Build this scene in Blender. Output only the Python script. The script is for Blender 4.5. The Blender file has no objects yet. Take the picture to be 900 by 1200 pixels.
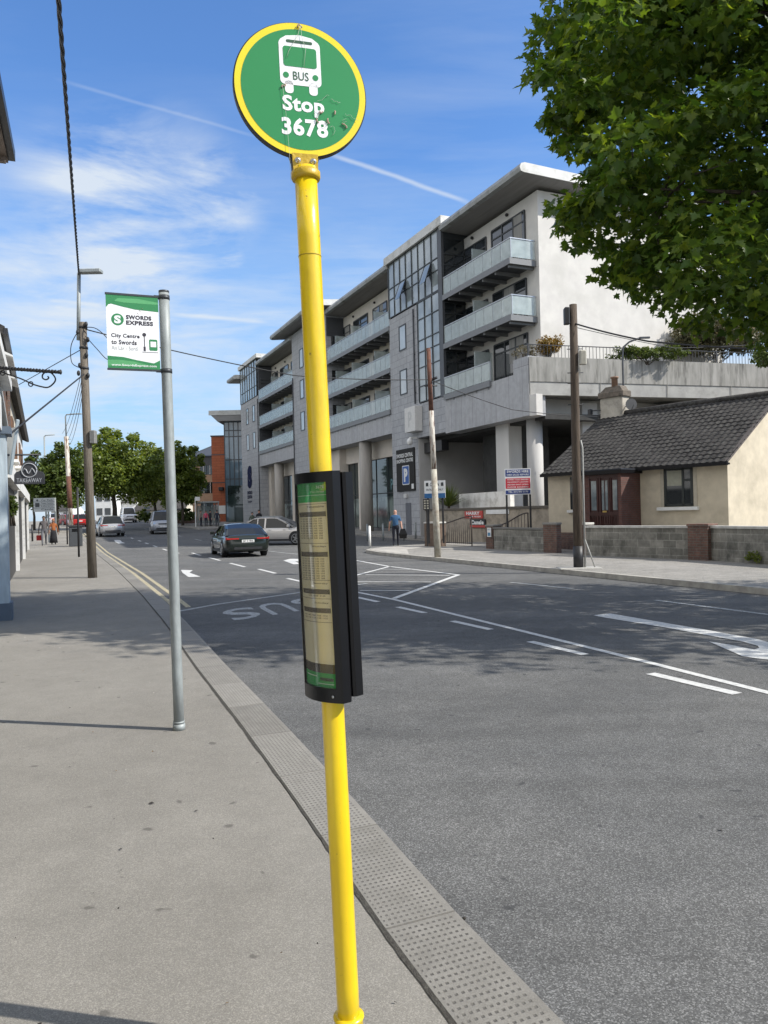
import bpy, bmesh, math, random
import numpy as np
from mathutils import Vector, Matrix
C = bpy.context.scene.collection
sc = bpy.context.scene
rad = math.radians
# ---------------------------------------------------------------- camera
FPX = 901.0; ROLL = .024; PITCH = .0011; CH = 1.72
_R = Vector((math.cos(ROLL), 0, -math.sin(ROLL)))
_U0 = Vector((math.sin(ROLL), 0, math.cos(ROLL)))
_F0 = Vector((0, 1, 0))
_F = _F0*math.cos(PITCH)+_U0*math.sin(PITCH)
_U = _U0*math.cos(PITCH)-_F0*math.sin(PITCH)
EYE = Vector((0, 0, CH))
cd = bpy.data.cameras.new('camera'); cam = bpy.data.objects.new('camera', cd); C.objects.link(cam)
cam.matrix_world = Matrix(((_R.x, _U.x, -_F.x, 0), (_R.y, _U.y, -_F.y, 0), (_R.z, _U.z, -_F.z, CH), (0, 0, 0, 1)))
cd.sensor_fit = 'VERTICAL'; cd.sensor_height = 36; cd.lens = FPX/1200*36
cd.clip_start = .05; cd.clip_end = 5000
sc.camera = cam
# ---------------------------------------------------------------- world, sun, exposure
SUN_AZ = (0.972, -0.235); SUN_EL = rad(40)
w = bpy.data.worlds.new('World'); sc.world = w; w.use_nodes = True
wn = w.node_tree.nodes; wl = w.node_tree.links
for n in list(wn): wn.remove(n)
def N(tree, typ, **kw):
    n = tree.nodes.new(typ)
    for k, v in kw.items():
        if k == 'inp':
            for a, b in v.items(): n.inputs[a].default_value = b
        else: setattr(n, k, v)
    return n
T = w.node_tree
sky = N(T, 'ShaderNodeTexSky'); sky.sky_type = 'NISHITA'; sky.sun_disc = False
sky.sun_elevation = SUN_EL; sky.sun_rotation = math.atan2(SUN_AZ[0], SUN_AZ[1])
sky.air_density = 1.0; sky.dust_density = .6; sky.ozone_density = 1.6
SKY_STRENGTH = .135
geo = N(T, 'ShaderNodeTexCoord')
def M(tree, op, a, b=None, c=None, clamp=False):
    n = N(tree, 'ShaderNodeMath', operation=op, use_clamp=clamp)
    for i, v in enumerate((a, b, c)):
        if v is None: continue
        if isinstance(v, (int, float)): n.inputs[i].default_value = v
        else: tree.links.new(v, n.inputs[i])
    return n.outputs[0]
sep = N(T, 'ShaderNodeSeparateXYZ'); wl.new(geo.outputs['Generated'], sep.inputs[0])
zz = M(T, 'MAXIMUM', sep.outputs[2], .03)
px = M(T, 'DIVIDE', sep.outputs[0], zz); py = M(T, 'DIVIDE', sep.outputs[1], zz)
cmb = N(T, 'ShaderNodeCombineXYZ'); wl.new(px, cmb.inputs[0]); wl.new(py, cmb.inputs[1])
# cirrus: fibres stretched along one direction of the cloud sheet
mp = N(T, 'ShaderNodeMapping'); mp.inputs['Rotation'].default_value = (0, 0, rad(28)); mp.inputs['Scale'].default_value = (.55, 1.9, 1)
mp.inputs['Location'].default_value = (1.3, 4.1, 0)
wl.new(cmb.outputs[0], mp.inputs[0])
n1 = N(T, 'ShaderNodeTexNoise', inp={'Scale': 1.3, 'Detail': 9, 'Roughness': .6, 'Distortion': .25}); wl.new(mp.outputs[0], n1.inputs[0])
n2 = N(T, 'ShaderNodeTexNoise', inp={'Scale': .42, 'Detail': 3, 'Roughness': .5}); wl.new(cmb.outputs[0], n2.inputs[0])
f1 = N(T, 'ShaderNodeMapRange', inp={'From Min': .42, 'From Max': .80}); wl.new(n1.outputs[0], f1.inputs[0])
f2 = N(T, 'ShaderNodeMapRange', inp={'From Min': .38, 'From Max': .62}); wl.new(n2.outputs[0], f2.inputs[0])
cir = M(T, 'MULTIPLY', f1.outputs[0], f2.outputs[0])
def dirvec(u, v): return (_F + _R*((u-450)/FPX) + _U*((600-v)/FPX)).normalized()
def patch(u, v, size):   # a soft region of the sky dome round one direction where a cloud sits
    d = dirvec(u, v)
    dp = N(T, 'ShaderNodeVectorMath', operation='DOT_PRODUCT'); wl.new(geo.outputs['Generated'], dp.inputs[0]); dp.inputs[1].default_value = d
    r = N(T, 'ShaderNodeMapRange', interpolation_type='SMOOTHSTEP', inp={'From Min': math.cos(size), 'From Max': 1.0}); wl.new(dp.outputs['Value'], r.inputs[0])
    return r.outputs[0]
n3 = N(T, 'ShaderNodeTexNoise', inp={'Scale': 7.5, 'Detail': 12, 'Roughness': .6, 'Distortion': .35})
mp3 = N(T, 'ShaderNodeMapping'); mp3.inputs['Rotation'].default_value = (0, rad(18), 0); mp3.inputs['Scale'].default_value = (.55, .6, 1.9); wl.new(geo.outputs['Generated'], mp3.inputs[0]); wl.new(mp3.outputs[0], n3.inputs[0])
f3 = N(T, 'ShaderNodeMapRange', inp={'From Min': .42, 'From Max': .76}); wl.new(n3.outputs[0], f3.inputs[0])
tot = M(T, 'MULTIPLY', cir, .38)
for (u, v, s, k) in ((185, 240, .13, .95), (262, 228, .07, .75), (110, 215, .10, .5), (273, 304, .018, .9), (190, 470, .26, .6), (60, 440, .2, .5), (60, 320, .2, .35), (120, 290, .12, .35)):
    tot = M(T, 'ADD', tot, M(T, 'MULTIPLY', M(T, 'MULTIPLY', patch(u, v, s), f3.outputs[0]), k))
# contrails: thin great-circle streaks
def streak(u0, v0, u1, v1, wd, k):
    a = dirvec(u0, v0); b = dirvec(u1, v1); nrm = a.cross(b).normalized(); mid = (a+b).normalized(); half = a.angle(b)/2
    dp = N(T, 'ShaderNodeVectorMath', operation='DOT_PRODUCT'); wl.new(geo.outputs['Generated'], dp.inputs[0]); dp.inputs[1].default_value = nrm
    ab = M(T, 'ABSOLUTE', M(T, 'ADD', dp.outputs['Value'], M(T, 'MULTIPLY', M(T, 'SUBTRACT', n3.outputs[0], .5), wd*2)))
    r = N(T, 'ShaderNodeMapRange', interpolation_type='SMOOTHSTEP', inp={'From Min': wd, 'From Max': 0.0}); wl.new(ab, r.inputs[0])
    dm = N(T, 'ShaderNodeVectorMath', operation='DOT_PRODUCT'); wl.new(geo.outputs['Generated'], dm.inputs[0]); dm.inputs[1].default_value = mid
    q = N(T, 'ShaderNodeMapRange', interpolation_type='SMOOTHSTEP', inp={'From Min': math.cos(half*1.15), 'From Max': math.cos(half*.7)}); wl.new(dm.outputs['Value'], q.inputs[0])
    return M(T, 'MULTIPLY', M(T, 'MULTIPLY', r.outputs[0], q.outputs[0]), k)
for a in ((385, 180, 550, 238, .0042, .5), (75, 95, 300, 160, .003, .16), (200, 368, 310, 377, .004, .4), (60, 352, 120, 358, .004, .3), (205, 395, 300, 384, .006, .2)):
    tot = M(T, 'ADD', tot, streak(*a))
mp4 = N(T, 'ShaderNodeMapping'); mp4.inputs['Rotation'].default_value = (0, rad(7), 0); mp4.inputs['Scale'].default_value = (1.2, 1.0, 9); wl.new(geo.outputs['Generated'], mp4.inputs[0])
n4 = N(T, 'ShaderNodeTexNoise', inp={'Scale': 2.6, 'Detail': 11, 'Roughness': .62, 'Distortion': .25}); wl.new(mp4.outputs[0], n4.inputs[0])
f4 = N(T, 'ShaderNodeMapRange', inp={'From Min': .44, 'From Max': .70}); wl.new(n4.outputs[0], f4.inputs[0])
lowm = N(T, 'ShaderNodeMapRange', interpolation_type='SMOOTHSTEP', inp={'From Min': .46, 'From Max': .16}); wl.new(sep.outputs[2], lowm.inputs[0])
tot = M(T, 'ADD', tot, M(T, 'MULTIPLY', M(T, 'MULTIPLY', f4.outputs[0], lowm.outputs[0]), .75))
fac = M(T, 'MINIMUM', tot, .9)
# whitening toward the horizon
hz = N(T, 'ShaderNodeMapRange', inp={'From Min': .42, 'From Max': .0, 'To Min': 0.0, 'To Max': .95}); wl.new(sep.outputs[2], hz.inputs[0])
tint = N(T, 'ShaderNodeMix', data_type='RGBA', blend_type='MULTIPLY'); tint.inputs[0].default_value = 1
wl.new(sky.outputs[0], tint.inputs[6]); tint.inputs[7].default_value = (.55, .79, 1.07, 1)
mx0 = N(T, 'ShaderNodeMix', data_type='RGBA'); wl.new(hz.outputs[0], mx0.inputs[0]); wl.new(tint.outputs[2], mx0.inputs[6]); mx0.inputs[7].default_value = (2.2, 3.15, 4.1, 1)
mx = N(T, 'ShaderNodeMix', data_type='RGBA'); wl.new(fac, mx.inputs[0]); wl.new(mx0.outputs[2], mx.inputs[6]); mx.inputs[7].default_value = (3.5, 3.85, 4.25, 1)
# bright cloud bank added behind the viewer, out of view, to whiten and lift shade
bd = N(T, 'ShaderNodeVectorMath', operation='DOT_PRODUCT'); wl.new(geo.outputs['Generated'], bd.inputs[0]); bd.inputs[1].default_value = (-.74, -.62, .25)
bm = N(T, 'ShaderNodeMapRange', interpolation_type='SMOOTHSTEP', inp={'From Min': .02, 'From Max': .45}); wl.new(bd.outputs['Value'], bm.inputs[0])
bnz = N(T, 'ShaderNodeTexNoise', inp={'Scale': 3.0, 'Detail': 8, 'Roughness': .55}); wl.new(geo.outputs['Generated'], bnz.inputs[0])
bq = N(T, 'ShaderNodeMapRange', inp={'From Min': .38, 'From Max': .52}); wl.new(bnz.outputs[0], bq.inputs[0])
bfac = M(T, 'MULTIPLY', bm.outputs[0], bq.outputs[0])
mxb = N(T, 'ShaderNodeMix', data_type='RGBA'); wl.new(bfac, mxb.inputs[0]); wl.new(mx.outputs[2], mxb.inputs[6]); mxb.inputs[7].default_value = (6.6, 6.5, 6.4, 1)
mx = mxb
zm = N(T, 'ShaderNodeMapRange', interpolation_type='SMOOTHSTEP', inp={'From Min': .60, 'From Max': .80}); wl.new(sep.outputs[2], zm.inputs[0])  # thin cloud added overhead, above the frame, as neutral fill for the shade
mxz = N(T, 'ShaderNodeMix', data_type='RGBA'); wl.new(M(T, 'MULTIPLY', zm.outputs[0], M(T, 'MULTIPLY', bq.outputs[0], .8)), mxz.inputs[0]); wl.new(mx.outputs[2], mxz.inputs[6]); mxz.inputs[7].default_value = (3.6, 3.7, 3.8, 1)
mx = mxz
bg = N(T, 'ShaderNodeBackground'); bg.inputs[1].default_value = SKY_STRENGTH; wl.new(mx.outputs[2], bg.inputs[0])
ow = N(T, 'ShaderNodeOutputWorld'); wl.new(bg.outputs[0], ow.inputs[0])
sd = bpy.data.lights.new('sun', 'SUN'); so = bpy.data.objects.new('sun', sd); C.objects.link(so)
sd.energy = 3.9; sd.angle = rad(.5); sd.color = (1, .95, .87)
sv = Vector((SUN_AZ[0]*math.cos(SUN_EL), SUN_AZ[1]*math.cos(SUN_EL), math.sin(SUN_EL)))
so.rotation_euler = sv.to_track_quat('Z', 'Y').to_euler(); so.location = (30, -10, 60)
sc.view_settings.view_transform = 'Standard'; sc.view_settings.look = 'None'; sc.view_settings.gamma = 1
sc.view_settings.use_curve_mapping = False; sc.view_settings.exposure = 0.68
sc.cycles.max_bounces = 8; sc.cycles.transparent_max_bounces = 24; sc.cycles.use_denoising = True
# ---------------------------------------------------------------- geometry helpers
def ray(u, v): return _F + _R*((u-450)/FPX) + _U*((600-v)/FPX)
def G(u, v, z=0.0):
    d = ray(u, v); return EYE + d*((z-CH)/d.z)
def D(u, v, dep):
    d = ray(u, v); return EYE + d*(dep/d.y)
TH = rad(23.83)
dS = Vector((-math.sin(TH), math.cos(TH), 0)); dN = Vector((math.cos(TH), math.sin(TH), 0))   # along the street, across to the right
STREET = rad(90+23.83)
def rise(t): return .016*min(max(t-42, 0), 95)
def SN(t, n, z=0.0, r=True): return dS*t + dN*n + Vector((0, 0, z+(rise(t) if r else 0)))
def PL(u, v, P0, nrm):
    d = ray(u, v); return EYE + d*((P0-EYE).dot(nrm)/d.dot(nrm))
# ---------------------------------------------------------------- materials
MATS = {}
def mat(name, col, rough=.7, metal=0, c2=None, scale=8, detail=5, lo=.35, hi=.65, bump=0, bscale=None, spec=.5, stretch=(1, 1, 1), alpha=1, trans=0, coat=0, dark=None, dscale=2, island=0):
    if name in MATS: return MATS[name]
    m = bpy.data.materials.new(name); MATS[name] = m; m.use_nodes = True
    t = m.node_tree; b = t.nodes['Principled BSDF']
    b.inputs['Roughness'].default_value = rough; b.inputs['Metallic'].default_value = metal
    b.inputs['Specular IOR Level'].default_value = spec; b.inputs['Alpha'].default_value = alpha
    b.inputs['Transmission Weight'].default_value = trans; b.inputs['Coat Weight'].default_value = coat
    tc = N(t, 'ShaderNodeTexCoord'); mpn = N(t, 'ShaderNodeMapping'); mpn.inputs['Scale'].default_value = stretch
    t.links.new(tc.outputs['Object'], mpn.inputs[0])
    out = None
    if c2 is None: c2 = tuple(x*.86 for x in col)
    nz = N(t, 'ShaderNodeTexNoise', inp={'Scale': scale, 'Detail': detail, 'Roughness': .6}); t.links.new(mpn.outputs[0], nz.inputs[0])
    mr = N(t, 'ShaderNodeMapRange', inp={'From Min': lo, 'From Max': hi}); t.links.new(nz.outputs[0], mr.inputs[0])
    mxn = N(t, 'ShaderNodeMix', data_type='RGBA'); t.links.new(mr.outputs[0], mxn.inputs[0])
    mxn.inputs[6].default_value = (*c2, 1); mxn.inputs[7].default_value = (*col, 1); out = mxn.outputs[2]
    if dark is not None:   # a second, larger stain pattern
        nd = N(t, 'ShaderNodeTexNoise', inp={'Scale': dscale, 'Detail': 6, 'Roughness': .65}); t.links.new(mpn.outputs[0], nd.inputs[0])
        md = N(t, 'ShaderNodeMapRange', inp={'From Min': .5, 'From Max': .72}); t.links.new(nd.outputs[0], md.inputs[0])
        m2 = N(t, 'ShaderNodeMix', data_type='RGBA'); t.links.new(md.outputs[0], m2.inputs[0]); t.links.new(out, m2.inputs[6]); m2.inputs[7].default_value = (*dark, 1); out = m2.outputs[2]
    if island:
        g = N(t, 'ShaderNodeNewGeometry'); hs = N(t, 'ShaderNodeHueSaturation')
        v = N(t, 'ShaderNodeMapRange', inp={'To Min': 1-island, 'To Max': 1+island}); t.links.new(g.outputs['Random Per Island'], v.inputs[0])
        t.links.new(v.outputs[0], hs.inputs['Value']); t.links.new(out, hs.inputs['Color']); out = hs.outputs[0]
    t.links.new(out, b.inputs['Base Color'])
    if bump:
        bz = N(t, 'ShaderNodeTexNoise', inp={'Scale': bscale or scale*4, 'Detail': 4}); t.links.new(mpn.outputs[0], bz.inputs[0])
        bn = N(t, 'ShaderNodeBump', inp={'Strength': bump, 'Distance': .02}); t.links.new(bz.outputs[0], bn.inputs['Height']); t.links.new(bn.outputs[0], b.inputs['Normal'])
    return m
def brickmat(name, c1, c2, mortar, bw, bh, ms=.012, rough=.85, bump=.4, offset=.5, vert=False, stain=None, noise=.25, sdir=(1, 1, .12)):
    if name in MATS: return MATS[name]
    m = bpy.data.materials.new(name); MATS[name] = m; m.use_nodes = True
    t = m.node_tree; b = t.nodes['Principled BSDF']; b.inputs['Roughness'].default_value = rough
    tc = N(t, 'ShaderNodeTexCoord'); s = N(t, 'ShaderNodeSeparateXYZ'); t.links.new(tc.outputs['Object'], s.inputs[0])
    c = N(t, 'ShaderNodeCombineXYZ'); xy = M(t, 'ADD', s.outputs[0], s.outputs[1])
    t.links.new(xy, c.inputs[1 if vert else 0]); t.links.new(s.outputs[2], c.inputs[0 if vert else 1])
    bt = N(t, 'ShaderNodeTexBrick', offset=offset, inp={'Scale': 1.0, 'Mortar Size': ms, 'Mortar Smooth': .2, 'Brick Width': bw, 'Row Height': bh, 'Bias': 0.0})
    t.links.new(c.outputs[0], bt.inputs[0])
    bt.inputs['Color1'].default_value = (*c1, 1); bt.inputs['Color2'].default_value = (*c2, 1); bt.inputs['Mortar'].default_value = (*mortar, 1)
    nz = N(t, 'ShaderNodeTexNoise', inp={'Scale': 3, 'Detail': 8, 'Roughness': .65}); t.links.new(tc.outputs['Object'], nz.inputs[0])
    hs = N(t, 'ShaderNodeHueSaturation'); v = N(t, 'ShaderNodeMapRange', inp={'From Min': .3, 'From Max': .7, 'To Min': 1-noise, 'To Max': 1+noise})
    t.links.new(nz.outputs[0], v.inputs[0]); t.links.new(v.outputs[0], hs.inputs['Value']); t.links.new(bt.outputs[0], hs.inputs['Color'])
    out = hs.outputs[0]
    if stain:
        mpn = N(t, 'ShaderNodeMapping'); mpn.inputs['Scale'].default_value = sdir; t.links.new(tc.outputs['Object'], mpn.inputs[0])
        nd = N(t, 'ShaderNodeTexNoise', inp={'Scale': 2.2, 'Detail': 7, 'Roughness': .7}); t.links.new(mpn.outputs[0], nd.inputs[0])
        md = N(t, 'ShaderNodeMapRange', inp={'From Min': .48, 'From Max': .75}); t.links.new(nd.outputs[0], md.inputs[0])
        m2 = N(t, 'ShaderNodeMix', data_type='RGBA'); t.links.new(md.outputs[0], m2.inputs[0]); t.links.new(out, m2.inputs[6]); m2.inputs[7].default_value = (*stain, 1); out = m2.outputs[2]
    t.links.new(out, b.inputs['Base Color'])
    bn = N(t, 'ShaderNodeBump', inp={'Strength': bump, 'Distance': .01}); inv = M(t, 'SUBTRACT', 1, bt.outputs[1]); t.links.new(inv, bn.inputs['Height']); t.links.new(bn.outputs[0], b.inputs['Normal'])
    return m
def glassmat(name, col, alpha=.5, rough=.08, metal=0):
    m = mat(name, col, rough=rough, scale=2.5, c2=tuple(x*.8 for x in col), spec=.8, metal=metal)
    m.node_tree.nodes['Principled BSDF'].inputs['Alpha'].default_value = alpha
    return m
def leafmat(name, col, col2, transl=.35, rough=.45):
    if name in MATS: return MATS[name]
    m = bpy.data.materials.new(name); MATS[name] = m; m.use_nodes = True
    t = m.node_tree; b = t.nodes['Principled BSDF']; b.inputs['Roughness'].default_value = rough; b.inputs['Specular IOR Level'].default_value = .35
    g = N(t, 'ShaderNodeNewGeometry'); r = N(t, 'ShaderNodeValToRGB'); t.links.new(g.outputs['Random Per Island'], r.inputs[0])
    r.color_ramp.elements[0].color = (*col, 1); r.color_ramp.elements[1].color = (*col2, 1); r.color_ramp.elements[1].position = 1
    e = r.color_ramp.elements.new(.8); e.color = tuple(.65*a+.35*c for a, c in zip(col, col2))+(1,)
    t.links.new(r.outputs[0], b.inputs['Base Color'])
    tr = N(t, 'ShaderNodeBsdfTranslucent'); hs = N(t, 'ShaderNodeHueSaturation', inp={'Value': 1.5, 'Saturation': 1.15, 'Hue': .485}); t.links.new(r.outputs[0], hs.inputs['Color']); t.links.new(hs.outputs[0], tr.inputs[0])
    ms_ = N(t, 'ShaderNodeMixShader'); ms_.inputs[0].default_value = transl
    t.links.new(b.outputs[0], ms_.inputs[1]); t.links.new(tr.outputs[0], ms_.inputs[2]); t.links.new(ms_.outputs[0], t.nodes['Material Output'].inputs[0])
    return m
# ---------------------------------------------------------------- object helpers
def tag(o, label=None, cat=None, group=None, kind=None):
    if label: o['label'] = label
    if cat: o['category'] = cat
    if group: o['group'] = group
    if kind: o['kind'] = kind
    return o
def thing(name, label, cat, loc=(0, 0, 0), rz=0.0, group=None):
    o = bpy.data.objects.new(name, None); C.objects.link(o); o.location = loc; o.rotation_euler = (0, 0, rz); o.empty_display_size = .2
    return tag(o, label, cat, group)
def wm(o):
    m = Matrix.Identity(4)
    while o is not None: m = o.matrix_basis @ m; o = o.parent
    return m
def clone(o, parent=None):
    c = o.copy(); C.objects.link(c); c.parent = parent
    for ch in [x for x in C.objects if x.parent == o]: clone(ch, c)
    return c
_TX = {}
def txt(s, bold=0.0):
    k = (s, bold)
    if k not in _TX:
        cu = bpy.data.curves.new('t', 'FONT'); cu.body = s; cu.offset = bold; cu.resolution_u = 3; cu.space_character = 1+bold*2
        ob = bpy.data.objects.new('t', cu); C.objects.link(ob)
        me = bpy.data.meshes.new_from_object(ob.evaluated_get(bpy.context.evaluated_depsgraph_get()))
        v = [(p.co.x, p.co.y) for p in me.vertices]; f = [tuple(q.vertices) for q in me.polygons]
        _TX[k] = (v, f); bpy.data.objects.remove(ob); bpy.data.meshes.remove(me); bpy.data.curves.remove(cu)
    return _TX[k]
class MB:
    def __init__(s): s.v = []; s.f = []; s.m = []; s.sm = []
    def add(s, vs, fs, m=0, smooth=False):
        k = len(s.v); s.v.extend(Vector(p) for p in vs)
        for f in fs: s.f.append(tuple(i+k for i in f)); s.m.append(m); s.sm.append(smooth)
        return s
    def hexa(s, p, m=0):   # 8 corners, bottom ring then top ring
        return s.add(p, [(3, 2, 1, 0), (4, 5, 6, 7), (0, 1, 5, 4), (1, 2, 6, 5), (2, 3, 7, 6), (3, 0, 4, 7)], m)
    def box(s, x0, x1, y0, y1, z0, z1, m=0):
        return s.hexa([(x0, y0, z0), (x1, y0, z0), (x1, y1, z0), (x0, y1, z0), (x0, y0, z1), (x1, y0, z1), (x1, y1, z1), (x0, y1, z1)], m)
    def bbox(s, x0, x1, y0, y1, z0, z1, b=.02, m=0):   # box with bevelled vertical and top edges
        def ring(i, z): return [(x0+i, y0+b, z), (x0+b, y0+i, z), (x1-b, y0+i, z), (x1-i, y0+b, z), (x1-i, y1-b, z), (x1-b, y1-i, z), (x0+b, y1-i, z), (x0+i, y1-b, z)]
        rs = [ring(0, z0), ring(0, z1-b), ring(b*.7, z1)]
        return s.loft(rs, m, caps=True)
    def obox(s, o, ax, ay, az, m=0):
        o = Vector(o); ax = Vector(ax); ay = Vector(ay); az = Vector(az)
        return s.hexa([o, o+ax, o+ax+ay, o+ay, o+az, o+ax+az, o+ax+ay+az, o+ay+az], m)
    def beam(s, a, b, w, h=None, m=0, up=(0, 0, 1)):
        a = Vector(a); b = Vector(b); h = h or w; d = (b-a); x = d.cross(Vector(up))
        if x.length < 1e-6: x = Vector((1, 0, 0))
        x.normalize(); y = x.cross(d).normalized()
        return s.obox(a-x*w/2-y*h/2, x*w, y*h, d, m) if d.cross(x).dot(y) < 1e9 else s
    def loft(s, rings, m=0, caps=False, smooth=False, closed=True):
        n = len(rings[0]); vs = [p for r in rings for p in r]; fs = []
        for i in range(len(rings)-1):
            for j in range(n if closed else n-1):
                a = i*n+j; b = i*n+(j+1) % n; fs.append((a, b, b+n, a+n))
        if caps: fs.append(tuple(range(n-1, -1, -1))); fs.append(tuple(range((len(rings)-1)*n, len(rings)*n)))
        return s.add(vs, fs, m, smooth)
    def prism(s, poly, ex, m=0):   # polygon (3D points) extruded by vector ex
        ex = Vector(ex); n = len(poly); p = [Vector(q) for q in poly]
        return s.add(p+[q+ex for q in p], [tuple(range(n-1, -1, -1)), tuple(range(n, 2*n))]+[(i, (i+1) % n, (i+1) % n+n, i+n) for i in range(n)], m)
    def tube(s, pts, r, n=8, m=0, caps=True, smooth=True):
        pts = [Vector(p) for p in pts]; rs = r if isinstance(r, (list, tuple)) else [r]*len(pts); rings = []
        px_ = None
        for i, p in enumerate(pts):
            d = (pts[min(i+1, len(pts)-1)]-pts[max(i-1, 0)]).normalized()
            if px_ is None:
                px_ = d.cross(Vector((0, 0, 1)));
                if px_.length < .05: px_ = d.cross(Vector((1, 0, 0)))
            px_ = (px_ - d*px_.dot(d)).normalized(); py_ = d.cross(px_)
            rings.append([p+(px_*math.cos(2*math.pi*k/n)+py_*math.sin(2*math.pi*k/n))*rs[i] for k in range(n)])
        return s.loft(rings, m, caps, smooth)
    def ell(s, c, rx, ry, rz, m=0, n=10, k=7):
        c = Vector(c); rings = []
        for i in range(k+1):
            a = math.pi*i/k; rr = max(math.sin(a), .01)
            rings.append([c+Vector((rx*rr*math.cos(2*math.pi*j/n), ry*rr*math.sin(2*math.pi*j/n), -rz*math.cos(a))) for j in range(n)])
        return s.loft(rings, m, True, True)
    def disc(s, c, X, Y, r, m=0, n=40, r2=None):
        c = Vector(c); X = Vector(X); Y = Vector(Y); r2 = r2 or r
        return s.add([c+X*r*math.cos(2*math.pi*i/n)+Y*r2*math.sin(2*math.pi*i/n) for i in range(n)], [tuple(range(n))], m)
    def text(s, st, o, X, Y, x0, y0, x1, y1, m=0, bold=0.0, fn=None):
        v, f = txt(st, bold)
        if not v: return s
        a0 = min(p[0] for p in v); a1 = max(p[0] for p in v); b0 = min(p[1] for p in v); b1 = max(p[1] for p in v)
        o = Vector(o); X = Vector(X); Y = Vector(Y); out = []
        for p in v:
            x = x0+(p[0]-a0)/(a1-a0)*(x1-x0); y = y0+(p[1]-b0)/(b1-b0)*(y1-y0)
            out.append(fn(x, y) if fn else o+X*x+Y*y)
        return s.add(out, f, m)
    def poly(s, pts, o, X, Y, m=0):
        o = Vector(o); X = Vector(X); Y = Vector(Y)
        return s.add([o+X*p[0]+Y*p[1] for p in pts], [tuple(range(len(pts)))], m)
    def build(s, name, mats, parent=None, world=False):
        """geometry is given in the parent's frame (or in world space with world=True)"""
        me = bpy.data.meshes.new(name); vs = s.v
        if world and parent is not None:
            inv = wm(parent).inverted(); vs = [inv @ p for p in vs]
        me.from_pydata([tuple(p) for p in vs], [], s.f)
        if not isinstance(mats, (list, tuple)): mats = [mats]
        for m in mats: me.materials.append(m)
        me.polygons.foreach_set('material_index', s.m); me.polygons.foreach_set('use_smooth', s.sm)
        me.update()
        o = bpy.data.objects.new(name, me); C.objects.link(o); o.parent = parent
        return o
def rpoly(x0, y0, x1, y1, r, n=4):
    out = []
    for cx, cy, a in ((x1-r, y1-r, 0), (x0+r, y1-r, 90), (x0+r, y0+r, 180), (x1-r, y0+r, 270)):
        for i in range(n+1):
            q = rad(a+90*i/n); out.append((cx+r*math.cos(q), cy+r*math.sin(q)))
    return out
def smooth(pts, k=5):
    pts = [Vector(p) for p in pts]; out = []
    for i in range(len(pts)-1):
        p0, p1, p2, p3 = pts[max(i-1, 0)], pts[i], pts[i+1], pts[min(i+2, len(pts)-1)]
        for j in range(k):
            t = j/k; out.append(.5*((2*p1)+(p2-p0)*t+(2*p0-5*p1+4*p2-p3)*t*t+(3*p1-p0-3*p2+p3)*t**3))
    return out+[pts[-1]]
# common materials
m_black = mat('black_plastic', (.006, .006, .007), rough=.34, scale=30, spec=.25)
m_blackp = mat('black_paint', (.02, .02, .022), rough=.5)
m_galv = mat('galvanised_steel', (.30, .325, .32), rough=.55, metal=.15, c2=(.23, .25, .245), scale=22, stretch=(1, 1, .35), bump=.05)
m_white = mat('white_paint', (.75, .75, .73), rough=.6, c2=(.66, .66, .63), scale=3)
m_wood = mat('weathered_pole_wood', (.12, .09, .065), c2=(.05, .037, .028), rough=.9, scale=10, stretch=(5, 5, .25), bump=.5, bscale=30)
m_woodl = mat('grey_pole_wood', (.17, .145, .115), c2=(.08, .066, .05), rough=.9, scale=10, stretch=(5, 5, .25), bump=.5, bscale=30)
m_wire = mat('cable_rubber', (.015, .015, .016), rough=.6)
m_dglass = mat('dark_window_glass', (.025, .03, .034), rough=.05, scale=.8, c2=(.012, .015, .017), spec=.9)
m_frame = mat('dark_metal_frame', (.05, .055, .06), rough=.45, metal=.3)
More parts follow.
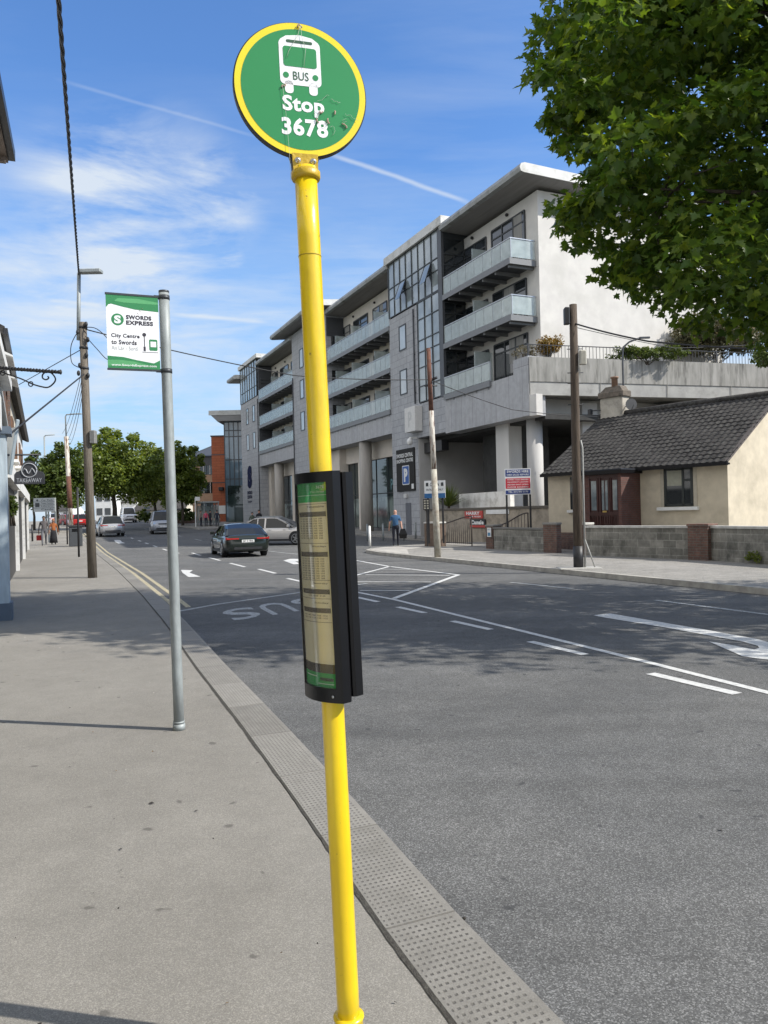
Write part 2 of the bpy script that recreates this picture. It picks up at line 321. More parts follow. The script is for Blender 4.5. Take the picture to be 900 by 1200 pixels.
# ================================================================ GROUND, ROAD, PAVEMENTS
def groundmat(name, c1, c2, agg, aggs, speck, wear=None, spots=None, rough=.9):
    m = bpy.data.materials.new(name); m.use_nodes = True; t = m.node_tree; b = t.nodes['Principled BSDF']; b.inputs['Roughness'].default_value = rough
    b.inputs['Specular IOR Level'].default_value = .3
    tc = N(t, 'ShaderNodeTexCoord'); L = t.links
    big = N(t, 'ShaderNodeTexNoise', inp={'Scale': .35, 'Detail': 8, 'Roughness': .62}); L.new(tc.outputs['Object'], big.inputs[0])
    mr = N(t, 'ShaderNodeMapRange', inp={'From Min': .35, 'From Max': .65}); L.new(big.outputs[0], mr.inputs[0])
    mxn = N(t, 'ShaderNodeMix', data_type='RGBA'); L.new(mr.outputs[0], mxn.inputs[0]); mxn.inputs[6].default_value = (*c1, 1); mxn.inputs[7].default_value = (*c2, 1)
    vo = N(t, 'ShaderNodeTexVoronoi', inp={'Scale': agg}); L.new(tc.outputs['Object'], vo.inputs[0])
    sp = N(t, 'ShaderNodeSeparateColor'); L.new(vo.outputs['Color'], sp.inputs[0])
    rr = N(t, 'ShaderNodeValToRGB'); L.new(sp.outputs[0], rr.inputs[0]); rr.color_ramp.elements[0].color = (aggs[0],)*3+(1,); rr.color_ramp.elements[1].color = (aggs[1],)*3+(1,)
    e = rr.color_ramp.elements.new(.72); e.color = (1, 1, 1, 1)
    m3 = N(t, 'ShaderNodeMix', data_type='RGBA', blend_type='MULTIPLY'); m3.inputs[0].default_value = 1; L.new(mxn.outputs[2], m3.inputs[6]); L.new(rr.outputs[0], m3.inputs[7]); out = m3.outputs[2]
    md = N(t, 'ShaderNodeTexNoise', inp={'Scale': 3.2, 'Detail': 10, 'Roughness': .72}); L.new(tc.outputs['Object'], md.inputs[0])
    mq = N(t, 'ShaderNodeMapRange', inp={'From Min': .3, 'From Max': .7, 'To Min': 1-speck, 'To Max': 1+speck}); L.new(md.outputs[0], mq.inputs[0])
    hs = N(t, 'ShaderNodeHueSaturation'); L.new(mq.outputs[0], hs.inputs['Value']); L.new(out, hs.inputs['Color']); out = hs.outputs[0]
    if spots:   # gum and oil spots
        v2 = N(t, 'ShaderNodeTexVoronoi', voronoi_dimensions='2D', inp={'Scale': spots[0]}); wp = N(t, 'ShaderNodeMix', data_type='RGBA', blend_type='ADD'); wp.inputs[0].default_value = .12
        L.new(tc.outputs['Object'], wp.inputs[6]); nn = N(t, 'ShaderNodeTexNoise', inp={'Scale': 9.0}); L.new(tc.outputs['Object'], nn.inputs[0]); L.new(nn.outputs[1], wp.inputs[7]); L.new(wp.outputs[2], v2.inputs[0])
        s2 = N(t, 'ShaderNodeSeparateColor'); L.new(v2.outputs['Color'], s2.inputs[0])
        thr = M(t, 'MULTIPLY', s2.outputs[1], spots[1]); d = M(t, 'SUBTRACT', thr, v2.outputs['Distance']); g = M(t, 'MULTIPLY', d, 30, clamp=True)
        only = M(t, 'GREATER_THAN', s2.outputs[0], spots[2]); g = M(t, 'MULTIPLY', M(t, 'MULTIPLY', g, only), .75)
        m4 = N(t, 'ShaderNodeMix', data_type='RGBA'); L.new(g, m4.inputs[0]); L.new(out, m4.inputs[6]); m4.inputs[7].default_value = (*spots[3], 1); out = m4.outputs[2]
    if wear:    # pitted dark patches
        pz = N(t, 'ShaderNodeTexNoise', inp={'Scale': 11.0, 'Detail': 5, 'Roughness': .7}); L.new(tc.outputs['Object'], pz.inputs[0])
        pb_ = N(t, 'ShaderNodeTexNoise', inp={'Scale': .55, 'Detail': 3}); L.new(tc.outputs['Object'], pb_.inputs[0])
        pr_ = N(t, 'ShaderNodeMapRange', inp={'From Min': .58, 'From Max': .66}); L.new(pz.outputs[0], pr_.inputs[0]); pl_ = N(t, 'ShaderNodeMapRange', inp={'From Min': .50, 'From Max': .60}); L.new(pb_.outputs[0], pl_.inputs[0])
        m5 = N(t, 'ShaderNodeMix', data_type='RGBA'); L.new(M(t, 'MULTIPLY', M(t, 'MULTIPLY', pr_.outputs[0], pl_.outputs[0]), .5), m5.inputs[0]); L.new(out, m5.inputs[6]); m5.inputs[7].default_value = (.045, .046, .047, 1); out = m5.outputs[2]
    if wear:    # stretched traffic wear / repaired band
        sv_ = N(t, 'ShaderNodeMapping'); sv_.inputs['Rotation'].default_value = (0, 0, -STREET); sv_.inputs['Scale'].default_value = (.12, 1.1, 1); L.new(tc.outputs['Object'], sv_.inputs[0])
        wn_ = N(t, 'ShaderNodeTexNoise', inp={'Scale': 1.0, 'Detail': 7, 'Roughness': .6, 'Distortion': .4}); L.new(sv_.outputs[0], wn_.inputs[0])
        wr = N(t, 'ShaderNodeMapRange', inp={'From Min': .35, 'From Max': .68, 'To Min': 1-wear, 'To Max': 1+wear}); L.new(wn_.outputs[0], wr.inputs[0])
        h2 = N(t, 'ShaderNodeHueSaturation'); L.new(wr.outputs[0], h2.inputs['Value']); L.new(out, h2.inputs['Color']); out = h2.outputs[0]
    L.new(out, b.inputs['Base Color'])
    bn = N(t, 'ShaderNodeBump', inp={'Strength': .55, 'Distance': .004}); L.new(sp.outputs[0], bn.inputs['Height']); L.new(bn.outputs[0], b.inputs['Normal'])
    return m
m_road = groundmat('asphalt', (.103, .104, .103), (.137, .136, .131), 185, (.5, 1.9), .16, wear=.14, spots=(3.2, .10, .55, (.045, .046, .048)))
m_pave = groundmat('pavement_asphalt', (.218, .205, .180), (.268, .253, .224), 280, (.74, 1.3), .10, spots=(2.7, .085, .50, (.10, .093, .083)))
m_pave2 = groundmat('pavement_far', (.23, .22, .20), (.30, .285, .26), 90, (.7, 1.4), .2, spots=(1.5, .12, .6, (.1, .095, .09)))
m_field = groundmat('field', (.06, .075, .035), (.10, .10, .06), 8, (.6, 1.5), .3)
KT = [(-40, 1.25), (-10, 1.36), (2.0, 1.44), (2.74, 1.47), (4.09, 1.56), (5.93, 1.66), (8.31, 1.76), (12.27, 1.97), (16.64, 2.14), (25.3, 2.36), (45.3, 2.59), (68.8, 2.82), (140, 3.2), (700, 4)]
def kn(t): return float(np.interp(t, [a for a, b in KT], [b for a, b in KT]))
TS = [-40, -20, -10, -5, -2, 0, 1, 2, 3, 4, 5, 6, 7, 8.3, 10, 12.3, 14, 16.6, 20, 25, 30, 35, 42, 50, 60, 70, 80, 90, 100, 110, 120, 130, 137, 160, 200, 300, 600]
def strip(name, fl, fr, z, m, ts=TS, thick=0):
    b = MB()
    for i in range(len(ts)-1):
        a, c = ts[i], ts[i+1]
        p = [SN(a, fl(a), z), SN(a, fr(a), z), SN(c, fr(c), z), SN(c, fl(c), z)]
        b.add(p, [(0, 1, 2, 3)])
        if thick:
            for q0, q1 in ((1, 2), (3, 0)):
                b.add([p[q0]-Vector((0, 0, thick)), p[q1]-Vector((0, 0, thick)), p[q1], p[q0]], [(0, 1, 2, 3)])
    o = b.build(name, m); tag(o, kind='structure'); return o
ter = strip('ground', lambda t: -900, lambda t: 900, -.06, m_field, ts=[-300, -40, 0, 42, 70, 100, 137, 200, 400, 900, 2500])
road = strip('road', lambda t: kn(t)-.05, lambda t: 45, 0, m_road)
pav = strip('pavement', lambda t: -7.5, lambda t: kn(t)-.322, .12, m_pave)
pk = [(-30, 12.55), (26, 12.55), (29, 12.62), (31, 12.9), (32.3, 13.6), (33.1, 14.7), (33.6, 16), (33.9, 17.2), (34.2, 20.3)]
b = MB(); top = [SN(t, n, .12) for t, n in pk]+[SN(-30, 20.3, .12)]
b.prism([p-Vector((0, 0, .3)) for p in top], (0, 0, .3)); o = b.build('pavement_opposite', m_pave2); tag(o, kind='structure')
b = MB()
for t0, t1, n0, n1 in ((34.2, 110, 20.6, 26), (74, 170, 13.6, 20.6)):
    ts = list(np.linspace(t0, t1, 12))
    for a, c in zip(ts, ts[1:]):
        p = [SN(a, n0, .12), SN(a, n1, .12), SN(c, n1, .12), SN(c, n0, .12)]; b.prism([q-Vector((0, 0, .2)) for q in p], (0, 0, .2))
o = b.build('plaza_paving', m_pave2); tag(o, kind='structure')
# light granite paving at the corner of the opposite pavement
b = MB(); b.poly([(0, 0)], (0, 0, 0), (1, 0, 0), (0, 1, 0)) if 0 else None
m_lpav = brickmat('light_paving', (.42, .40, .36), (.36, .34, .31), (.2, .19, .17), .45, .45, ms=.01, bump=.1)
b.add([SN(t, n, .124) for t, n in ((26.5, 12.7), (29, 12.75), (31, 13.0), (32.2, 13.7), (33.0, 14.8), (33.4, 16), (30.8, 15.6), (29.8, 14.2))], [tuple(range(8))]); o = b.build('corner_paving', m_lpav); tag(o, kind='structure')
# ---- left kerb: precast stones with a dimpled upper face
m_kerb = bpy.data.materials.new('dimpled_kerb'); m_kerb.use_nodes = True; t = m_kerb.node_tree; bb = t.nodes['Principled BSDF']; bb.inputs['Roughness'].default_value = .88
uv = N(t, 'ShaderNodeUVMap'); tc = N(t, 'ShaderNodeTexCoord'); su = N(t, 'ShaderNodeSeparateXYZ'); t.links.new(uv.outputs[0], su.inputs[0])
def cell(o, p): return M(t, 'ABSOLUTE', M(t, 'SUBTRACT', M(t, 'FRACT', M(t, 'DIVIDE', o, p)), .5))
cx = cell(su.outputs[0], .0255); cy = cell(su.outputs[1], .034)
# diamond grid of small pits
dd = M(t, 'MAXIMUM', M(t, 'MULTIPLY', cx, 1.0), M(t, 'MULTIPLY', cy, 1.35)); pit = M(t, 'MULTIPLY', M(t, 'SUBTRACT', .27, dd), 12, clamp=True)
edge = M(t, 'MULTIPLY', M(t, 'GREATER_THAN', su.outputs[0], .012), M(t, 'LESS_THAN', su.outputs[0], .288)); 
en = M(t, 'MULTIPLY', M(t, 'GREATER_THAN', su.outputs[1], .03), M(t, 'LESS_THAN', su.outputs[1], 20)); pit = M(t, 'MULTIPLY', pit, edge)
nz = N(t, 'ShaderNodeTexNoise', inp={'Scale': 7.0, 'Detail': 9, 'Roughness': .7}); t.links.new(tc.outputs['Object'], nz.inputs[0])
gr = N(t, 'ShaderNodeTexNoise', inp={'Scale': 230.0, 'Detail': 2}); t.links.new(tc.outputs['Object'], gr.inputs[0])
g2 = N(t, 'ShaderNodeNewGeometry')
val = M(t, 'ADD', M(t, 'MULTIPLY', nz.outputs[0], .55), M(t, 'ADD', M(t, 'MULTIPLY', gr.outputs[0], .5), M(t, 'MULTIPLY', g2.outputs['Random Per Island'], .22)))
cr = N(t, 'ShaderNodeValToRGB'); t.links.new(val, cr.inputs[0]); cr.color_ramp.elements[0].position = .3; cr.color_ramp.elements[0].color = (.115, .108, .094, 1); cr.color_ramp.elements[1].position = .9; cr.color_ramp.elements[1].color = (.30, .285, .255, 1)
pm = N(t, 'ShaderNodeMix', data_type='RGBA'); nzp = M(t, 'MULTIPLY', pit, M(t, 'MULTIPLY', M(t, 'SUBTRACT', nz.outputs[0], .1), 1.5, clamp=True)); t.links.new(M(t, 'MULTIPLY', nzp, .95), pm.inputs[0]); t.links.new(cr.outputs[0], pm.inputs[6]); pm.inputs[7].default_value = (.035, .031, .027, 1)
t.links.new(pm.outputs[2], bb.inputs['Base Color'])
bn = N(t, 'ShaderNodeBump', inp={'Strength': .8, 'Distance': .004}); t.links.new(M(t, 'SUBTRACT', M(t, 'MULTIPLY', gr.outputs[0], .35), pit), bn.inputs['Height']); t.links.new(bn.outputs[0], bb.inputs['Normal'])
b = MB(); uvs = []
tt = -8.0; KL = .93; first = 2.72 - 12*KL   # a joint falls at t = 2.72
tt = first
while tt < 75:
    L_ = KL if tt < 30 else KL*2
    a, c = tt+.006, tt+L_-.006
    p = [SN(a, kn(a)-.305, .12), SN(a, kn(a), .12), SN(c, kn(c), .12), SN(c, kn(c)-.305, .12)]
    q = [x-Vector((0, 0, .16)) for x in p]
    # small chamfer on the road edge
    e0 = SN(a, kn(a)+.012, .105); e1 = SN(c, kn(c)+.012, .105); f0 = e0-Vector((0, 0, .145)); f1 = e1-Vector((0, 0, .145))
    b.add([p[0], p[1], p[2], p[3], e0, e1, f0, f1, q[0], q[3]], [(0, 1, 2, 3), (1, 4, 5, 2), (4, 6, 7, 5), (0, 8, 6, 4, 1), (3, 2, 5, 7, 9), (0, 3, 9, 8)])
    uvs += [(0, 0), (.305, 0), (.305, L_), (0, L_)]+[(1, 1)]*4*2+[(1, 1)]*(5+5+4)
    tt += L_
o = b.build('kerb', m_kerb); tag(o, kind='structure')
ul = o.data.uv_layers.new(name='UVMap')
for i, q in enumerate(uvs): ul.data[i].uv = q
# dirt-filled joint between kerb and pavement, and grit in the channel
m_dirt = mat('joint_dirt', (.035, .03, .025), c2=(.075, .07, .058), rough=1, scale=40, bump=.6)
rnd = random.Random(5); b = MB(); prev = None
ts = [x*.06 for x in range(-40, 800)]; jw = [.016]
for _ in ts: jw.append(min(.024, max(.010, jw[-1]+rnd.uniform(-.0035, .0035))))
for i in range(len(ts)-1):
    a, c = ts[i], ts[i+1]
    w0 = jw[i]; w1 = jw[i+1]
    b.add([SN(a, kn(a)-.306-w0, .1235), SN(a, kn(a)-.304, .1235), SN(c, kn(c)-.304, .1235), SN(c, kn(c)-.306-w1, .1235)], [(0, 1, 2, 3)])
o = b.build('kerb_joint', m_dirt); tag(o, kind='structure')
b = MB()
for i in range(len(ts)-1):
    a, c = ts[i], ts[i+1]; 
    w0 = .012+.03*max(0, math.sin(a*3.1)*math.sin(a*11.7+1)); w1 = .012+.03*max(0, math.sin(c*3.1)*math.sin(c*11.7+1))
    b.add([SN(a, kn(a)+.010, .006), SN(a, kn(a)+.012+w0, .006), SN(c, kn(c)+.012+w1, .006), SN(c, kn(c)+.010, .006)], [(0, 1, 2, 3)])
for i in range(260):
    tq = rnd.uniform(1.5, 22); p = SN(tq, kn(tq)+.012+abs(rnd.gauss(0, .035)), .008); r_ = rnd.uniform(.004, .013)
    b.ell(p, r_, r_*rnd.uniform(.6, 1), r_*.6, n=5, k=3)
o = b.build('channel_grit', m_dirt); tag(o, kind='stuff')
# dry leaves and scraps lying about
b = MB(); 
for i in range(420):
    if rnd.random() < .75: tq = 1+15*rnd.random()**1.8; nq = rnd.uniform(-2.5, 1.1); z = .126
    else: tq = rnd.uniform(3, 28); nq = rnd.uniform(1.9, 17); z = .006 if nq < 12.4 else .127
    p = SN(tq, nq, z); a = rnd.uniform(0, 6.3); l_ = rnd.uniform(.003, .009) if rnd.random() < .85 else rnd.uniform(.01, .02); wd = l_*rnd.uniform(.3, .7)
    X = Vector((math.cos(a), math.sin(a), 0)); Y = Vector((-math.sin(a), math.cos(a), rnd.uniform(-.3, .5)))
    b.add([p-X*l_, p-Y*wd, p+X*l_, p+Y*wd+Vector((0, 0, .004))], [(0, 1, 2, 3)], rnd.choice((0, 2, 2, 1, 2)))
o = b.build('leaf_litter', [mat('scrap_pale', (.5, .48, .42)), mat('dry_leaf', (.16, .10, .04)), mat('dark_scrap', (.04, .035, .03))]); tag(o, kind='stuff')
# ---- right kerb
m_kerb2 = mat('concrete_kerb', (.42, .40, .35), c2=(.27, .255, .23), rough=.9, scale=4, bump=.2)
b = MB(); ks = [(-30, 12.41)]+[(x, 12.41) for x in range(-24, 26, 2)]+[(26, 12.41), (29, 12.48), (31, 12.78), (32.2, 13.5), (33.0, 14.65), (33.45, 16), (33.75, 17.2), (34.05, 20.3)]
for (a, n0), (c, n1) in zip(ks, ks[1:]):
    zt = .118 if not (13.3 < a < 17) else .06
    b.hexa([SN(a, n0, -.1), SN(c, n1, -.1), SN(c, n1+.16, -.1), SN(a, n0+.16, -.1), SN(a, n0, .124), SN(c, n1, .124), SN(c, n1+.16, .124), SN(a, n0+.16, .124)])
o = b.build('kerb_opposite', m_kerb2); tag(o, kind='structure')
# ================================================================ ROAD MARKINGS
def paintmat(name, col, worn):
    m = mat(name, col, rough=.8, c2=tuple(x*.7 for x in col), scale=20, bump=.2)
    t = m.node_tree; b = t.nodes['Principled BSDF']; tc = N(t, 'ShaderNodeTexCoord')
    nz = N(t, 'ShaderNodeTexNoise', inp={'Scale': 38.0, 'Detail': 6, 'Roughness': .75}); t.links.new(tc.outputs['Object'], nz.inputs[0])
    mr = N(t, 'ShaderNodeMapRange', inp={'From Min': worn-.04, 'From Max': worn+.04}); t.links.new(nz.outputs[0], mr.inputs[0]); t.links.new(mr.outputs[0], b.inputs['Alpha']); return m
m_line = paintmat('road_paint_white', (.62, .62, .60), .33); m_line2 = paintmat('road_paint_worn', (.46, .47, .46), .44); m_yel = paintmat('road_paint_yellow', (.50, .44, .29), .43)
def gp(u, v): p = G(u, v, 0); p.z = .005; return p
def mark(name, polys, m, z=.005):
    b = MB()
    for P in polys: b.add([Vector((p[0], p[1], (p[2] if len(p) > 2 else 0)*0+z+rise(Vector((p[0], p[1], 0)).dot(dS)))) for p in P], [tuple(range(len(P)))])
    o = b.build(name, m); tag(o, kind='structure'); return o
def tnrect(t0, t1, n0, n1, k=1):
    out = []
    for i in range(k):
        a = t0+(t1-t0)*i/k; c = t0+(t1-t0)*(i+1)/k
        out.append([dS*a+dN*n0, dS*a+dN*n1, dS*c+dN*n1, dS*c+dN*n0])
    return out
def line(u0, v0, u1, v1, wd):
    a = G(u0, v0); c = G(u1, v1); d = (c-a).normalized(); s = Vector((-d.y, d.x, 0))*wd/2
    return [a-s, a+s, c+s, c-s]
# double yellow lines on the near side
def yel(off):
    out = []; ts = [15.0, 16.6, 19, 22, 25.3, 30, 36, 42, 50, 60, 75]
    for a, c in zip(ts, ts[1:]):
        out.append([dS*a+dN*(kn(a)+off), dS*a+dN*(kn(a)+off+.10), dS*c+dN*(kn(c)+off+.10), dS*c+dN*(kn(c)+off)])
    return out
mark('double_yellow_line', yel(.12)+yel(.36), m_yel)
# solid centre line, from under the camera's right to the hatched box
cl = [G(1010, 842), G(900, 812), G(720, 766.5), G(540, 722), G(463, 703), G(415, 693.5)]
mark('centre_line', [[cl[i]-dN*.05, cl[i]+dN*.05, cl[i+1]+dN*.05, cl[i+1]-dN*.05] for i in range(len(cl)-1)], m_line)
mark('centre_dashes', [line(762, 789.5, 864, 813.5, .13), line(621, 752, 686, 767.5, .12), line(530, 728, 575, 738, .12), line(466, 711.5, 498, 718.5, .12), line(418, 700, 443, 705.5, .12),
                       line(363, 686, 386, 691, .12), line(337, 678, 355, 682, .12), line(303, 667, 323, 672, .12), line(269.5, 660, 287, 664.5, .12), line(245, 653.5, 258, 657, .12), line(225, 648, 235, 651, .12)]
     + sum([tnrect(t0, t0+1.6, 5.85, 5.97) for t0 in (38, 42, 46, 50, 54, 59, 64, 69, 75, 82, 90, 100, 112)], []), m_line)
mark('lane_dashes', [line(598, 682.5, 671, 690, .11), line(768, 703.5, 905, 721, .11), line(315, 646, 353, 650, .11)]+sum([tnrect(t0, t0+2.5, 9.5, 9.62) for t0 in (44, 52, 60, 70, 82)], []), m_line2)
# hatched box
h = [line(417, 657, 457, 664.2, .12), line(457, 664.2, 537.5, 674, .12), line(537, 674, 461, 702, .13), line(457, 664, 417, 674.5, .11), line(446, 667.3, 482, 667.5, .10), line(428, 673.8, 527, 674.8, .10), line(417, 682.2, 505, 682.4, .10), line(422, 692.3, 480, 692.6, .10)]
mark('hatched_box', h, m_line, .009)
# arrows
mark('bend_arrow', [[gp(*p) for p in ((695, 721.3), (715, 719.3), (830, 739), (888, 749.5), (900, 753), (960, 764), (960, 780), (900, 773.5), (886, 772), (870, 769.5), (830, 752), (858, 756.5), (874, 759.8), (884, 761.5), (890, 760), (888, 757.3), (870, 752.3), (830, 745), (780, 735.8), (704, 723.3))]], m_line, .006)
mark('straight_arrow', [[gp(*p) for p in ((212, 668), (226, 668.3), (222, 671.3), (235, 676), (221, 676.5), (214, 671.5))], [gp(*p) for p in ((332, 657), (340, 655), (354, 655.2), (354, 658), (346, 658), (352, 661), (344, 661.5))],
                        [gp(*p) for p in ((134, 637), (141, 637), (143, 638.7), (147, 639.5), (139, 640), (135, 638.6))]], m_line, .006)
# bus bay: border and letters facing the oncoming bus
mark('bus_bay_border', [line(196, 719, 255, 708.3, .12), line(255, 708.3, 352, 694.5, .12), line(352, 694.5, 430, 684, .12)], m_line2, .006)
o0 = G(257, 716); 
b = MB(); X = (G(330, 704)-G(258, 719)).normalized(); 
# letters read from the far side: x runs to the left seen from here, y toward the camera
A = G(306, 727.5); Bp = G(256, 712.5)
def letter(ch, quad):   # quad: image corners of the letter box (baseline-left, baseline-right, top-right, top-left in the reader's sense)
    P = [G(*q) for q in quad]
    def fn(x, y):
        a = P[0].lerp(P[1], x); c = P[3].lerp(P[2], x); q = a.lerp(c, y); return Vector((q.x, q.y, .006))
    b.text(ch, (0, 0, 0), (1, 0, 0), (0, 1, 0), 0, 0, 1, 1, fn=fn, bold=0.012)
letter('S', ((293, 711), (257, 716.5), (273, 728.5), (309, 722)))
letter('U', ((329, 705.5), (298, 709.5), (320, 721.2), (351, 716)))
letter('B', ((367, 700), (336, 704), (359, 714.5), (392, 710)))
o = b.build('bus_bay_letters', m_line2); tag(o, kind='structure')
# ================================================================ APARTMENT BUILDING (local frame: x along the street away from us, y towards the street, z up)
CB = Vector((7.7, 38, 0))
def FS(u, v, o=0.0):
    P0 = CB - dN*o; p = PL(u, v, P0, dN); return (p-CB).dot(dS), p.z
m_stone = brickmat('ashlar_cladding', (.325, .335, .35), (.37, .378, .392), (.185, .19, .195), .95, .45, ms=.014, bump=.25, noise=.14, stain=(.27, .275, .285))
m_band = brickmat('zinc_grey_band', (.355, .362, .375), (.385, .39, .40), (.19, .19, .19), 1.25, 3.0, ms=.016, bump=.25, offset=0, noise=.16, stain=(.29, .29, .29), sdir=(1.5, 1.5, .15))
m_rend = mat('white_render', (.62, .60, .56), c2=(.55, .53, .50), rough=.9, scale=1.2, dark=(.50, .485, .45), dscale=.5, bump=.06, bscale=60)
m_rend2 = mat('balcony_render', (.62, .57, .50), c2=(.55, .51, .45), rough=.9, scale=1.5)
m_roof = mat('roof_metal', (.36, .37, .37), c2=(.28, .29, .29), rough=.5, metal=.2, scale=2, dark=(.17, .165, .13), dscale=1.4, stretch=(1, .3, 1))
m_soff = mat('soffit_board', (.27, .265, .26), c2=(.22, .215, .21), rough=.8, scale=1, stretch=(.4, 4, 1))
m_fascia = mat('white_fascia', (.60, .60, .58), c2=(.5, .5, .48), rough=.6, scale=1.5, dark=(.36, .35, .31), dscale=1.2)
m_bal = glassmat('balcony_glass', (.55, .63, .62), alpha=.5, rough=.12)
m_tglass = mat('pale_tower_glass', (.33, .37, .38), c2=(.18, .21, .22), rough=.06, scale=.45, detail=2, lo=.4, hi=.6, spec=1.0)
m_sglass = mat('shop_glass', (.035, .055, .055), c2=(.015, .02, .02), rough=.04, scale=.35, spec=1.0)
m_slate = mat('dark_grey_frame', (.075, .08, .088), rough=.5, metal=.3)
m_conc = mat('board_marked_concrete', (.33, .32, .295), c2=(.22, .215, .195), rough=.9, scale=2.2, stretch=(1.6, 1.6, .25), dark=(.07, .068, .06), dscale=1.9, bump=.15)
m_inner = mat('underpass_wall', (.50, .49, .47), c2=(.44, .43, .41), rough=.9, scale=.8)
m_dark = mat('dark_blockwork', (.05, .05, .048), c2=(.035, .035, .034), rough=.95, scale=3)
apt = thing('apartment_building', 'long grey and white five storey block with glass balconies above glazed shops across the road', 'apartment building', CB, STREET)
LV = [8.9, 11.85, 14.8]   # floor levels of the three flat storeys
W0 = -1.6
def A(name, b, m, parent=apt): return b.build(name, m, parent)
# shells ------------------------------------------------------------
b = MB(); b.box(1.8, 9.5, -14.5, W0, 8.9, 18.45); b.box(1.8, 9.5, -14.5, W0, 6.6, 8.9)
A('end_wall', b, m_rend)
b = MB(); b.box(9.6, 62.4, -14.5, -1.75, 7.3, 18.4); A('rear_wall', b, m_rend2)
for q in ((17.3, 30.4), (40.35, 53.5)): A('balcony_wall', MB().box(q[0], q[1], -1.75, W0, 8.9, 18.6), m_rend2)
# stone towers
b = MB(); b.box(13.3, 17.35, -14, 0, -.3, 15.2); b.box(9.5, 13.3, -4, -.012, 6.55, 8.72); b.box(12.95, 13.3, -3, -.006, 8.72, 15.2); A('stone_tower', b, m_stone)
b = MB(); b.box(30.45, 40.35, -3.5, 0, 7.3, 19.2); b.box(34.5, 40.35, -3, .0, -.3, 7.3); A('stone_tower', b, m_stone)
A('stone_tower', MB().box(53.5, 61.9, -12, 0, -.3, 15.35), m_stone)
# band above the shops
b = MB(); b.box(.7, 9.498, -1.0, .0, 6.45, 8.7); b.box(.7, 2.05, -1.0, .001, 8.7, 9.45)
A('cladding_band', b, m_band)
for q in ((17.35, 30.45), (40.35, 53.5)): A('cladding_band', MB().box(q[0], q[1], -1.5, -.003, 7.28, 8.9), m_band)
b = MB(); b.box(.1, .7, -.40, -.02, 6.4, 7.45); A('band_end', b, m_rend)
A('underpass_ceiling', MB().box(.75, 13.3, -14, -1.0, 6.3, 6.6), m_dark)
# stair tower glazing: grid of frames and panes
def glazing(s0, s1, z0, z1, ns, zs, parent, y=.02, name='window', skip=None, mg=None, fw=.055):
    w_ = A(name, MB().box(s0, s1, y-.10, y-.03, z0, z1), mg or m_tglass, parent)
    f = MB()
    for i in range(ns+1):
        s = s0+(s1-s0)*i/ns; f.box(s-fw/2, s+fw/2, y-.06, y+.03, z0, z1)
    for z in [z0]+list(zs)+[z1]: f.box(s0, s1, y-.055, y+.022, z-fw/2, z+fw/2)
    f.build('window_frame', m_frame, w_); return w_
b = MB(); b.box(9.5, 17.35, -3.4, -.1, 15.2, 19.2); b.box(9.5, 12.95, -3, -.1, 8.72, 15.2); A('tower_core', b, m_frame)
glazing(9.9, 17.3, 15.3, 19.0, 8, (16.55, 17.3), apt, .03)
glazing(9.9, 12.9, 8.8, 15.22, 3, (9.8, 11.0, 12.0, 12.75, 14.1), apt, .03)
b = MB(); b.box(9.42, 9.9, -.12, .06, 8.72, 19.2); A('corner_column', b, m_slate)
# two windows tilted open
for s, z0 in ((14.9, 15.95), (11.2, 15.95)):
    f = MB(); f.obox((s-.45, .06, z0+1.2), (.9, 0, 0), (0, .035, 0), (0, .42, -1.15)); w_ = A('open_window', f, m_tglass)
    f = MB()
    for x in (s-.47, s+.43): f.obox((x, .055, z0+1.22), (.05, 0, 0), (0, .06, 0), (0, .43, -1.18))
    f.build('window_frame', m_frame, w_)
b = MB(); b.box(9.2, 17.75, -3.6, .16, 19.1, 19.6); b.box(9.25, 17.7, -3.5, .22, 19.02, 19.12); b.box(8.2, 9.2, -3.0, -1.2, 19.3, 19.75); A('parapet', b, m_fascia)
# near cheek of the stair tower (dark glazed side)
for k, z in enumerate(LV):
    w_ = A('side_window', MB().box(9.44, 9.5, -1.55, -.15, z, z+2.6 if k < 2 else 18.3), m_dglass)
    f = MB()
    for zz_ in (z, z+1.1, z+1.9, z+2.58): f.box(9.40, 9.46, -1.58, -.12, zz_-.04, zz_+.04)
    f.box(9.40, 9.46, -.85, -.79, z, z+2.6); f.build('window_frame', m_frame, w_)
# cheeks of the other towers
b = MB(); b.box(30.38, 30.45, -1.6, -.02, 17.0, 18.6); 
A('side_panel', b, m_slate)
for z in LV: 
    A('side_door', MB().box(30.36, 30.44, -1.2, -.45, z, z+2.2), m_dglass)
    b = MB(); b.box(53.40, 53.5, -1.6, -.04, z-.1, z+2.6 if z < 14 else 18.6); b.box(53.3, 53.4, -1.3, -.3, z+1.9, z+2.1); b.box(53.3, 53.4, -1.3, -.3, z+2.3, z+2.5); A('side_panel', b, m_slate)
for s_ in (13.45, 40.15, 53.65):
    b = MB(); b.tube([(s_, .07, .1 if s_ > 14 else 8.8), (s_, .07, 15.0)], .05, 8)
    for z in (9.5, 12.0, 14.5): b.box(s_-.08, s_+.08, 0, .08, z, z+.06)
    A('downpipe', b, m_slate)
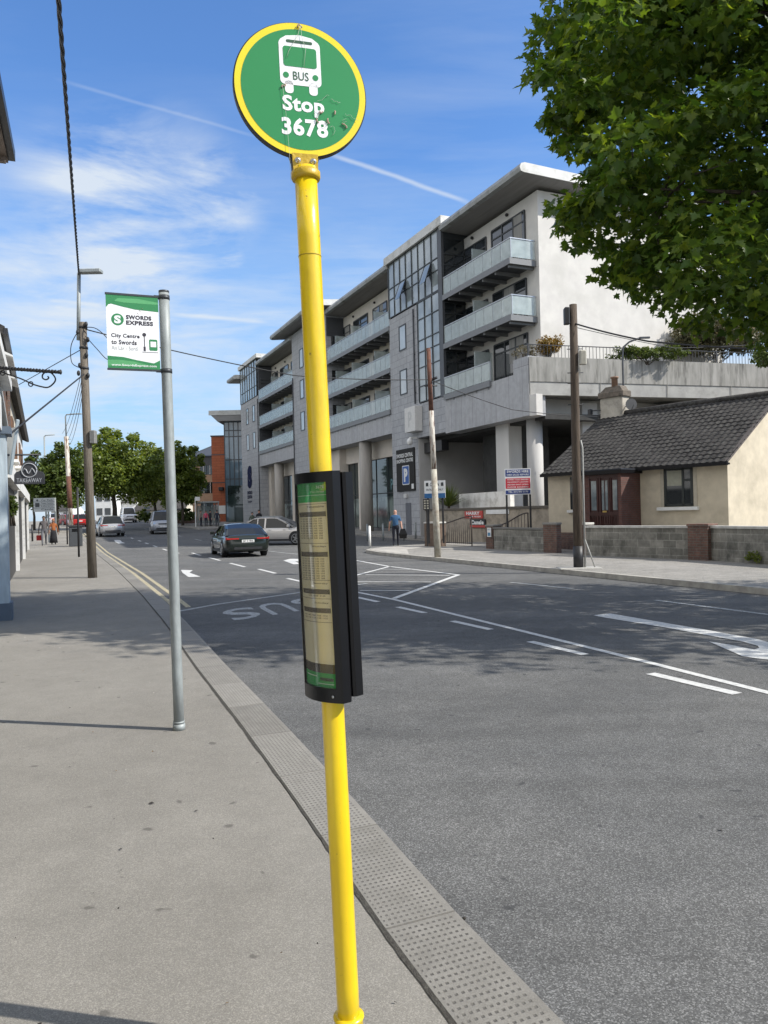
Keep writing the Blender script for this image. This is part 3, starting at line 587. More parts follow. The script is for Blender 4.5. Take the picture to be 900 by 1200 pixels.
# flat windows behind the balconies
def flatwin(u0, u1, k, top=None, nd=2):
    s1, _ = FS(u0, 400, W0); s0, _ = FS(u1, 400, W0)
    z0 = LV[k]+.05; z1 = top or LV[k]+2.35
    w_ = A('window', MB().box(s0, s1, W0-.02, W0+.05, z0, z1), m_dglass)
    f = MB()
    for i in range(nd+1):
        s = s0+(s1-s0)*i/nd; f.box(s-.04, s+.04, W0+.02, W0+.09, z0, z1)
    for z in (z0, z1, z1-.55): f.box(s0, s1, W0+.02, W0+.085, z-.04, z+.04)
    f.build('window_frame', m_frame, w_)
    rr_ = random.Random(int(u0*10)+k)
    if rr_.random() < .6:
        a_ = rr_.uniform(0, .5); e_ = a_+rr_.uniform(.2, .5); b_ = MB(); b_.box(s0+(s1-s0)*a_, s0+(s1-s0)*min(e_, 1), W0+.051, W0+.058, z0+rr_.choice((0, 0, .9)), z1); b_.build('curtain', mat('pale_curtain', (.32, .31, .29), c2=(.2, .2, .19), scale=6, stretch=(3, 3, .1), rough=.8), w_)
for k in range(3):
    tp = LV[k]+ (3.0 if k == 2 else 2.3)
    flatwin(580, 619, k, tp, 3); flatwin(547.5, 573, k, tp-.1, 2)
    for a in ((399, 411), (415.5, 432), (438.5, 455)): flatwin(*a, k, LV[k]+(2.9 if k == 2 else 2.2))
    for a in ((319, 325), (328, 337.5), (341, 346)): flatwin(*a, k, LV[k]+(2.9 if k == 2 else 2.2))
# dividing screens and wall lamps
for k in range(3):
    for (s_) in (6.5, 20.9, 25.5, 29.2, 44.5, 49.2):
        A('balcony_screen', MB().box(s_-.03, s_+.03, W0+.05, -.35, LV[k], LV[k]+1.95), m_bal)
for s_ in (4.6, 8.4, 19.2, 23.4, 27.9, 43.2, 47.8, 51.5):
    b = MB(); b.ell((s_, W0+.09, 18.15), .1, .1, .1, n=8, k=5); A('wall_lamp', b, m_blackp)
# balconies
def balcony(s0, s1, z, npan, ends=True, y=0.0):
    b = MB(); b.box(s0, s1, W0+.005, y, z-.24, z-.02); r = A('balcony', b, m_slate)
    b = MB(); b.box(s0-.02, s1+.02, y, y+.06, z-.30, z+.02); b.box(s0-.02, s0+.06, W0+.01, y, z-.30, z+.0)
    for i in range(int((s1-s0)/1.3)+1):
        s = s0+.2+i*1.3
        if s < s1-.1: b.box(s, s+.12, W0+.01, y-.05, z-.42, z-.24)
    b.build('balcony_edge', mat('balcony_edge_steel', (.17, .175, .18), rough=.5), r)
    g = MB(); st = (s1-s0)/npan
    for i in range(npan): g.box(s0+i*st+.025, s0+(i+1)*st-.025, y-.02, y-.006, z+.06, z+1.0)
    if ends: g.box(s0+.01, s0+.024, W0+.05, y-.06, z+.06, z+1.0); 
    g.build('balcony_glass', m_bal, r)
    h = MB(); h.box(s0-.02, s1, y-.035, y+.015, z+1.02, z+1.07)
    if ends: h.box(s0-.02, s0+.03, W0+.05, y-.03, z+1.02, z+1.07)
    for i in range(npan+1): h.box(s0+i*st-.016, s0+i*st+.016, y-.05, y-.02, z-.02, z+1.03)
    h.build('handrail', mat('handrail_steel', (.38, .39, .40), rough=.35, metal=.8), r)
balcony(2.05, 9.4, LV[2], 8); balcony(2.05, 9.4, LV[1], 8); balcony(4.2, 9.4, LV[0]-.15, 6, False, .07)
for k in (2, 1, 0):
    balcony(17.4, 30.36, LV[k]+(.0 if k else .02), 15, False, -.02 if k else .06); balcony(40.4, 53.4, LV[k]+(.0 if k else .02), 15, False, -.02 if k else .06)
m_bw = mat('white_garden_plastic', (.62, .61, .58), rough=.5)
def bchair(label, s, o, z, rz_):
    r = thing('balcony_chair', label, 'chair', CB+dS*s-dN*o+Vector((0, 0, z)), STREET+rz_, 'chairs on the near balconies')
    MB().bbox(-.24, .24, -.24, .24, .42, .46, .01).build('seat', m_bw, r); MB().bbox(-.24, .24, .20, .25, .46, .92, .01).build('backrest', m_bw, r)
    for x in (-.2, .2):
        for y in (-.2, .2): MB().tube([(x, y, 0), (x, y, .43)], .02, 6).build('leg', m_bw, r)
def btable(label, s, o, z):
    r = thing('balcony_table', label, 'table', CB+dS*s-dN*o+Vector((0, 0, z)), STREET, 'tables on the near balconies')
    MB().tube([(0, 0, .70), (0, 0, .73)], .38, 20).build('table_top', m_bw, r); MB().tube([(0, 0, 0), (0, 0, .7)], .03, 8).build('leg', m_bw, r); MB().tube([(0, 0, 0), (0, 0, .03)], .2, 14).build('base', m_bw, r)
bchair('white chair at the open end of the top balcony, nearest the end wall', 2.6, -.8, 14.8, .4); bchair('white chair on the top balcony left of the round table', 4.4, -.9, 14.8, 2.6); btable('round white table on the top balcony between two chairs', 3.5, -.8, 14.8)
bchair('white chair at the open end of the middle balcony', 2.7, -.8, 11.85, .2); bchair('white chair on the middle balcony left of the round table', 4.3, -.7, 11.85, 3.0); btable('round white table on the middle balcony', 3.5, -.9, 11.85)
# narrow windows in the stone
def slit(s0, s1, z0, z1, y=0.0):
    r = A('window', MB().box(s0, s1, y-.06, y+.012, z0, z1), mat('frosted_glass', (.46, .50, .52), c2=(.36, .40, .42), rough=.1, scale=.8, spec=.8))
    f = MB(); w_ = .07
    f.box(s0-w_, s0, y-.03, y+.05, z0-w_, z1+w_); f.box(s1, s1+w_, y-.03, y+.05, z0-w_, z1+w_); f.box(s0, s1, y-.03, y+.045, z0-w_, z0); f.box(s0, s1, y-.03, y+.045, z1, z1+w_)
    f.build('window_frame', m_frame, r)
for z0 in (12.75, 9.75): slit(14.75, 15.7, z0, z0+1.55)
for z0 in (15.6, 12.7, 9.7): slit(36.9, 37.9, z0, z0+1.65)
for z0 in (12.7, 9.6):
    for s_ in (55.2, 58.2): slit(s_, s_+.9, z0, z0+1.75)
# top glazing of the far tower
glazing(54.0, 61.8, 15.4, 19.6, 7, (16.6, 18.4), apt, .03)
b = MB(); b.box(53.6, 61.9, -3.5, -.1, 15.35, 19.6); A('tower_core', b, m_frame)
b = MB(); b.box(53.2, 62.2, -3.6, .2, 19.6, 20.05); A('parapet', b, m_fascia)
# roofs with rounded projecting edges
def roof(s0, s1, z, yb=-13.5, over=.9, lift=0.0, name='roof', endm=None):
    prof = [(yb, z-.2), (over-.25, z-.1), (over-.08, z-.02), (over, z+.16), (over-.08, z+.36), (over-.3, z+.46), (yb, z+.5)]
    r = A(name, MB().prism([(s0, y, q) for y, q in prof], (s1-s0, 0, 0)), m_roof)
    MB().box(s0+.05, s1-.05, yb+.2, over-.35, z-.22, z-.19).build('soffit', m_soff, r)
    e = [(y, q) for y, q in prof]; MB().prism([(s0-.03, y, q) for y, q in e], (.035, 0, 0)).build('fascia', m_fascia, r)
    return r
def roof2(s0, s1, zf, zb, over, name='roof', yb=-12.0, th_=.5):
    prof = [(yb, zb), (over-.25, zf), (over-.06, zf+.05), (over, zf+th_*.45), (over-.08, zf+th_*.85), (over-.3, zf+th_), (yb, zb+th_*.9)]
    r = A(name, MB().prism([(s0, y, q) for y, q in prof], (s1-s0, 0, 0)), m_roof)
    pr_ = [(yb+.1, zb-.012), (over-.3, zf-.012), (over-.3, zf+.02), (yb+.1, zb+.02)]
    MB().prism([(s0+.04, y, q) for y, q in pr_], (s1-s0-.08, 0, 0)).build('soffit', m_soff, r)
    MB().prism([(s0-.05, y, q) for y, q in prof], (.048, 0, 0)).build('fascia', m_fascia, r)
    return r
roof2(.75, 9.45, 18.7, 18.45, .2)
roof2(17.4, 30.4, 18.75, 18.6, .2)
roof2(29.6, 43.2, 19.3, 20.0, 1.4, yb=-6)
roof2(40.5, 53.9, 18.75, 18.6, .2)
roof2(61.9, 65.5, 18.6, 18.9, .9, yb=-7)
# end balconies beyond the far tower
for z in (14.8, 11.85, 8.9):
    b = MB(); b.box(61.9, 63.6, -3, -.4, z-.25, z); r = A('balcony', b, m_slate); MB().box(61.92, 63.6, -.42, -.40, z+.05, z+1.05).add([(63.58, -3, z+.05), (63.58, -.4, z+.05), (63.58, -.4, z+1.05), (63.58, -3, z+1.05)], [(0, 1, 2, 3)]).build('balcony_glass', m_bal, r)
# ground floor: cream fascia, glazing, round columns
b = MB(); 
for s0, s1 in ((17.35, 34.5), (40.35, 53.5)): b.box(s0, s1, -2.2, -1.5, 6.0, 7.3); b.box(s0, s1, -1.75, -1.5, 5.95, 6.0)
b.box(30.3, 34.4, -2.0, -.9, -.2, 7.27); b.box(45.0, 46.3, -2.0, -1.52, 0, 6.0); b.box(26.6, 27.6, -2.0, -1.52, 0, 6.0); b.box(52.4, 53.5, -2.0, -1.0, 0, 7.27)
A('shop_wall', b, mat('cream_shop_wall', (.66, .60, .52), c2=(.58, .53, .46), rough=.85, scale=1))
def shopwin(s0, s1):
    w_ = A('shop_window', MB().box(s0, s1, -1.80, -1.75, .55, 5.95), m_sglass)
    f = MB()
    n_ = max(2, round((s1-s0)/2.3))
    for i in range(n_+1): s = s0+(s1-s0)*i/n_; f.box(s-.03, s+.03, -1.77, -1.70, .55, 5.95)
    f.box(s0, s1, -1.77, -1.71, 3.2, 3.28); f.build('window_frame', m_frame, w_)
    MB().box(s0, s1, -1.85, -1.60, -.2, .55).build('plinth', mat('grey_plinth', (.15, .15, .15), rough=.7), w_)
    g = MB(); g.box(s0+.1, s1-.1, -1.749, -1.745, .6, 2.95); g.build('display_blind', mat('display_backdrop', (.20, .245, .23), c2=(.07, .09, .085), rough=.08, scale=.9, detail=3, lo=.42, hi=.58, spec=1), w_)
    return w_
sw = shopwin(17.4, 26.6); shopwin(27.6, 30.3); shopwin(40.4, 45.0); shopwin(46.3, 52.4)
b = MB(); b.text('PENNEYS', (21.6, -1.735, 3.45), (-1, 0, 0), (0, 0, 1), 0, 0, 3.9, .85, bold=.03); b.build('shop_lettering', mat('teal_lettering', (.10, .20, .22), rough=.4), sw)
b = MB(); b.box(19.6, 20.9, -1.738, -1.73, .9, 2.0, 0); b.box(19.6, 20.9, -1.738, -1.73, 2.2, 2.8, 1); b.build('poster', [mat('dark_poster', (.07, .03, .03), c2=(.02, .015, .015), scale=3), mat('red_poster', (.30, .08, .09), c2=(.10, .03, .04), scale=3)], sw)
for s_ in (23.7, 47.8, 34.9):
    if s_ == 34.9: continue
    b = MB(); b.tube([(s_, -.6, -.2), (s_, -.6, 7.3)], .5, 24); A('column', b, mat('column_concrete', (.42, .39, .35), c2=(.32, .30, .27), rough=.75, scale=2, stretch=(1, 1, .2)))
# grey side wall under the band, piers and dark car park
b = MB(); b.box(13.24, 13.3, -14, -.02, -.3, 6.5); A('underpass_wall', b, m_inner)
b = MB(); b.box(4.0, 5.3, -2.3, -.9, -.2, 6.45); A('pier', b, mat('pale_pier', (.62, .61, .58), c2=(.54, .53, .51), rough=.9, scale=1.5, stretch=(1, 1, .2)))
b = MB(); b.tube([(2.0, -1.2, -.2), (2.0, -1.2, 6.45)], .42, 24); A('column', b, mat('pale_column', (.48, .47, .45), c2=(.40, .39, .375), rough=.85, scale=1.5, stretch=(1, 1, .2)))
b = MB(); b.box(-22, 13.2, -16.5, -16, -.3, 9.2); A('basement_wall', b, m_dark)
b = MB(); b.box(12.2, 13.2, -.9, -.4, 5.55, 6.2); b.box(10.8, 12.2, -.9, -.4, 5.55, 6.2); A('louvre_panel', b, m_blackp)
# centre emblem and lettering on the far tower, plain light box, dark parking sign
m_navy = mat('navy_sign_paint', (.008, .012, .05), rough=.7, spec=.05)
s_, z_ = FS(292.5, 556)
b = MB(); yv = .03
b.text('S', (s_+1.0, yv, 0), (-1, 0, 0), (0, 0, 1), 0, 5.0, 2.2, 7.7, bold=.09); b.text('SWORDS', (s_+1.2, yv, 0), (-1, 0, 0), (0, 0, 1), 0, 4.3, 2.4, 4.7, bold=.04); b.text('CENTRAL', (s_+1.2, yv, 0), (-1, 0, 0), (0, 0, 1), 0, 3.8, 2.4, 4.2, bold=.04); b.text('shopping', (s_+1.0, yv, 0), (-1, 0, 0), (0, 0, 1), 0, 3.25, 2.0, 3.6, bold=.02)
A('wall_emblem', b, m_navy)
def wallsign(name, label, cat, s0, s1, z0, z1, th_, m, y=0.0):
    r = thing(name, label, cat, CB+dS*s0-dN*y+Vector((0, 0, z0)), STREET)
    MB().bbox(0, s1-s0, .005, th_, 0, z1-z0, .02).build('sign_panel', m, r); return r
sg = wallsign('parking_sign', 'dark grey car park sign with a blue P on the stone tower', 'sign', 13.75, 16.55, 3.15, 6.0, .10, mat('charcoal_sign', (.035, .034, .032), rough=.6, spec=.08, c2=(.028, .027, .026)))
b = MB(); Xm = (-1, 0, 0); Zp = (0, 0, 1)
b.text('SWORDS CENTRAL', (2.7, .108, 0), Xm, Zp, 0, 2.28, 2.55, 2.55, 0, .03); b.text('SHOPPING CENTRE', (2.7, .108, 0), Xm, Zp, 0, 1.93, 2.55, 2.18, 0, .03)
b.poly(rpoly(2.25, .12, 2.6, .45, .03), (2.7, .108, 0), Xm, Zp, 0)
b.build('sign_lettering', mat('sign_white', (.72, .72, .7), rough=.5), sg)
b = MB(); b.poly(rpoly(.85, .42, 1.95, 1.72, .1), (2.7, .107, 0), Xm, Zp, 1); b.poly(rpoly(.91, .48, 1.89, 1.66, .07), (2.7, .112, 0), Xm, Zp, 0); b.text('P', (2.7, .118, 0), Xm, Zp, 1.12, .62, 1.70, 1.52, 1, .06)
b.build('parking_symbol', [mat('parking_blue', (.02, .10, .36), rough=.5), mat('sign_white', (1, 1, 1))], sg)
lb = wallsign('light_box', 'blank square pale light box projecting from the stone tower above the parking sign', 'sign', 12.55, 14.1, 6.95, 8.55, .55, mat('pale_light_box', (.62, .61, .58), c2=(.55, .54, .52), rough=.6))
b = MB(); b.text('P', (1.1, .556, 0), Xm, Zp, .1, .3, .62, 1.3, 0, .03); b.build('sign_symbol', mat('faint_grey', (.50, .50, .48), rough=.6), lb)
# cctv camera
r = thing('cctv_camera', 'small white dome camera on a bracket at the corner of the stone tower', 'camera', CB+dS*13.5-dN*0+Vector((0, 0, 6.2)), STREET)
b = MB(); b.box(-.08, .08, 0, .5, .32, .42); b.build('bracket', m_white, r)
b = MB(); b.ell((0, .5, .12), .2, .2, .24, n=12, k=8); b.build('camera_dome', m_white, r)
# steel door and downlight in the tower wall
b = MB(); b.box(14.55, 15.35, -.01, .03, .1, 2.35); A('service_door', b, mat('steel_door', (.12, .125, .14), c2=(.09, .095, .11), rough=.5))
b = MB(); b.box(14.95, 15.4, 0, .14, 2.7, 2.95); A('bulkhead_lamp', b, m_fascia)
# ================================================================ PARKING DECK
p0 = CB+dS*.66+dN*.05; ang = rad(15.5)
deck = thing('parking_deck', 'raised stained concrete car park deck with dark openings behind the cottage', 'car park', (p0.x, p0.y, 0), ang)
L_ = 36
b = MB(); b.box(0, L_, .02, .35, 7.48, 8.145)
b.build('lower_beam', mat('pale_concrete_beam', (.38, .375, .35), c2=(.30, .295, .28), rough=.9, scale=1.5, dark=(.22, .215, .20), dscale=1.2), deck)
b = MB(); b.box(0, L_, -.02, .35, 8.15, 9.4)
for x in range(0, 36, 4): b.box(x-.012, x+.012, -.026, 0, 7.5, 9.38)
A_ = b.build('deck_wall', m_conc, deck)
b = MB(); b.box(0.05, L_, .35, 22, 7.9, 8.3); b.box(0, L_, .35, 3, 7.5, 7.9); b.build('deck_slab', m_conc, deck)
for x in (3.6, 8.6, 14, 20, 26):
    b = MB(); b.box(x, x+.9, 1.2, 2.1, -.2, 7.3); b.build('pier', m_inner, deck)
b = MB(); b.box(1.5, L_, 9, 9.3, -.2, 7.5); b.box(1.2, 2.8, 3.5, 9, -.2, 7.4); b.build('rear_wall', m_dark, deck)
b = MB(); 
for i in range(0, 180): b.box(i*.2+.1, i*.2+.12, .16, .18, 9.4, 10.05)
b.box(0, L_, .15, .2, 10.03, 10.07)
for i in range(0, 13): b.box(i*2.8, i*2.8+.06, .14, .20, 9.4, 10.1)
b.build('railing', m_blackp, deck)
# lamp on the deck front
lp = thing('street_lamp', 'slim grey lamp post with curved arm behind the cottage chimney', 'street lamp', D(732, 520, 37.5)*1.0); lp.location.z = 0
pz = D(732, 402, 37.5).z
b = MB(); b.tube([(0, 0, 0), (0, 0, pz-.6), (.05, 0, pz-.2), (.35, 0, pz+.05), (.9, 0, pz+.25)], .045, 8); b.build('post', m_slate, lp)
b = MB(); b.bbox(.85, 1.35, -.08, .08, pz+.2, pz+.28, .02); b.build('lantern', m_slate, lp)
# ================================================================ COTTAGE
c0 = Vector((6.62, 30.9, 0)); c1 = Vector((11.2, 25.0, 0)); cv = (c1-c0); CL = cv.length; cv.normalize(); cr_ = math.atan2(cv.y, cv.x)
cot = thing('cottage', 'single storey cream cottage with dark tiled roof and brown porch behind the block wall', 'house', (c0.x, c0.y, 0), cr_)
cback = Vector((-cv.y, cv.x, 0))        # local +Y, away from the street
m_cream = mat('cream_dash_render', (.60, .53, .405), c2=(.50, .44, .335), rough=.95, scale=2, dark=(.42, .37, .28), dscale=.9, bump=.5, bscale=90)
HW = 7.2; EZ = 3.18; RZ = 5.62
def CP(u, v, y=0.0):
    P0 = c0+cback*y; p = PL(u, v, P0, cback); return (p-c0).dot(cv), p.z
b = MB(); b.prism([(0, 0, -.3), (0, HW, -.3), (0, HW, EZ), (0, HW/2, RZ-.15), (0, 0, EZ)], (CL, 0, 0)); b.build('wall', m_cream, cot)
# tiled roof: courses of rolled tiles
m_tile = mat('dark_roof_tile', (.065, .061, .058), c2=(.033, .031, .03), rough=.92, scale=3.5, detail=8, dark=(.10, .10, .09), dscale=9, bump=.3, bscale=40, spec=.15)
def tiled(name, x0, x1, ya, za, yb, zb, parent, m, tw=.24, ch=.27, flip=1):
    nx = int((x1-x0)/tw*5); ny = int(math.hypot(yb-ya, zb-za)/ch); b = MB(); dn = Vector((0, -(zb-za), (yb-ya))).normalized()
    if dn.z < 0: dn = -dn
    sag = random.Random(3)
    for j in range(ny):
        f0, f1 = j/ny, (j+1)/ny; row0 = []; row1 = []; low = []
        jx = .5*tw*(j % 2)
        for i in range(nx+1):
            x = x0+(x1-x0)*i/nx; h = .016*math.cos((x)/tw*2*math.pi)+.010*math.sin(x*1.7+j*.8)
            p0_ = Vector((x, ya+(yb-ya)*f0, za+(zb-za)*f0)); p1_ = Vector((x, ya+(yb-ya)*f1, za+(zb-za)*f1))
            row0.append(p0_+dn*(h+.030)); row1.append(p1_+dn*(h+.012)); low.append(p0_+dn*(h-.005))
        b.loft([low, row0, row1], 0, closed=False, smooth=False)
    return b.build(name, m, parent)
tiled('roof', -.08, CL+.18, -.32, EZ-.08, HW/2, RZ, cot, m_tile)
rb = cot.children[-1] if cot.children else None
rb = [o for o in C.objects if o.parent == cot and o.name.startswith('roof')][0]
tiled('rear_slope', -.08, CL+.18, HW+.32, EZ-.08, HW/2, RZ, rb, m_tile)
b = MB(); b.tube([(-.08, HW/2, RZ+.02), (CL/2, HW/2, RZ+.05), (CL+.18, HW/2, RZ+.02)], .12, 8); b.build('ridge_tiles', m_tile, rb)
b = MB(); b.box(-.08, CL+.18, -.40, -.28, EZ-.19, EZ-.07); b.box(-.05, CL+.1, -.3, -.02, EZ-.16, EZ-.10); b.build('gutter', m_black, rb)
b = MB(); b.prism([(CL+.02, -.32, EZ-.14), (CL+.02, HW/2, RZ-.06), (CL+.02, HW+.3, EZ-.14), (CL+.02, HW+.3, EZ-.06), (CL+.02, HW/2, RZ+.03), (CL+.02, -.32, EZ-.06)], (.14, 0, 0)); b.build('verge', mat('brown_verge', (.10, .085, .075)), rb)
# chimney
def LW(u, v, y, fn=CP): return fn(u, v, y)
sx, sz = CP(707, 480, HW/2); sx2, _ = CP(733, 480, HW/2)
ch = MB(); ch.box(sx, sx2, HW/2-.2, HW/2+.25, RZ-.8, RZ+.75); ch = ch.build('chimney', mat('chimney_render', (.50, .46, .39), c2=(.38, .35, .29), rough=.95, scale=3, dark=(.16, .15, .13), dscale=1.5, bump=.5, bscale=50), rb)
b = MB(); b.bbox(sx-.08, sx2+.08, HW/2-.3, HW/2+.35, RZ+.75, RZ+1.0, .05); b.prism([(sx, HW/2-.2, RZ+1.0), (sx2, HW/2-.2, RZ+1.0), (sx2-.2, HW/2-.1, RZ+1.22), (sx+.2, HW/2-.1, RZ+1.22)], (0, .45, 0)); b.build('chimney_cap', mat('chimney_cap', (.17, .14, .11), c2=(.09, .08, .065), rough=1, scale=6, bump=.6), ch)
xm = (sx+sx2)/2+.05; b = MB(); b.tube([(xm, HW/2, RZ+1.2), (xm, HW/2, RZ+1.55), (xm, HW/2, RZ+1.56), (xm, HW/2, RZ+1.62)], [.13, .13, .17, .17], 12); b.build('chimney_pot', mat('clay_pot', (.27, .17, .115), rough=.95, scale=6), ch)
b = MB(); b.disc((sx2+.35, HW/2-.1, RZ+.35), (.6, .8, 0), (0, 0, 1), .24, n=20); b.tube([(sx2, HW/2, RZ+.3), (sx2+.35, HW/2-.08, RZ+.35)], .02, 6); b.tube([(sx2+.35, HW/2-.1, RZ+.1), (sx2+.65, HW/2-.35, RZ+.3)], .015, 6); b.build('satellite_dish', mat('dish_grey', (.10, .10, .10), rough=.6), ch)
b = MB(); b.beam((sx+.1, HW/2-.3, RZ+.25), (sx-.3, HW/2-.5, RZ+.25), .04); b.bbox(sx-.38, sx-.22, HW/2-.6, HW/2-.42, RZ+.1, RZ+.32, .02); b.build('floodlight', m_blackp, ch)
# window
x0, z1 = CP(778, 549); x1, z0 = CP(813, 593); 
fr = MB()
for a, c, e, g in ((x0-.0, x0+.09, z0, z1), (x1-.09, x1, z0, z1), (x0, x1, z0, z0+.09), (x0, x1, z1-.09, z1), (x0+(x1-x0)*.66-.04, x0+(x1-x0)*.66+.04, z0, z1)): fr.box(a, c, -.03, .05, e, g)
fr.box(x0+(x1-x0)*.66, x1, -.028, .045, z1-.48, z1-.40)
wn_ = MB().box(x0, x1, -.012, .02, z0, z1).build('window', m_dglass, cot); fr.build('window_frame', mat('dark_green_frame', (.02, .026, .025), rough=.4), wn_)
b = MB(); b.box(x0+.12, x0+(x1-x0)*.63, -.0145, -.0125, z1-.62, z1-.1); b.build('roller_blind', mat('cream_blind', (.33, .33, .26), rough=.6), wn_)
b = MB(); b.bbox(x0-.25, x1+.2, -.14, .02, z0-.13, z0-.02, .02); b.build('sill', m_white, wn_)
b = MB(); 
for a, c, e, g in ((x0-.14, x0-.01, z0-.02, z1+.14), (x1+.01, x1+.14, z0-.02, z1+.14), (x0-.01, x1+.01, z1+.01, z1+.14)): b.box(a, c, -.02, .0, e, g)
b.build('surround', mat('window_surround', (.46, .415, .33), rough=.9), wn_)
xa, za = CP(668, 559); xb, zb_ = CP(671, 597); b = MB(); b.box(xa, xb+.25, -.02, .02, zb_, za); wl_ = b.build('window', m_dglass, cot); b = MB(); b.box(xa-.1, xb+.4, -.12, -.0, zb_-.12, zb_-.02); b.build('sill', m_white, wl_)
# porch
PY = -1.15
xp0, _ = CP(683, 600, PY); xp1, _ = CP(728.5, 600, PY); zt = CP(705, 556, PY)[1]
m_brk = brickmat('brown_brick', (.085, .034, .027), (.105, .042, .032), (.075, .06, .052), .225, .075, ms=.009)
b = MB(); b.box(xp1-.12, xp1, PY, -.002, -.2, zt); b.box(xp0, xp0+.12, PY, -.002, -.2, zt); b.box(xp0+.12, xp0+.3, PY, PY+.11, -.2, zt); po = b.build('porch', m_brk, cot)
b = MB(); b.bbox(xp0-.25, xp1+.12, PY-.18, -.0, zt, zt+.17, .04); b.build('porch_roof', m_black, po)
m_maho = mat('dark_red_wood', (.045, .012, .010), c2=(.03, .008, .007), rough=.35, scale=8, stretch=(1, 1, .2))
dr = MB(); dr.box(xp0+.3, xp1-.12, PY+.03, PY+.08, -.1, zt); dr = dr.build('door_screen', m_maho, po)
W_ = xp1-.12-(xp0+.3); X0 = xp0+.3
b = MB(); b2 = MB()
for a, c in ((.06, .24), (.43, .51), (.55, .63), (.80, .95)): b.box(X0+W_*a, X0+W_*c, PY+.022, PY+.028, zt-1.28, zt-.22); 
b.build('pane', mat('porch_glass', (.20, .235, .25), c2=(.08, .1, .11), rough=.08, scale=2, spec=1), dr)
for a, c in ((0, .02), (.28, .31), (.34, .40), (.665, .71), (.73, .76), (.985, 1)): b2.box(X0+W_*a, X0+W_*c, PY-.0, PY+.03, -.1, zt)
for z in (zt-.06, zt-1.4): b2.box(X0, X0+W_, PY+.002, PY+.032, z-.07, z+.05)
for a in (.05, .12, .19, .44, .53, .62, .8, .87): b2.box(X0+W_*a, X0+W_*a+.02, PY+.01, PY+.03, zt-2.3, zt-1.5)
b2.build('door_frame', m_maho, dr)
b = MB(); b.box(X0+W_*.46, X0+W_*.6, PY-.01, PY+.0, zt-1.36, zt-1.30); b.build('letterbox', mat('brass', (.5, .36, .12), metal=.9, rough=.35), dr)
b = MB(); xg, zg = 4.0, 3.9; b.box(CL, CL+.02, xg, xg+.5, zg, zg+.3); 
for i in range(4): b.box(CL+.02, CL+.04, xg+.03, xg+.47, zg+.04+i*.07, zg+.07+i*.07)
b.build('gable_vent', m_white, cot)
# garden ground behind the walls
b = MB(); b.add([SN(t, n, .13) for t, n in ((-20, 17.9), (33, 17.4), (33, 40), (-20, 40))], [(0, 1, 2, 3)]); o = b.build('yard', m_pave2); tag(o, kind='structure')
# ================================================================ WALLS ALONG THE OPPOSITE PAVEMENT
m_block = brickmat('grey_block', (.24, .23, .20), (.15, .145, .125), (.28, .27, .24), .45, .225, ms=.014, bump=.7, stain=(.055, .055, .045), noise=.4, sdir=(1, 1, .5))
m_rbrick = brickmat('red_brick', (.165, .085, .062), (.115, .065, .05), (.13, .12, .105), .225, .075, ms=.01, stain=(.05, .035, .03), noise=.35, sdir=(1, 1, .6))
m_cop = mat('white_coping', (.55, .54, .50), c2=(.36, .35, .32), rough=.9, scale=3)
m_tan = mat('tan_dash_wall', (.40, .345, .27), c2=(.29, .25, .195), rough=.95, scale=3, dark=(.13, .115, .09), dscale=1.3, bump=.5, bscale=60)
def wallobj(name, label, cat, uv0, uv1, ztop, mw, cop=None, th_=.22, z0=0.0, group=None):
    a = G(*uv0, .12); c = G(*uv1, .12); a.z = 0; c.z = 0; d = c-a; L = d.length
    r = thing(name, label, cat, a, math.atan2(d.y, d.x), group)
    top = ztop-(.07 if cop else 0)
    MB().box(0, L, 0, th_, z0, top).build('wall_face', mw, r)
    if cop: MB().bbox(-.03, L+.03, -.04, th_+.04, top, ztop, .012).build('coping', cop, r)
    return r
wallobj('block_wall', 'low grey block wall between the two brick pillars under the red and blue board', 'wall', (579, 643.5), (640, 647.5), 1.02, m_block, mat('grey_coping', (.17, .165, .15), rough=.9))
wallobj('block_wall', 'long grey block wall with white coping in front of the cottage window', 'wall', (687, 651), (807, 655.5), 1.12, m_block, m_cop)
wallobj('block_wall', 'grey block wall with white coping to the right of the red brick pillar', 'wall', (831, 656.5), (1010, 669), 1.12, m_block, m_cop)
def pillar(label, u0, u1, v, ztop, m, cap, dep=.42, group=None):
    a = G(u0, v, .12); c = G(u1, v+(u1-u0)*.04, .12); a.z = c.z = 0; d = c-a; L = d.length
    r = thing('brick_pillar', label, 'pillar', a, math.atan2(d.y, d.x))
    MB().box(0, L, -.06, dep, 0, ztop-.07).build('shaft', m, r); MB().bbox(-.03, L+.03, -.09, dep+.03, ztop-.07, ztop, .015).build('cap', cap, r); return r
m_capg = mat('grey_cap', (.24, .23, .21), rough=.9)
pillar('red brick pillar with a small white notice at the right of the metal gate', 571, 579.5, 643, 1.12, m_rbrick, m_capg)
pillar('brick pillar with pale cap at the left of the cottage gateway', 638.5, 654, 647.5, 1.22, m_rbrick, m_capg, .18)
pillar('red brick pillar between the two coped block walls', 808, 831.5, 656, 1.18, m_rbrick, m_rbrick)
pillar('narrow brick pillar hidden behind the dark utility pole', 681, 688, 650, 1.22, m_rbrick, m_cop, .35)
pillar('brown brick pillar beside the rusty pole at the left of the gate', 499, 514, 640, 1.25, mat('brown_pillar', (.17, .12, .09), c2=(.11, .08, .06), rough=.95, scale=5), m_cop)
nt = thing('notice', 'small white notice plate fixed to the brick pillar by the gate', 'notice', G(571, 643, .12)+dN*0); a_ = nt.location; nt.rotation_euler.z = math.atan2(-.9, .4)
zz0 = D(575, 622, a_.y).z
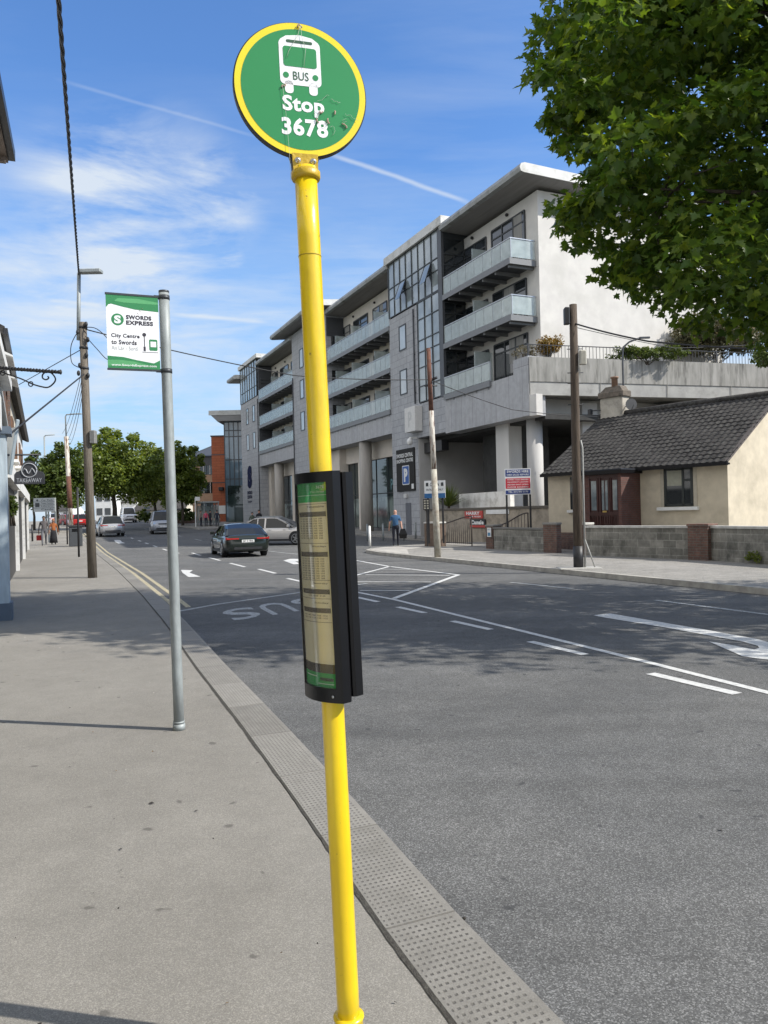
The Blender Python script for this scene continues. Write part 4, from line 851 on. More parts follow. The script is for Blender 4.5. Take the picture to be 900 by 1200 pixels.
nt.location = D(571.2, 623, a_.y-.12); nt.location.z = 0; b = MB(); b.box(0, .30, -.02, 0, .62, 1.0); b.build('plate', m_white, nt); b = MB(); b.box(.05, .25, -.024, -.021, .66, .80); b.text('PRIVATE', (0, -.023, 0), (1, 0, 0), (0, 0, 1), .05, .9, .25, .95); b.build('print', mat('notice_blue', (.1, .25, .4)), nt)
# low brick edge inside the cottage gateway
wallobj('garden_wall', 'low brown brick wall inside the cottage gateway left of the dark pole', 'wall', (655, 643.5), (690, 646), .78, m_rbrick, None)
# retaining wall behind the gate
R0 = PL(499, 605, SN(0, 20.4, 0, False), dN); R1 = PL(712, 605, SN(0, 20.4, 0, False), dN)
rw = thing('retaining_wall', 'stained tan concrete wall with dark coping between gate and cottage', 'wall', (R0.x, R0.y, 0), math.atan2((R1-R0).y, (R1-R0).x))
RL = (R1-R0).length; zt = PL(600, 593.5, SN(0, 20.4, 0, False), dN).z
MB().box(0, RL, 0, .3, 0, zt-.12).build('wall_face', m_tan, rw); MB().bbox(-.05, RL, -.06, .36, zt-.12, zt, .02).build('coping', mat('dark_coping', (.12, .105, .085), rough=.95, scale=5), rw)
# white parapet of the ramp
Q0 = PL(538, 590, SN(0, 22.0, 0, False), dN); Q1 = PL(598, 590, SN(0, 22.0, 0, False), dN); qv = Q1-Q0
rp = thing('ramp_parapet', 'low white wall of the car park ramp behind the retaining wall', 'wall', (Q0.x, Q0.y, 0), math.atan2(qv.y, qv.x))
z_a = PL(560, 577.5, SN(0, 22.0, 0, False), dN).z
MB().box(0, qv.length, 0, .25, .5, z_a).build('wall_face', mat('white_stained_wall', (.80, .79, .75), c2=(.68, .66, .61), rough=.9, scale=1.5, dark=(.35, .33, .28), dscale=1.2), rp)
# cordyline / spiky plant beside the parapet, and a low shrub
def spiky(name, label, loc, n, L, m, seed):
    r = thing(name, label, 'plant', loc); rd = random.Random(seed); b = MB()
    for i in range(n):
        a = rd.uniform(0, 6.28); e = rd.uniform(.35, 1.45); l_ = L*rd.uniform(.7, 1.1); d = Vector((math.cos(a)*math.cos(e), math.sin(a)*math.cos(e), math.sin(e))); s = d.cross(Vector((0, 0, 1))).normalized()*.035
        p = [Vector((0, 0, .1)), d*l_*.5, d*l_+Vector((0, 0, -l_*.12))]
        b.add([p[0]-s, p[0]+s, p[1]-s, p[1]+s, p[2]], [(0, 1, 3, 2), (2, 3, 4)])
    b.build('leaves', m, r); b = MB(); b.tube([(0, 0, -.5), (0, 0, .15)], .08, 8); b.build('stem', m_wood, r); return r
m_spk = leafmat('spiky_leaf', (.10, .14, .035), (.22, .24, .07), .2)
pz_ = PL(526, 596, SN(0, 21.0, 0, False), dN)
spiky('cordyline', 'spiky green yucca plant left of the white ramp wall', pz_, 150, 1.6, m_spk, 4)
# gate
def gate(label, uL, uR, v, n_off, hL, hR, posts=True, nb=16, sag=.12):
    P0 = SN(0, n_off, 0, False); a = PL(uL, v, P0, dN); c = PL(uR, v, P0, dN); a.z = c.z = 0; d = c-a; L = d.length
    r = thing('metal_gate', label, 'gate', (a.x, a.y, .12), math.atan2(d.y, d.x)); m = mat('brown_metal', (.045, .032, .026), rough=.6)
    def top(f): return hL+(hR-hL)*f*f*(3-2*f)
    b = MB()
    for i in range(nb+1): f = i/nb; b.tube([(L*f, 0, .08), (L*f, 0, top(f))], .013, 6)
    b.build('bars', m, r)
    b = MB(); b.tube([(L*i/14, 0, top(i/14)) for i in range(15)], .028, 6); b.tube([(0, 0, .12), (L, 0, .12)], .022, 6); b.tube([(0, 0, .0), (0, 0, top(0))], .03, 6); b.tube([(L, 0, 0), (L, 0, top(1))], .03, 6); b.build('gate_frame', m, r)
    return r
gate('brown metal bar gate with a rising top rail beside the rusty pole', 516, 553, 634, 17.6, 1.0, 1.35)
gate('brown metal gate with a curved top seen above the block wall under the board', 586, 619.5, 640, 18.6, .95, 1.45, nb=9)
# ================================================================ SIGNS ON THE FAR SIDE
def board(name, label, cat, u0, v0, u1, v1, dep, rot, th_=.05, group=None):
    """flat board whose face spans the given picture corners at distance dep; returns root and local size"""
    a = D(u0, v1, dep); X = Vector((math.cos(rot), math.sin(rot), 0)); nrm = Vector((math.sin(rot), -math.cos(rot), 0))
    c = PL(u1, v1, a, nrm); t_ = PL(u0, v0, a, nrm); wd = (c-a).dot(X); ht = t_.z-a.z
    r = thing(name, label, cat, a, rot, group); return r, wd, ht
r, wd, ht = board('hire_sign', 'red white and blue tool hire board on two black posts above the block wall', 'sign', 592, 549.5, 622.5, 580, 31.5, rad(-4))
MB().box(0, wd, 0, .05, 0, ht).build('sign_panel', m_white, r)
b = MB(); y = -.004
b.box(wd*.03, wd*.97, y, 0, ht*.70, ht*.965, 0); b.box(wd*.03, wd*.97, y, 0, ht*.235, ht*.63, 1); b.box(wd*.03, wd*.97, y, 0, ht*.03, ht*.17, 0); b.build('colour_bands', [mat('sign_blue', (.02, .045, .20), rough=.4), mat('sign_red', (.55, .03, .05), rough=.4)], r)
b = MB(); o_ = (0, y-.004, 0); X_ = (1, 0, 0)
b.text('SWORDS HIRE', o_, X_, Zp, wd*.08, ht*.84, wd*.92, ht*.94, bold=.03); b.text('HIRE SALES REPAIRS', o_, X_, Zp, wd*.08, ht*.73, wd*.92, ht*.80, bold=.02)
for i, s_ in enumerate(('POWER TOOLS GARDEN', 'EQUIPMENT LADDERS', 'HEATERS PAINT LIFTING', 'FLOOR SANDERS')): b.text(s_, o_, X_, Zp, wd*.10, ht*(.55-.095*i), wd*.90, ht*(.60-.095*i), bold=.02)
b.text('TEL: (01) 840 5175', o_, X_, Zp, wd*.12, ht*.06, wd*.88, ht*.14, bold=.02); b.build('sign_lettering', mat('sign_white', (1, 1, 1)), r)
for x in (.03, wd-.07):
    MB().box(x, x+.07, .052, .12, -1.75, ht*.98).build('post', m_blackp, r)
r, wd, ht = board('entrance_sign', 'white and blue notice board behind the rusty pole', 'sign', 497.5, 563.5, 522, 584, 34.0, rad(-12))
MB().box(0, wd, 0, .06, 0, ht).build('sign_panel', m_white, r); b = MB(); b.box(0, wd, -.005, 0, 0, ht*.27); b.build('colour_band', mat('mid_blue', (.02, .12, .30), rough=.4), r)
b = MB(); o_ = (0, -.009, 0); b.text('Car Park', o_, X_, Zp, wd*.28, ht*.68, wd*.72, ht*.88, bold=.02); b.text('ENTRANCE ONLY', o_, X_, Zp, wd*.1, ht*.42, wd*.9, ht*.54, bold=.02); b.box(wd*.08, wd*.2, -.012, -.008, ht*.68, ht*.88); b.box(wd*.8, wd*.92, -.012, -.008, ht*.68, ht*.88); b.build('sign_lettering', m_frame, r)
for x in (.1, wd-.18): MB().box(x, x+.08, .06, .14, -2.0, ht).build('post', m_blackp, r)
r, wd, ht = board('menu_sign', 'narrow black board with pale squares below the white and blue notice', 'sign', 496, 585, 503.5, 597.5, 33.6, rad(-12))
MB().box(0, wd, 0, .06, 0, ht).build('sign_panel', m_blackp, r); b = MB()
for i in range(4):
    for j in range(2): b.box(wd*(.12+.45*j), wd*(.40+.45*j), -.006, 0, ht*(.08+.23*i), ht*(.22+.23*i))
b.build('squares', mat('cream_squares', (.45, .42, .33)), r); MB().box(wd*.4, wd*.6, .06, .12, -1.6, .1).build('post', m_blackp, r)
rwz = rw.rotation_euler.z
def onret(name, label, u0, v0, u1, v1, m, txts, mt, y=-.05):
    P0 = Vector((R0.x, R0.y, 0)); X = Vector((math.cos(rwz), math.sin(rwz), 0)); nrm = Vector((math.sin(rwz), -math.cos(rwz), 0))
    a = PL(u0, v1, P0+nrm*-y, nrm); c = PL(u1, v1, P0+nrm*-y, nrm); wd = (c-a).dot(X); ht = PL(u0, v0, P0, nrm).z-a.z
    r = thing(name, label, 'sign', a, rwz); MB().box(0, wd, 0, .04, 0, ht).build('sign_panel', m, r)
    if txts:
        b = MB(); [b.text(s, (0, -.005, 0), X_, Zp, wd*x0, ht*y0, wd*x1, ht*y1, bold=bo) for s, x0, y0, x1, y1, bo in txts]; b.build('sign_lettering', mt, r)
    return r, wd, ht
m_rsign = mat('red_sign', (.50, .05, .035), rough=.5); 
onret('service_sign', 'red sign with white slanted lettering hung on the tan wall', 544.5, 599, 565.5, 607.5, m_rsign, [('HARRY', .1, .48, .85, .92, .05), ('CAR WASH', .25, .12, .9, .36, .03)], m_white)
r, wd, ht = onret('service_sign', 'black sign with white script and red lower edge under the red sign', 551, 608.5, 568.5, 618, m_blackp, [('Canale', .08, .36, .92, .9, .06)], m_white, -.08)
MB().box(0, wd, -.006, 0, 0, ht*.28).build('red_edge', m_rsign, r)
onret('blank_sign', 'blank long white panel on the tan wall beside the red sign', 569.5, 597.5, 596, 602.5, m_white, None, None)
# ================================================================ POLES
def pole_lean(base, top): return Vector(base), Vector(top)
# rusty white pole
pb = G(513, 653, .12); pt = D(502, 408, pb.y)
r = thing('utility_pole', 'rusty white painted steel pole by the gate across the road', 'pole', pb)
m_rust = mat('peeling_white_rust', (.50, .47, .41), c2=(.13, .06, .035), rough=.85, scale=4.5, detail=8, lo=.44, hi=.50, stretch=(3, 3, .35), bump=.3)
m_rust2 = mat('rust', (.16, .07, .045), c2=(.08, .04, .03), rough=.95, scale=9, bump=.4)
L = pt-pb; b = MB(); b.tube([(0, 0, 0), L*.42], [.12, .105], 14); b.build('lower_shaft', mat('cream_flaking_paint', (.47, .45, .38), c2=(.33, .30, .24), rough=.9, scale=5, dark=(.16, .10, .07), dscale=2.2), r)
b = MB(); b.tube([L*.42, L*.70], [.10, .09], 14); b.build('middle_shaft', m_rust, r); b = MB(); b.tube([L*.70, L], [.085, .075], 14); b.build('upper_shaft', m_rust2, r)
b = MB(); b.tube([L*.82+Vector((-.2, 0, 0)), L*.82+Vector((.25, 0, 0))], .03, 6); b.tube([L*.85+Vector((.1, 0, 0)), L*.85+Vector((.25, -.1, .05))], .045, 6); b.build('crossbar', m_blackp, r)
rusty_top = pb+L*.85
# dark utility pole
pb = G(678, 666, .12); pt = D(671.5, 357, pb.y); L = pt-pb
r = thing('utility_pole', 'dark timber utility pole on the pavement in front of the cottage', 'pole', pb)
b = MB(); b.tube([(0, 0, -.02), L*.35, L*.7, L], [.125, .118, .11, .10], 14); b.build('timber_shaft', m_wood, r)
b = MB(); b.tube([(0, 0, -.01), L*.085+Vector((0, 0, 0))], .131, 14); b.build('tar_base', m_blackp, r)
k = L*.79; b = MB(); b.bbox(.12, .3, -.22, -.05, k.z-.15, k.z+.22, .03); b.build('junction_box', mat('pale_box', (.42, .40, .34), rough=.6), r)
k = L*.95; b = MB(); b.bbox(k.x-.26, k.x-.12, -.15, .05, k.z-.18, k.z+.26, .03); b.beam((k.x-.12, -.05, k.z), (k.x, -.05, k.z), .04); b.build('splice_box', m_blackp, r)
b = MB(); b.tube([(.16, -.06, 0), (.16, -.06, 3.2), (.12, -.06, 3.4)], .028, 8); b.tube([(.16, -.06, .8), (.42, -.1, .0)], .02, 6); b.build('cable_guard', mat('pale_grey_guard', (.38, .38, .36), rough=.6), r)
b = MB()
for f in (.62, .70, .74, .83): q = L*f; b.tube([q+Vector((-.2, -.05, 0)), q+Vector((.22, -.05, .0))], .012, 5)
b.build('steps', m_blackp, r)
b = MB(); b.bbox(-.55, .55, -.3, .25, -.01, .03, .02); b.build('footing', mat('pale_concrete', (.42, .41, .38), rough=.9, scale=4), r)
pole2_top = pb+L*.93; pole2_mid = pb+L*.8
# left timber pole with lamp
pb = G(108.5, 677, .12); pm_ = D(97, 378, pb.y); L = pm_-pb
r = thing('street_lamp', 'tall timber pole with a flat lantern on its top on the near pavement', 'street lamp', pb)
b = MB(); b.tube([(0, 0, -.02), L*.4, L], [.125, .115, .10], 14); b.build('timber_shaft', m_woodl, r)
tp = D(92.5, 320, pb.y)-pb; b = MB(); b.tube([L*.93+Vector((-.12, -.05, 0)), tp], .05, 10); b.build('steel_extension', m_galv, r)
b = MB(); a = tp; b.tube([a, a+Vector((.1, -.05, .02)), a+Vector((.25, -.1, .03))], .035, 8); b.bbox(a.x+.05, a.x+.66, a.y-.2, a.y+.05, a.z-.03, a.z+.06, .02); b.build('lantern', m_galv, r)
b = MB(); q = L*.55; b.bbox(q.x+.11, q.x+.26, -.14, .05, q.z-.17, q.z+.18, .02); b.build('fuse_box', mat('grey_box', (.20, .20, .19), rough=.6), r)
b = MB()
for f, dx in ((.99, .12), (.96, -.12), (.93, .15), (.87, .1), (.83, -.1), (.79, .12), (.80, -.14)): q = L*f; b.ell(q+Vector((dx, -.08, 0)), .05, .05, .08, n=8, k=4)
for f in (.98, .90, .82): q = L*f; b.tube([q+Vector((0, 0, -.03)), q+Vector((0, 0, .03))], .118, 12)
q = L*.95; b.tube(smooth([q+Vector((-.1, -.1, .1)), q+Vector((-.28, -.15, -.3)), q+Vector((-.3, -.1, -.75)), q+Vector((-.12, -.1, -.9))]), .012, 6)
b.tube(smooth([q+Vector((.1, -.1, .2)), q+Vector((.45, -.2, .12)), q+Vector((.75, -.1, -.2)), q+Vector((.8, -.1, -.55)), q+Vector((.68, -.1, -.7)), q+Vector((.4, -.1, -.4)), q+Vector((.1, -.1, -.05))]), .012, 6)
b.build('insulators', m_wire, r)
pole1 = pb; pole1L = L
# ================================================================ OVERHEAD CABLES
def cable(label, pts, rr, sag=.0, strands=1, name='overhead_cable'):
    P = []
    for a, c in zip(pts, pts[1:]):
        for i in range(17): f = i/16; q = a.lerp(c, f); q.z -= sag*4*f*(1-f); P.append(q)
    b = MB()
    if strands == 1: b.tube(P, rr, 6)
    else:
        tot = [0]
        for a, c in zip(P, P[1:]): tot.append(tot[-1]+(c-a).length)
        n_ = int(tot[-1]/.04); ds = np.interp(np.linspace(0, tot[-1], n_), tot, range(len(P)))
        Q = [P[int(k)].lerp(P[min(int(k)+1, len(P)-1)], k-int(k)) for k in ds]; dr_ = (P[-1]-P[0]).normalized(); x_ = dr_.cross(Vector((0, 0, 1))).normalized(); y_ = x_.cross(dr_)
        for s in range(strands): b.tube([q+(x_*math.cos(i*.26+s*2*math.pi/strands)+y_*math.sin(i*.26+s*2*math.pi/strands))*rr*.62 for i, q in enumerate(Q)], rr*.6, 5)
    o = b.build(name, m_wire); tag(o, label, 'cable'); return o
cable('thick twisted black cable running overhead from the top left to the timber pole', [D(64, -60, 6.5), D(92.5, 322, pole1.y-.12)], .022, .0, 3)
cable('thin cable crossing the road from timber pole to rusty pole behind the flag sign', [pole1+pole1L*.97+Vector((.1, -.1, 0)), D(345, 440, 24), rusty_top], .016, .06)
cable('black cable from the timber pole down to the near shop at left', [pole1+pole1L*.80, D(-6, 523, 12.6)], .018, .0)
cable('thin cable from the timber pole toward the left roofs', [pole1+pole1L*.90, D(20, 452, 27)], .012, .0)
cable('cable sagging from the rusty pole to the dark timber pole', [rusty_top, D(600, 480, 28), D(700, 488, 30)], .014, .05)
cable('dark cable running right from the top of the dark timber pole', [pole2_top, D(760, 400, 18), D(920, 410, 15)], .022, .03)
cable('thinner cable running right just below the top of the dark timber pole', [pole2_top-Vector((0, 0, .1)), D(790, 408, 22), D(910, 402, 25)], .009, .02)
for i, dx in enumerate((-6, -3, 0, 3)):
    cable('one of the bundle of thin wires between the two left poles', [pole1+pole1L*(.80-.03*i)+Vector((-.1, 0, 0)), D(79+dx, 508+i*4, 38)], .008, .25)['group'] = 'thin wires between the left poles'
# ================================================================ BUS STOP (yellow pole, round sign, timetable case)
base = G(411.1, 1240, .12); topp = D(357.5, 190, base.y-.02); KS = .943
bs = thing('bus_stop', 'yellow bus stop pole with round green sign and black timetable case at the kerb', 'bus stop', base)
V = topp-base
m_yp = mat('yellow_pole_paint', (.74, .53, .008), c2=(.66, .45, .008), rough=.30, scale=5, stretch=(2, 2, .5), coat=.3, spec=.5, dark=(.50, .33, .015), dscale=3.5)
# chips and scuffs
t = m_yp.node_tree; bb = t.nodes['Principled BSDF']; src = bb.inputs['Base Color'].links[0].from_socket
tc = N(t, 'ShaderNodeTexCoord'); nz = N(t, 'ShaderNodeTexNoise', inp={'Scale': 26.0, 'Detail': 8, 'Roughness': .7}); t.links.new(tc.outputs['Object'], nz.inputs[0])
mr = N(t, 'ShaderNodeMapRange', inp={'From Min': .655, 'From Max': .67}); t.links.new(nz.outputs[0], mr.inputs[0]); mxn = N(t, 'ShaderNodeMix', data_type='RGBA'); t.links.new(mr.outputs[0], mxn.inputs[0]); t.links.new(src, mxn.inputs[6]); mxn.inputs[7].default_value = (.16, .10, .02, 1); t.links.new(mxn.outputs[2], bb.inputs['Base Color'])
nb_ = N(t, 'ShaderNodeTexNoise', inp={'Scale': 30.0, 'Detail': 3}); t.links.new(tc.outputs['Object'], nb_.inputs[0]); bn = N(t, 'ShaderNodeBump', inp={'Strength': .22, 'Distance': .004}); t.links.new(nb_.outputs[0], bn.inputs['Height']); t.links.new(bn.outputs[0], bb.inputs['Normal'])
PR = .0328
b = MB(); b.tube([V*(i/12) for i in range(12)]+[V*.993], PR, 40); b.build('pole', m_yp, bs)
b = MB(); k = V*.895; b.tube([k-V*.0006, k+V*.0006], PR+.0009, 40); b.build('seam', mat('seam_paint', (.42, .29, .01)), bs)
b = MB(); b.tube([V*-.002, V*.0445, V*.0465, V*.0485, V*.0500], [.0415, .0415, .0455, .0450, .034], 32); b.build('base_collar', m_yp, bs)
# sign: axis frame in the plane of the disc
yaw = rad(17); X = Vector((math.cos(yaw), math.sin(yaw), 0)); Nn = Vector((math.sin(yaw), -math.cos(yaw), 0)); up = V.normalized(); up = (up-Nn*up.dot(Nn)).normalized(); X = up.cross(Nn).normalized()*1.0
if X.x < 0: X = -X
cc = PL(353, 106, topp+Nn*.012, Nn)-base
RD = .1920
def dk(name, r0, m, off, n=96, parent=bs, cut=None):
    b = MB(); b.disc(cc+Nn*off, X, up, r0, n=n); return b.build(name, m, parent)
m_cast = mat('black_casting', (.03, .03, .032), rough=.5, scale=12)
b = MB(); ring = []
for off, rr in ((-.020, RD-.004), (-.018, RD+.003), (-.002, RD+.004), (.001, RD+.001)):
    ring.append([cc+Nn*off+X*rr*math.cos(2*math.pi*i/96)+up*rr*math.sin(2*math.pi*i/96) for i in range(96)])
b.loft(ring, 0, caps=True)
# neck flaring down from the disc to the bracket
neck = [(-.062, -.183), (-.048, -.200), (-.041, -.222), (-.039, -.262), (.039, -.262), (.041, -.222), (.048, -.200), (.062, -.183), (0, -.15)]
b.prism([cc-Nn*.017+X*x*KS+up*y*KS for x, y in neck], Nn*.015)
disc = b.build('round_sign', m_cast, bs)
m_syel = mat('sign_yellow', (.78, .63, .02), rough=.32, c2=(.74, .59, .02)); m_sgr = mat('sign_green', (.020, .225, .065), rough=.35, c2=(.019, .21, .06), scale=3)
m_swh = mat('sign_face_white', (.80, .80, .80), rough=.4, c2=(.76, .76, .76))
b = MB(); b.disc(cc+Nn*.0025, X, up, RD, n=96, m=0); b.disc(cc+Nn*.0032, X, up, RD*.905, n=96, m=1)
o_ = cc+Nn*.0040
def sp(p): return [(x*RD, y*RD) for x, y in p]
# bus symbol
body = rpoly(-.335, .035, .325, .80, .10)
body = [(-.32, .10), (-.295, .02), (.285, .02), (.325, .10), (.325, .55), (.25, .74), (.16, .79), (0, .81), (-.16, .79), (-.26, .74), (-.335, .55)]
b.poly(sp(rpoly(-.315, .06, .315, .74, .07)), o_, X, up, 2)
b.poly(sp([(-.315, .6), (.315, .6), (.29, .73), (.2, .79), (0, .82), (-.2, .79), (-.29, .73)]), o_+Nn*.0002, X, up, 2)
b.poly(sp(rpoly(-.25, -.07, -.12, .12, .05)), o_, X, up, 2); b.poly(sp(rpoly(.12, -.07, .25, .12, .05)), o_, X, up, 2)
o2 = o_+Nn*.0008
b.poly(sp(rpoly(-.255, .335, .255, .635, .04)), o2, X, up, 1); b.poly(sp(rpoly(-.20, .69, .20, .735, .02)), o2, X, up, 3)
for sx_ in (-.225, .225): b.disc(o2+(X*sx_+up*.20)*RD, X, up, .045*RD, n=20, m=1)
b.text('BUS', o2, X, up, -.12*RD, .135*RD, .12*RD, .265*RD, 3, bold=.01)
b.text('Stop', o_, X, up, -.30*RD, -.40*RD, .34*RD, -.10*RD, 2, bold=.035)
b.text('3678', o_, X, up, -.33*RD, -.70*RD, .38*RD, -.43*RD, 2, bold=.035)
b.build('sign_face', [m_syel, m_sgr, m_swh, mat('dark_green_print', (.02, .08, .035), rough=.5)], disc)
# dried residue and a torn string on the face
rs = random.Random(11); b = MB()
def scrib(x, y, n, st, r_, m):
    p = []; a = rs.uniform(0, 6)
    for i in range(n): p.append(o_+Nn*.0025+X*x*RD+up*y*RD); a += rs.uniform(-1.3, 1.3); x += st*math.cos(a); y += st*math.sin(a)
    b.tube(p, r_, 4, m)
for (x, y, n, st) in ((.42, -.05, 9, .03), (.44, -.10, 7, .03), (.25, -.35, 12, .03), (.38, -.42, 10, .03), (.44, -.65, 9, .03), (.66, -.30, 8, .035), (.68, -.42, 9, .02)): scrib(x, y, n, st, .00045, 0)
for (x, y, n, st) in ((.40, -.48, 6, .018), (.66, -.52, 7, .02), (.20, -.42, 5, .02), (.31, -.30, 5, .02), (.50, -.33, 5, .016), (-.24, .05, 6, .02), (.05, .93, 7, .02)): scrib(x, y, n, st, .0022, 1)
b.tube([o_+Nn*.004+(X*x+up*y)*RD for x, y in ((.03, .97), (-.02, .80), (-.17, .55), (-.20, .45))], .0006, 4, 0); b.tube([o_+Nn*.004+(X*x+up*y)*RD for x, y in ((.03, .97), (.04, .80), (.09, .60), (.05, .33))], .0006, 4, 0)
b.tube([o_+Nn*.004+(X*x+up*y)*RD for x, y in ((-.29, .03), (-.26, -.4), (-.24, -.9), (-.235, -1.4))], .0005, 4, 0)
b.build('residue', [mat('pale_string', (.45, .50, .42)), mat('pink_residue', (.42, .30, .24), rough=.9, scale=60)], disc)
# bracket
b = MB(); bk = [(-.036, -.222), (.036, -.222), (.038, -.205), (.038, -.262)]
b.prism([cc+Nn*.000+X*x*KS+up*y*KS for x, y in ((-.040, -.198), (.040, -.198), (.038, -.258), (-.038, -.258))], Nn*.009)
q0 = V*.985
b.tube([V-up*.053, V-up*.047, V-up*.032, V-up*.026], [.0400, .0425, .0425, .036], 40)
br = b.build('bracket', mat('bracket_paint', (.50, .33, .01), c2=(.40, .26, .012), rough=.4, scale=14, bump=.2), bs)
b = MB()
for x in (-.024, .024):
    p = cc+X*x*KS+up*-.208+Nn*.009; b.tube([p, p+Nn*.002], .0085, 12); b.tube([p+Nn*.002, p+Nn*.007], .0062, 6); b.ell(p+Nn*.0075, .004, .004, .004, n=8, k=4)
b.build('bolt', mat('zinc_bolt', (.62, .62, .62), metal=.9, rough=.3), br)
# timetable case: local frame at the pole, axis along the pole
Ty = Vector((.68, -.733, 0)).normalized(); Tn = Vector((-.733, -.68, 0)).normalized()
zt0 = D(372, 553, base.y-.06).z; zb0 = D(388, 822, base.y-.07).z
def onpole(z): return V*((z-base.z)/V.z)
cmid = onpole((zt0+zb0)/2); Ax = V.normalized(); Tx = (Ty-Ax*Ty.dot(Ax)).normalized(); Tz = Ax; Tnn = Tz.cross(Tx).normalized()
if Tnn.dot(Tn) < 0: Tnn = -Tnn
Hh = (zt0-zb0)/V.z*V.length/2
HWd = .084
def cs(x, y, z): return cmid+Tx*x+Tnn*y+Tz*z
def arc(x, w, bul): return bul*(1-(x/w)**2)
def shell(side, shift, w, h0, h1, y0, bul, name):
    xs = [-w+2*w*i/14 for i in range(15)]
    outer = [(x+shift, side*(y0+arc(x, w, bul))) for x in xs]
    inner = [(x+shift, side*(y0+arc(x, w, bul)-.012)) for x in reversed(xs)]
    prof = outer+inner
    return outer, prof
Y0 = .040; BU = .021
# front shell: rim frame + curved poster behind a clear cover
def rimshell(side, shift, w, h0, h1, name):
    b = MB(); xs = [-w+2*w*i/18 for i in range(19)]
    f = lambda x: side*(Y0+arc(x, w, BU))
    # top and bottom rims
    for za, zc in ((h1-.030, h1), (-h0, -h0+.040)):
        rings = []
        pr = [(x, f(x)) for x in xs]+[(x, f(x)-side*.022) for x in reversed(xs)]
        b.prism([cs(x+shift, y, za) for x, y in pr], Tz*(zc-za))
    # side rims, rounded
    for x_, sgn, wd in ((-w, -1, .007), (w, 1, .013)):
        c = [(x_-sgn*wd*0, f(x_)), (x_+sgn*.006, f(x_)-side*.004), (x_+sgn*.007, f(x_)-side*.030), (x_+sgn*.001, f(x_)-side*.0378), (x_-sgn*min(wd,.010), f(x_)-side*.0378), (x_-sgn*wd, f(x_)-side*.012), (x_-sgn*wd, f(x_-sgn*wd)+side*.0005)]
        b.prism([cs(x+shift, y, -h0) for x, y in c], Tz*(h1+h0))
    return b.build(name, m_black, bs), f
fs, ff = rimshell(1, .006, HWd, Hh, Hh, 'timetable_case')
bs2, _ = rimshell(-1, .014, HWd*.93, Hh-.012, Hh-.004, 'timetable_case')
def papermat(name, col, a, tl=.55):
    m = mat(name, col, rough=.6, c2=tuple(x*.92 for x in col), scale=9)
    t = m.node_tree; bb = t.nodes['Principled BSDF']; src = bb.inputs['Base Color'].links[0].from_socket
    tr = N(t, 'ShaderNodeBsdfTranslucent'); t.links.new(src, tr.inputs[0]); ms_ = N(t, 'ShaderNodeMixShader'); ms_.inputs[0].default_value = tl; t.links.new(bb.outputs[0], ms_.inputs[1]); t.links.new(tr.outputs[0], ms_.inputs[2])
    tp_ = N(t, 'ShaderNodeBsdfTransparent'); m2_ = N(t, 'ShaderNodeMixShader'); m2_.inputs[0].default_value = a; t.links.new(tp_.outputs[0], m2_.inputs[1]); t.links.new(ms_.outputs[0], m2_.inputs[2]); t.links.new(m2_.outputs[0], t.nodes['Material Output'].inputs[0])
    return m
# inner tray of the far shell and clamps
b = MB(); xs = [-HWd*.9+1.5*HWd*i/10 for i in range(11)]
b.prism([cs(x+.014, -(Y0+arc(x, HWd*.93, BU)-.010), -Hh+.015) for x in xs]+[cs(x+.014, -(Y0+arc(x, HWd*.93, BU)-.006), -Hh+.015) for x in reversed(xs)], Tz*(2*Hh-.035)); b.build('rear_poster', papermat('rear_poster_paper', (.85, .84, .78), .75, .85), bs2)
b = MB()
for z in (-Hh+.006, Hh-.032): b.prism([cs(x, y, z) for x, y in ((-.03, -.05), (.03, -.05), (.03, .045), (-.03, .045))], Tz*.024)
b.build('clamp', m_black, fs)
# poster (thin paper that lets the yellow pole show through)
xl, xr = -HWd+.006, HWd-.016
def pf(x, z, off=0.0): return cs(x+.006, ff(x)-.008+off, z)
def sheet(b, x0, x1, z0, z1, off, m):
    n = max(2, int((x1-x0)/.012)); vs = []
    for i in range(n+1): x = x0+(x1-x0)*i/n; vs += [pf(x, z0, off), pf(x, z1, off)]
    b.add(vs, [(2*i, 2*i+2, 2*i+3, 2*i+1) for i in range(n)], m, True)
b = MB(); b.prism([cs(x, y, -Hh+.01) for x, y in ((.070, -.034), (.076, -.034), (.076, .034), (.070, .034))], Tz*(2*Hh-.025)); b.build('gap_filler', m_black, fs)  # black filler strip added to keep the gap between the shells dark
m_pap = papermat('thin_paper', (.80, .74, .50), .52, .22); m_pgr = papermat('printed_green', (.015, .30, .06), .78, .35); m_pbk = papermat('printed_grey', (.075, .065, .05), .75)
z1_, z0_ = Hh-.030, -Hh+.040; HT = z1_-z0_
def zf(f): return z1_-HT*f      # f = fraction down the poster
b = MB()
sheet(b, xl, xr, zf(.885), zf(.095), 0, 0); sheet(b, xl, xr, zf(.095), zf(.0), 0, 1); sheet(b, xl, xr, zf(1), zf(.93), 0, 1); sheet(b, xl, xr, zf(.93), zf(.885), 0, 2)
po_ = b.build('timetable', [m_pap, m_pgr, m_pbk], fs)
b = MB(); W2 = xr-xl
for f0 in (.142, .338, .520, .612): sheet(b, xl+W2*.08, xr-W2*.05, zf(f0+.024), zf(f0), .0008, 2)
for f0 in (.103, .295, .475, .565, .68): sheet(b, xl+W2*.04, xr-W2*.03, zf(f0+.0022), zf(f0), .0008, 2)
rt = random.Random(8)
def ptext(s, xa, xb, za, zb, m, bold=0.0): b.text(s, (0, 0, 0), (1, 0, 0), (0, 0, 1), xa, za, xb, zb, m, bold, fn=lambda x, y: pf(x, y, .0010))
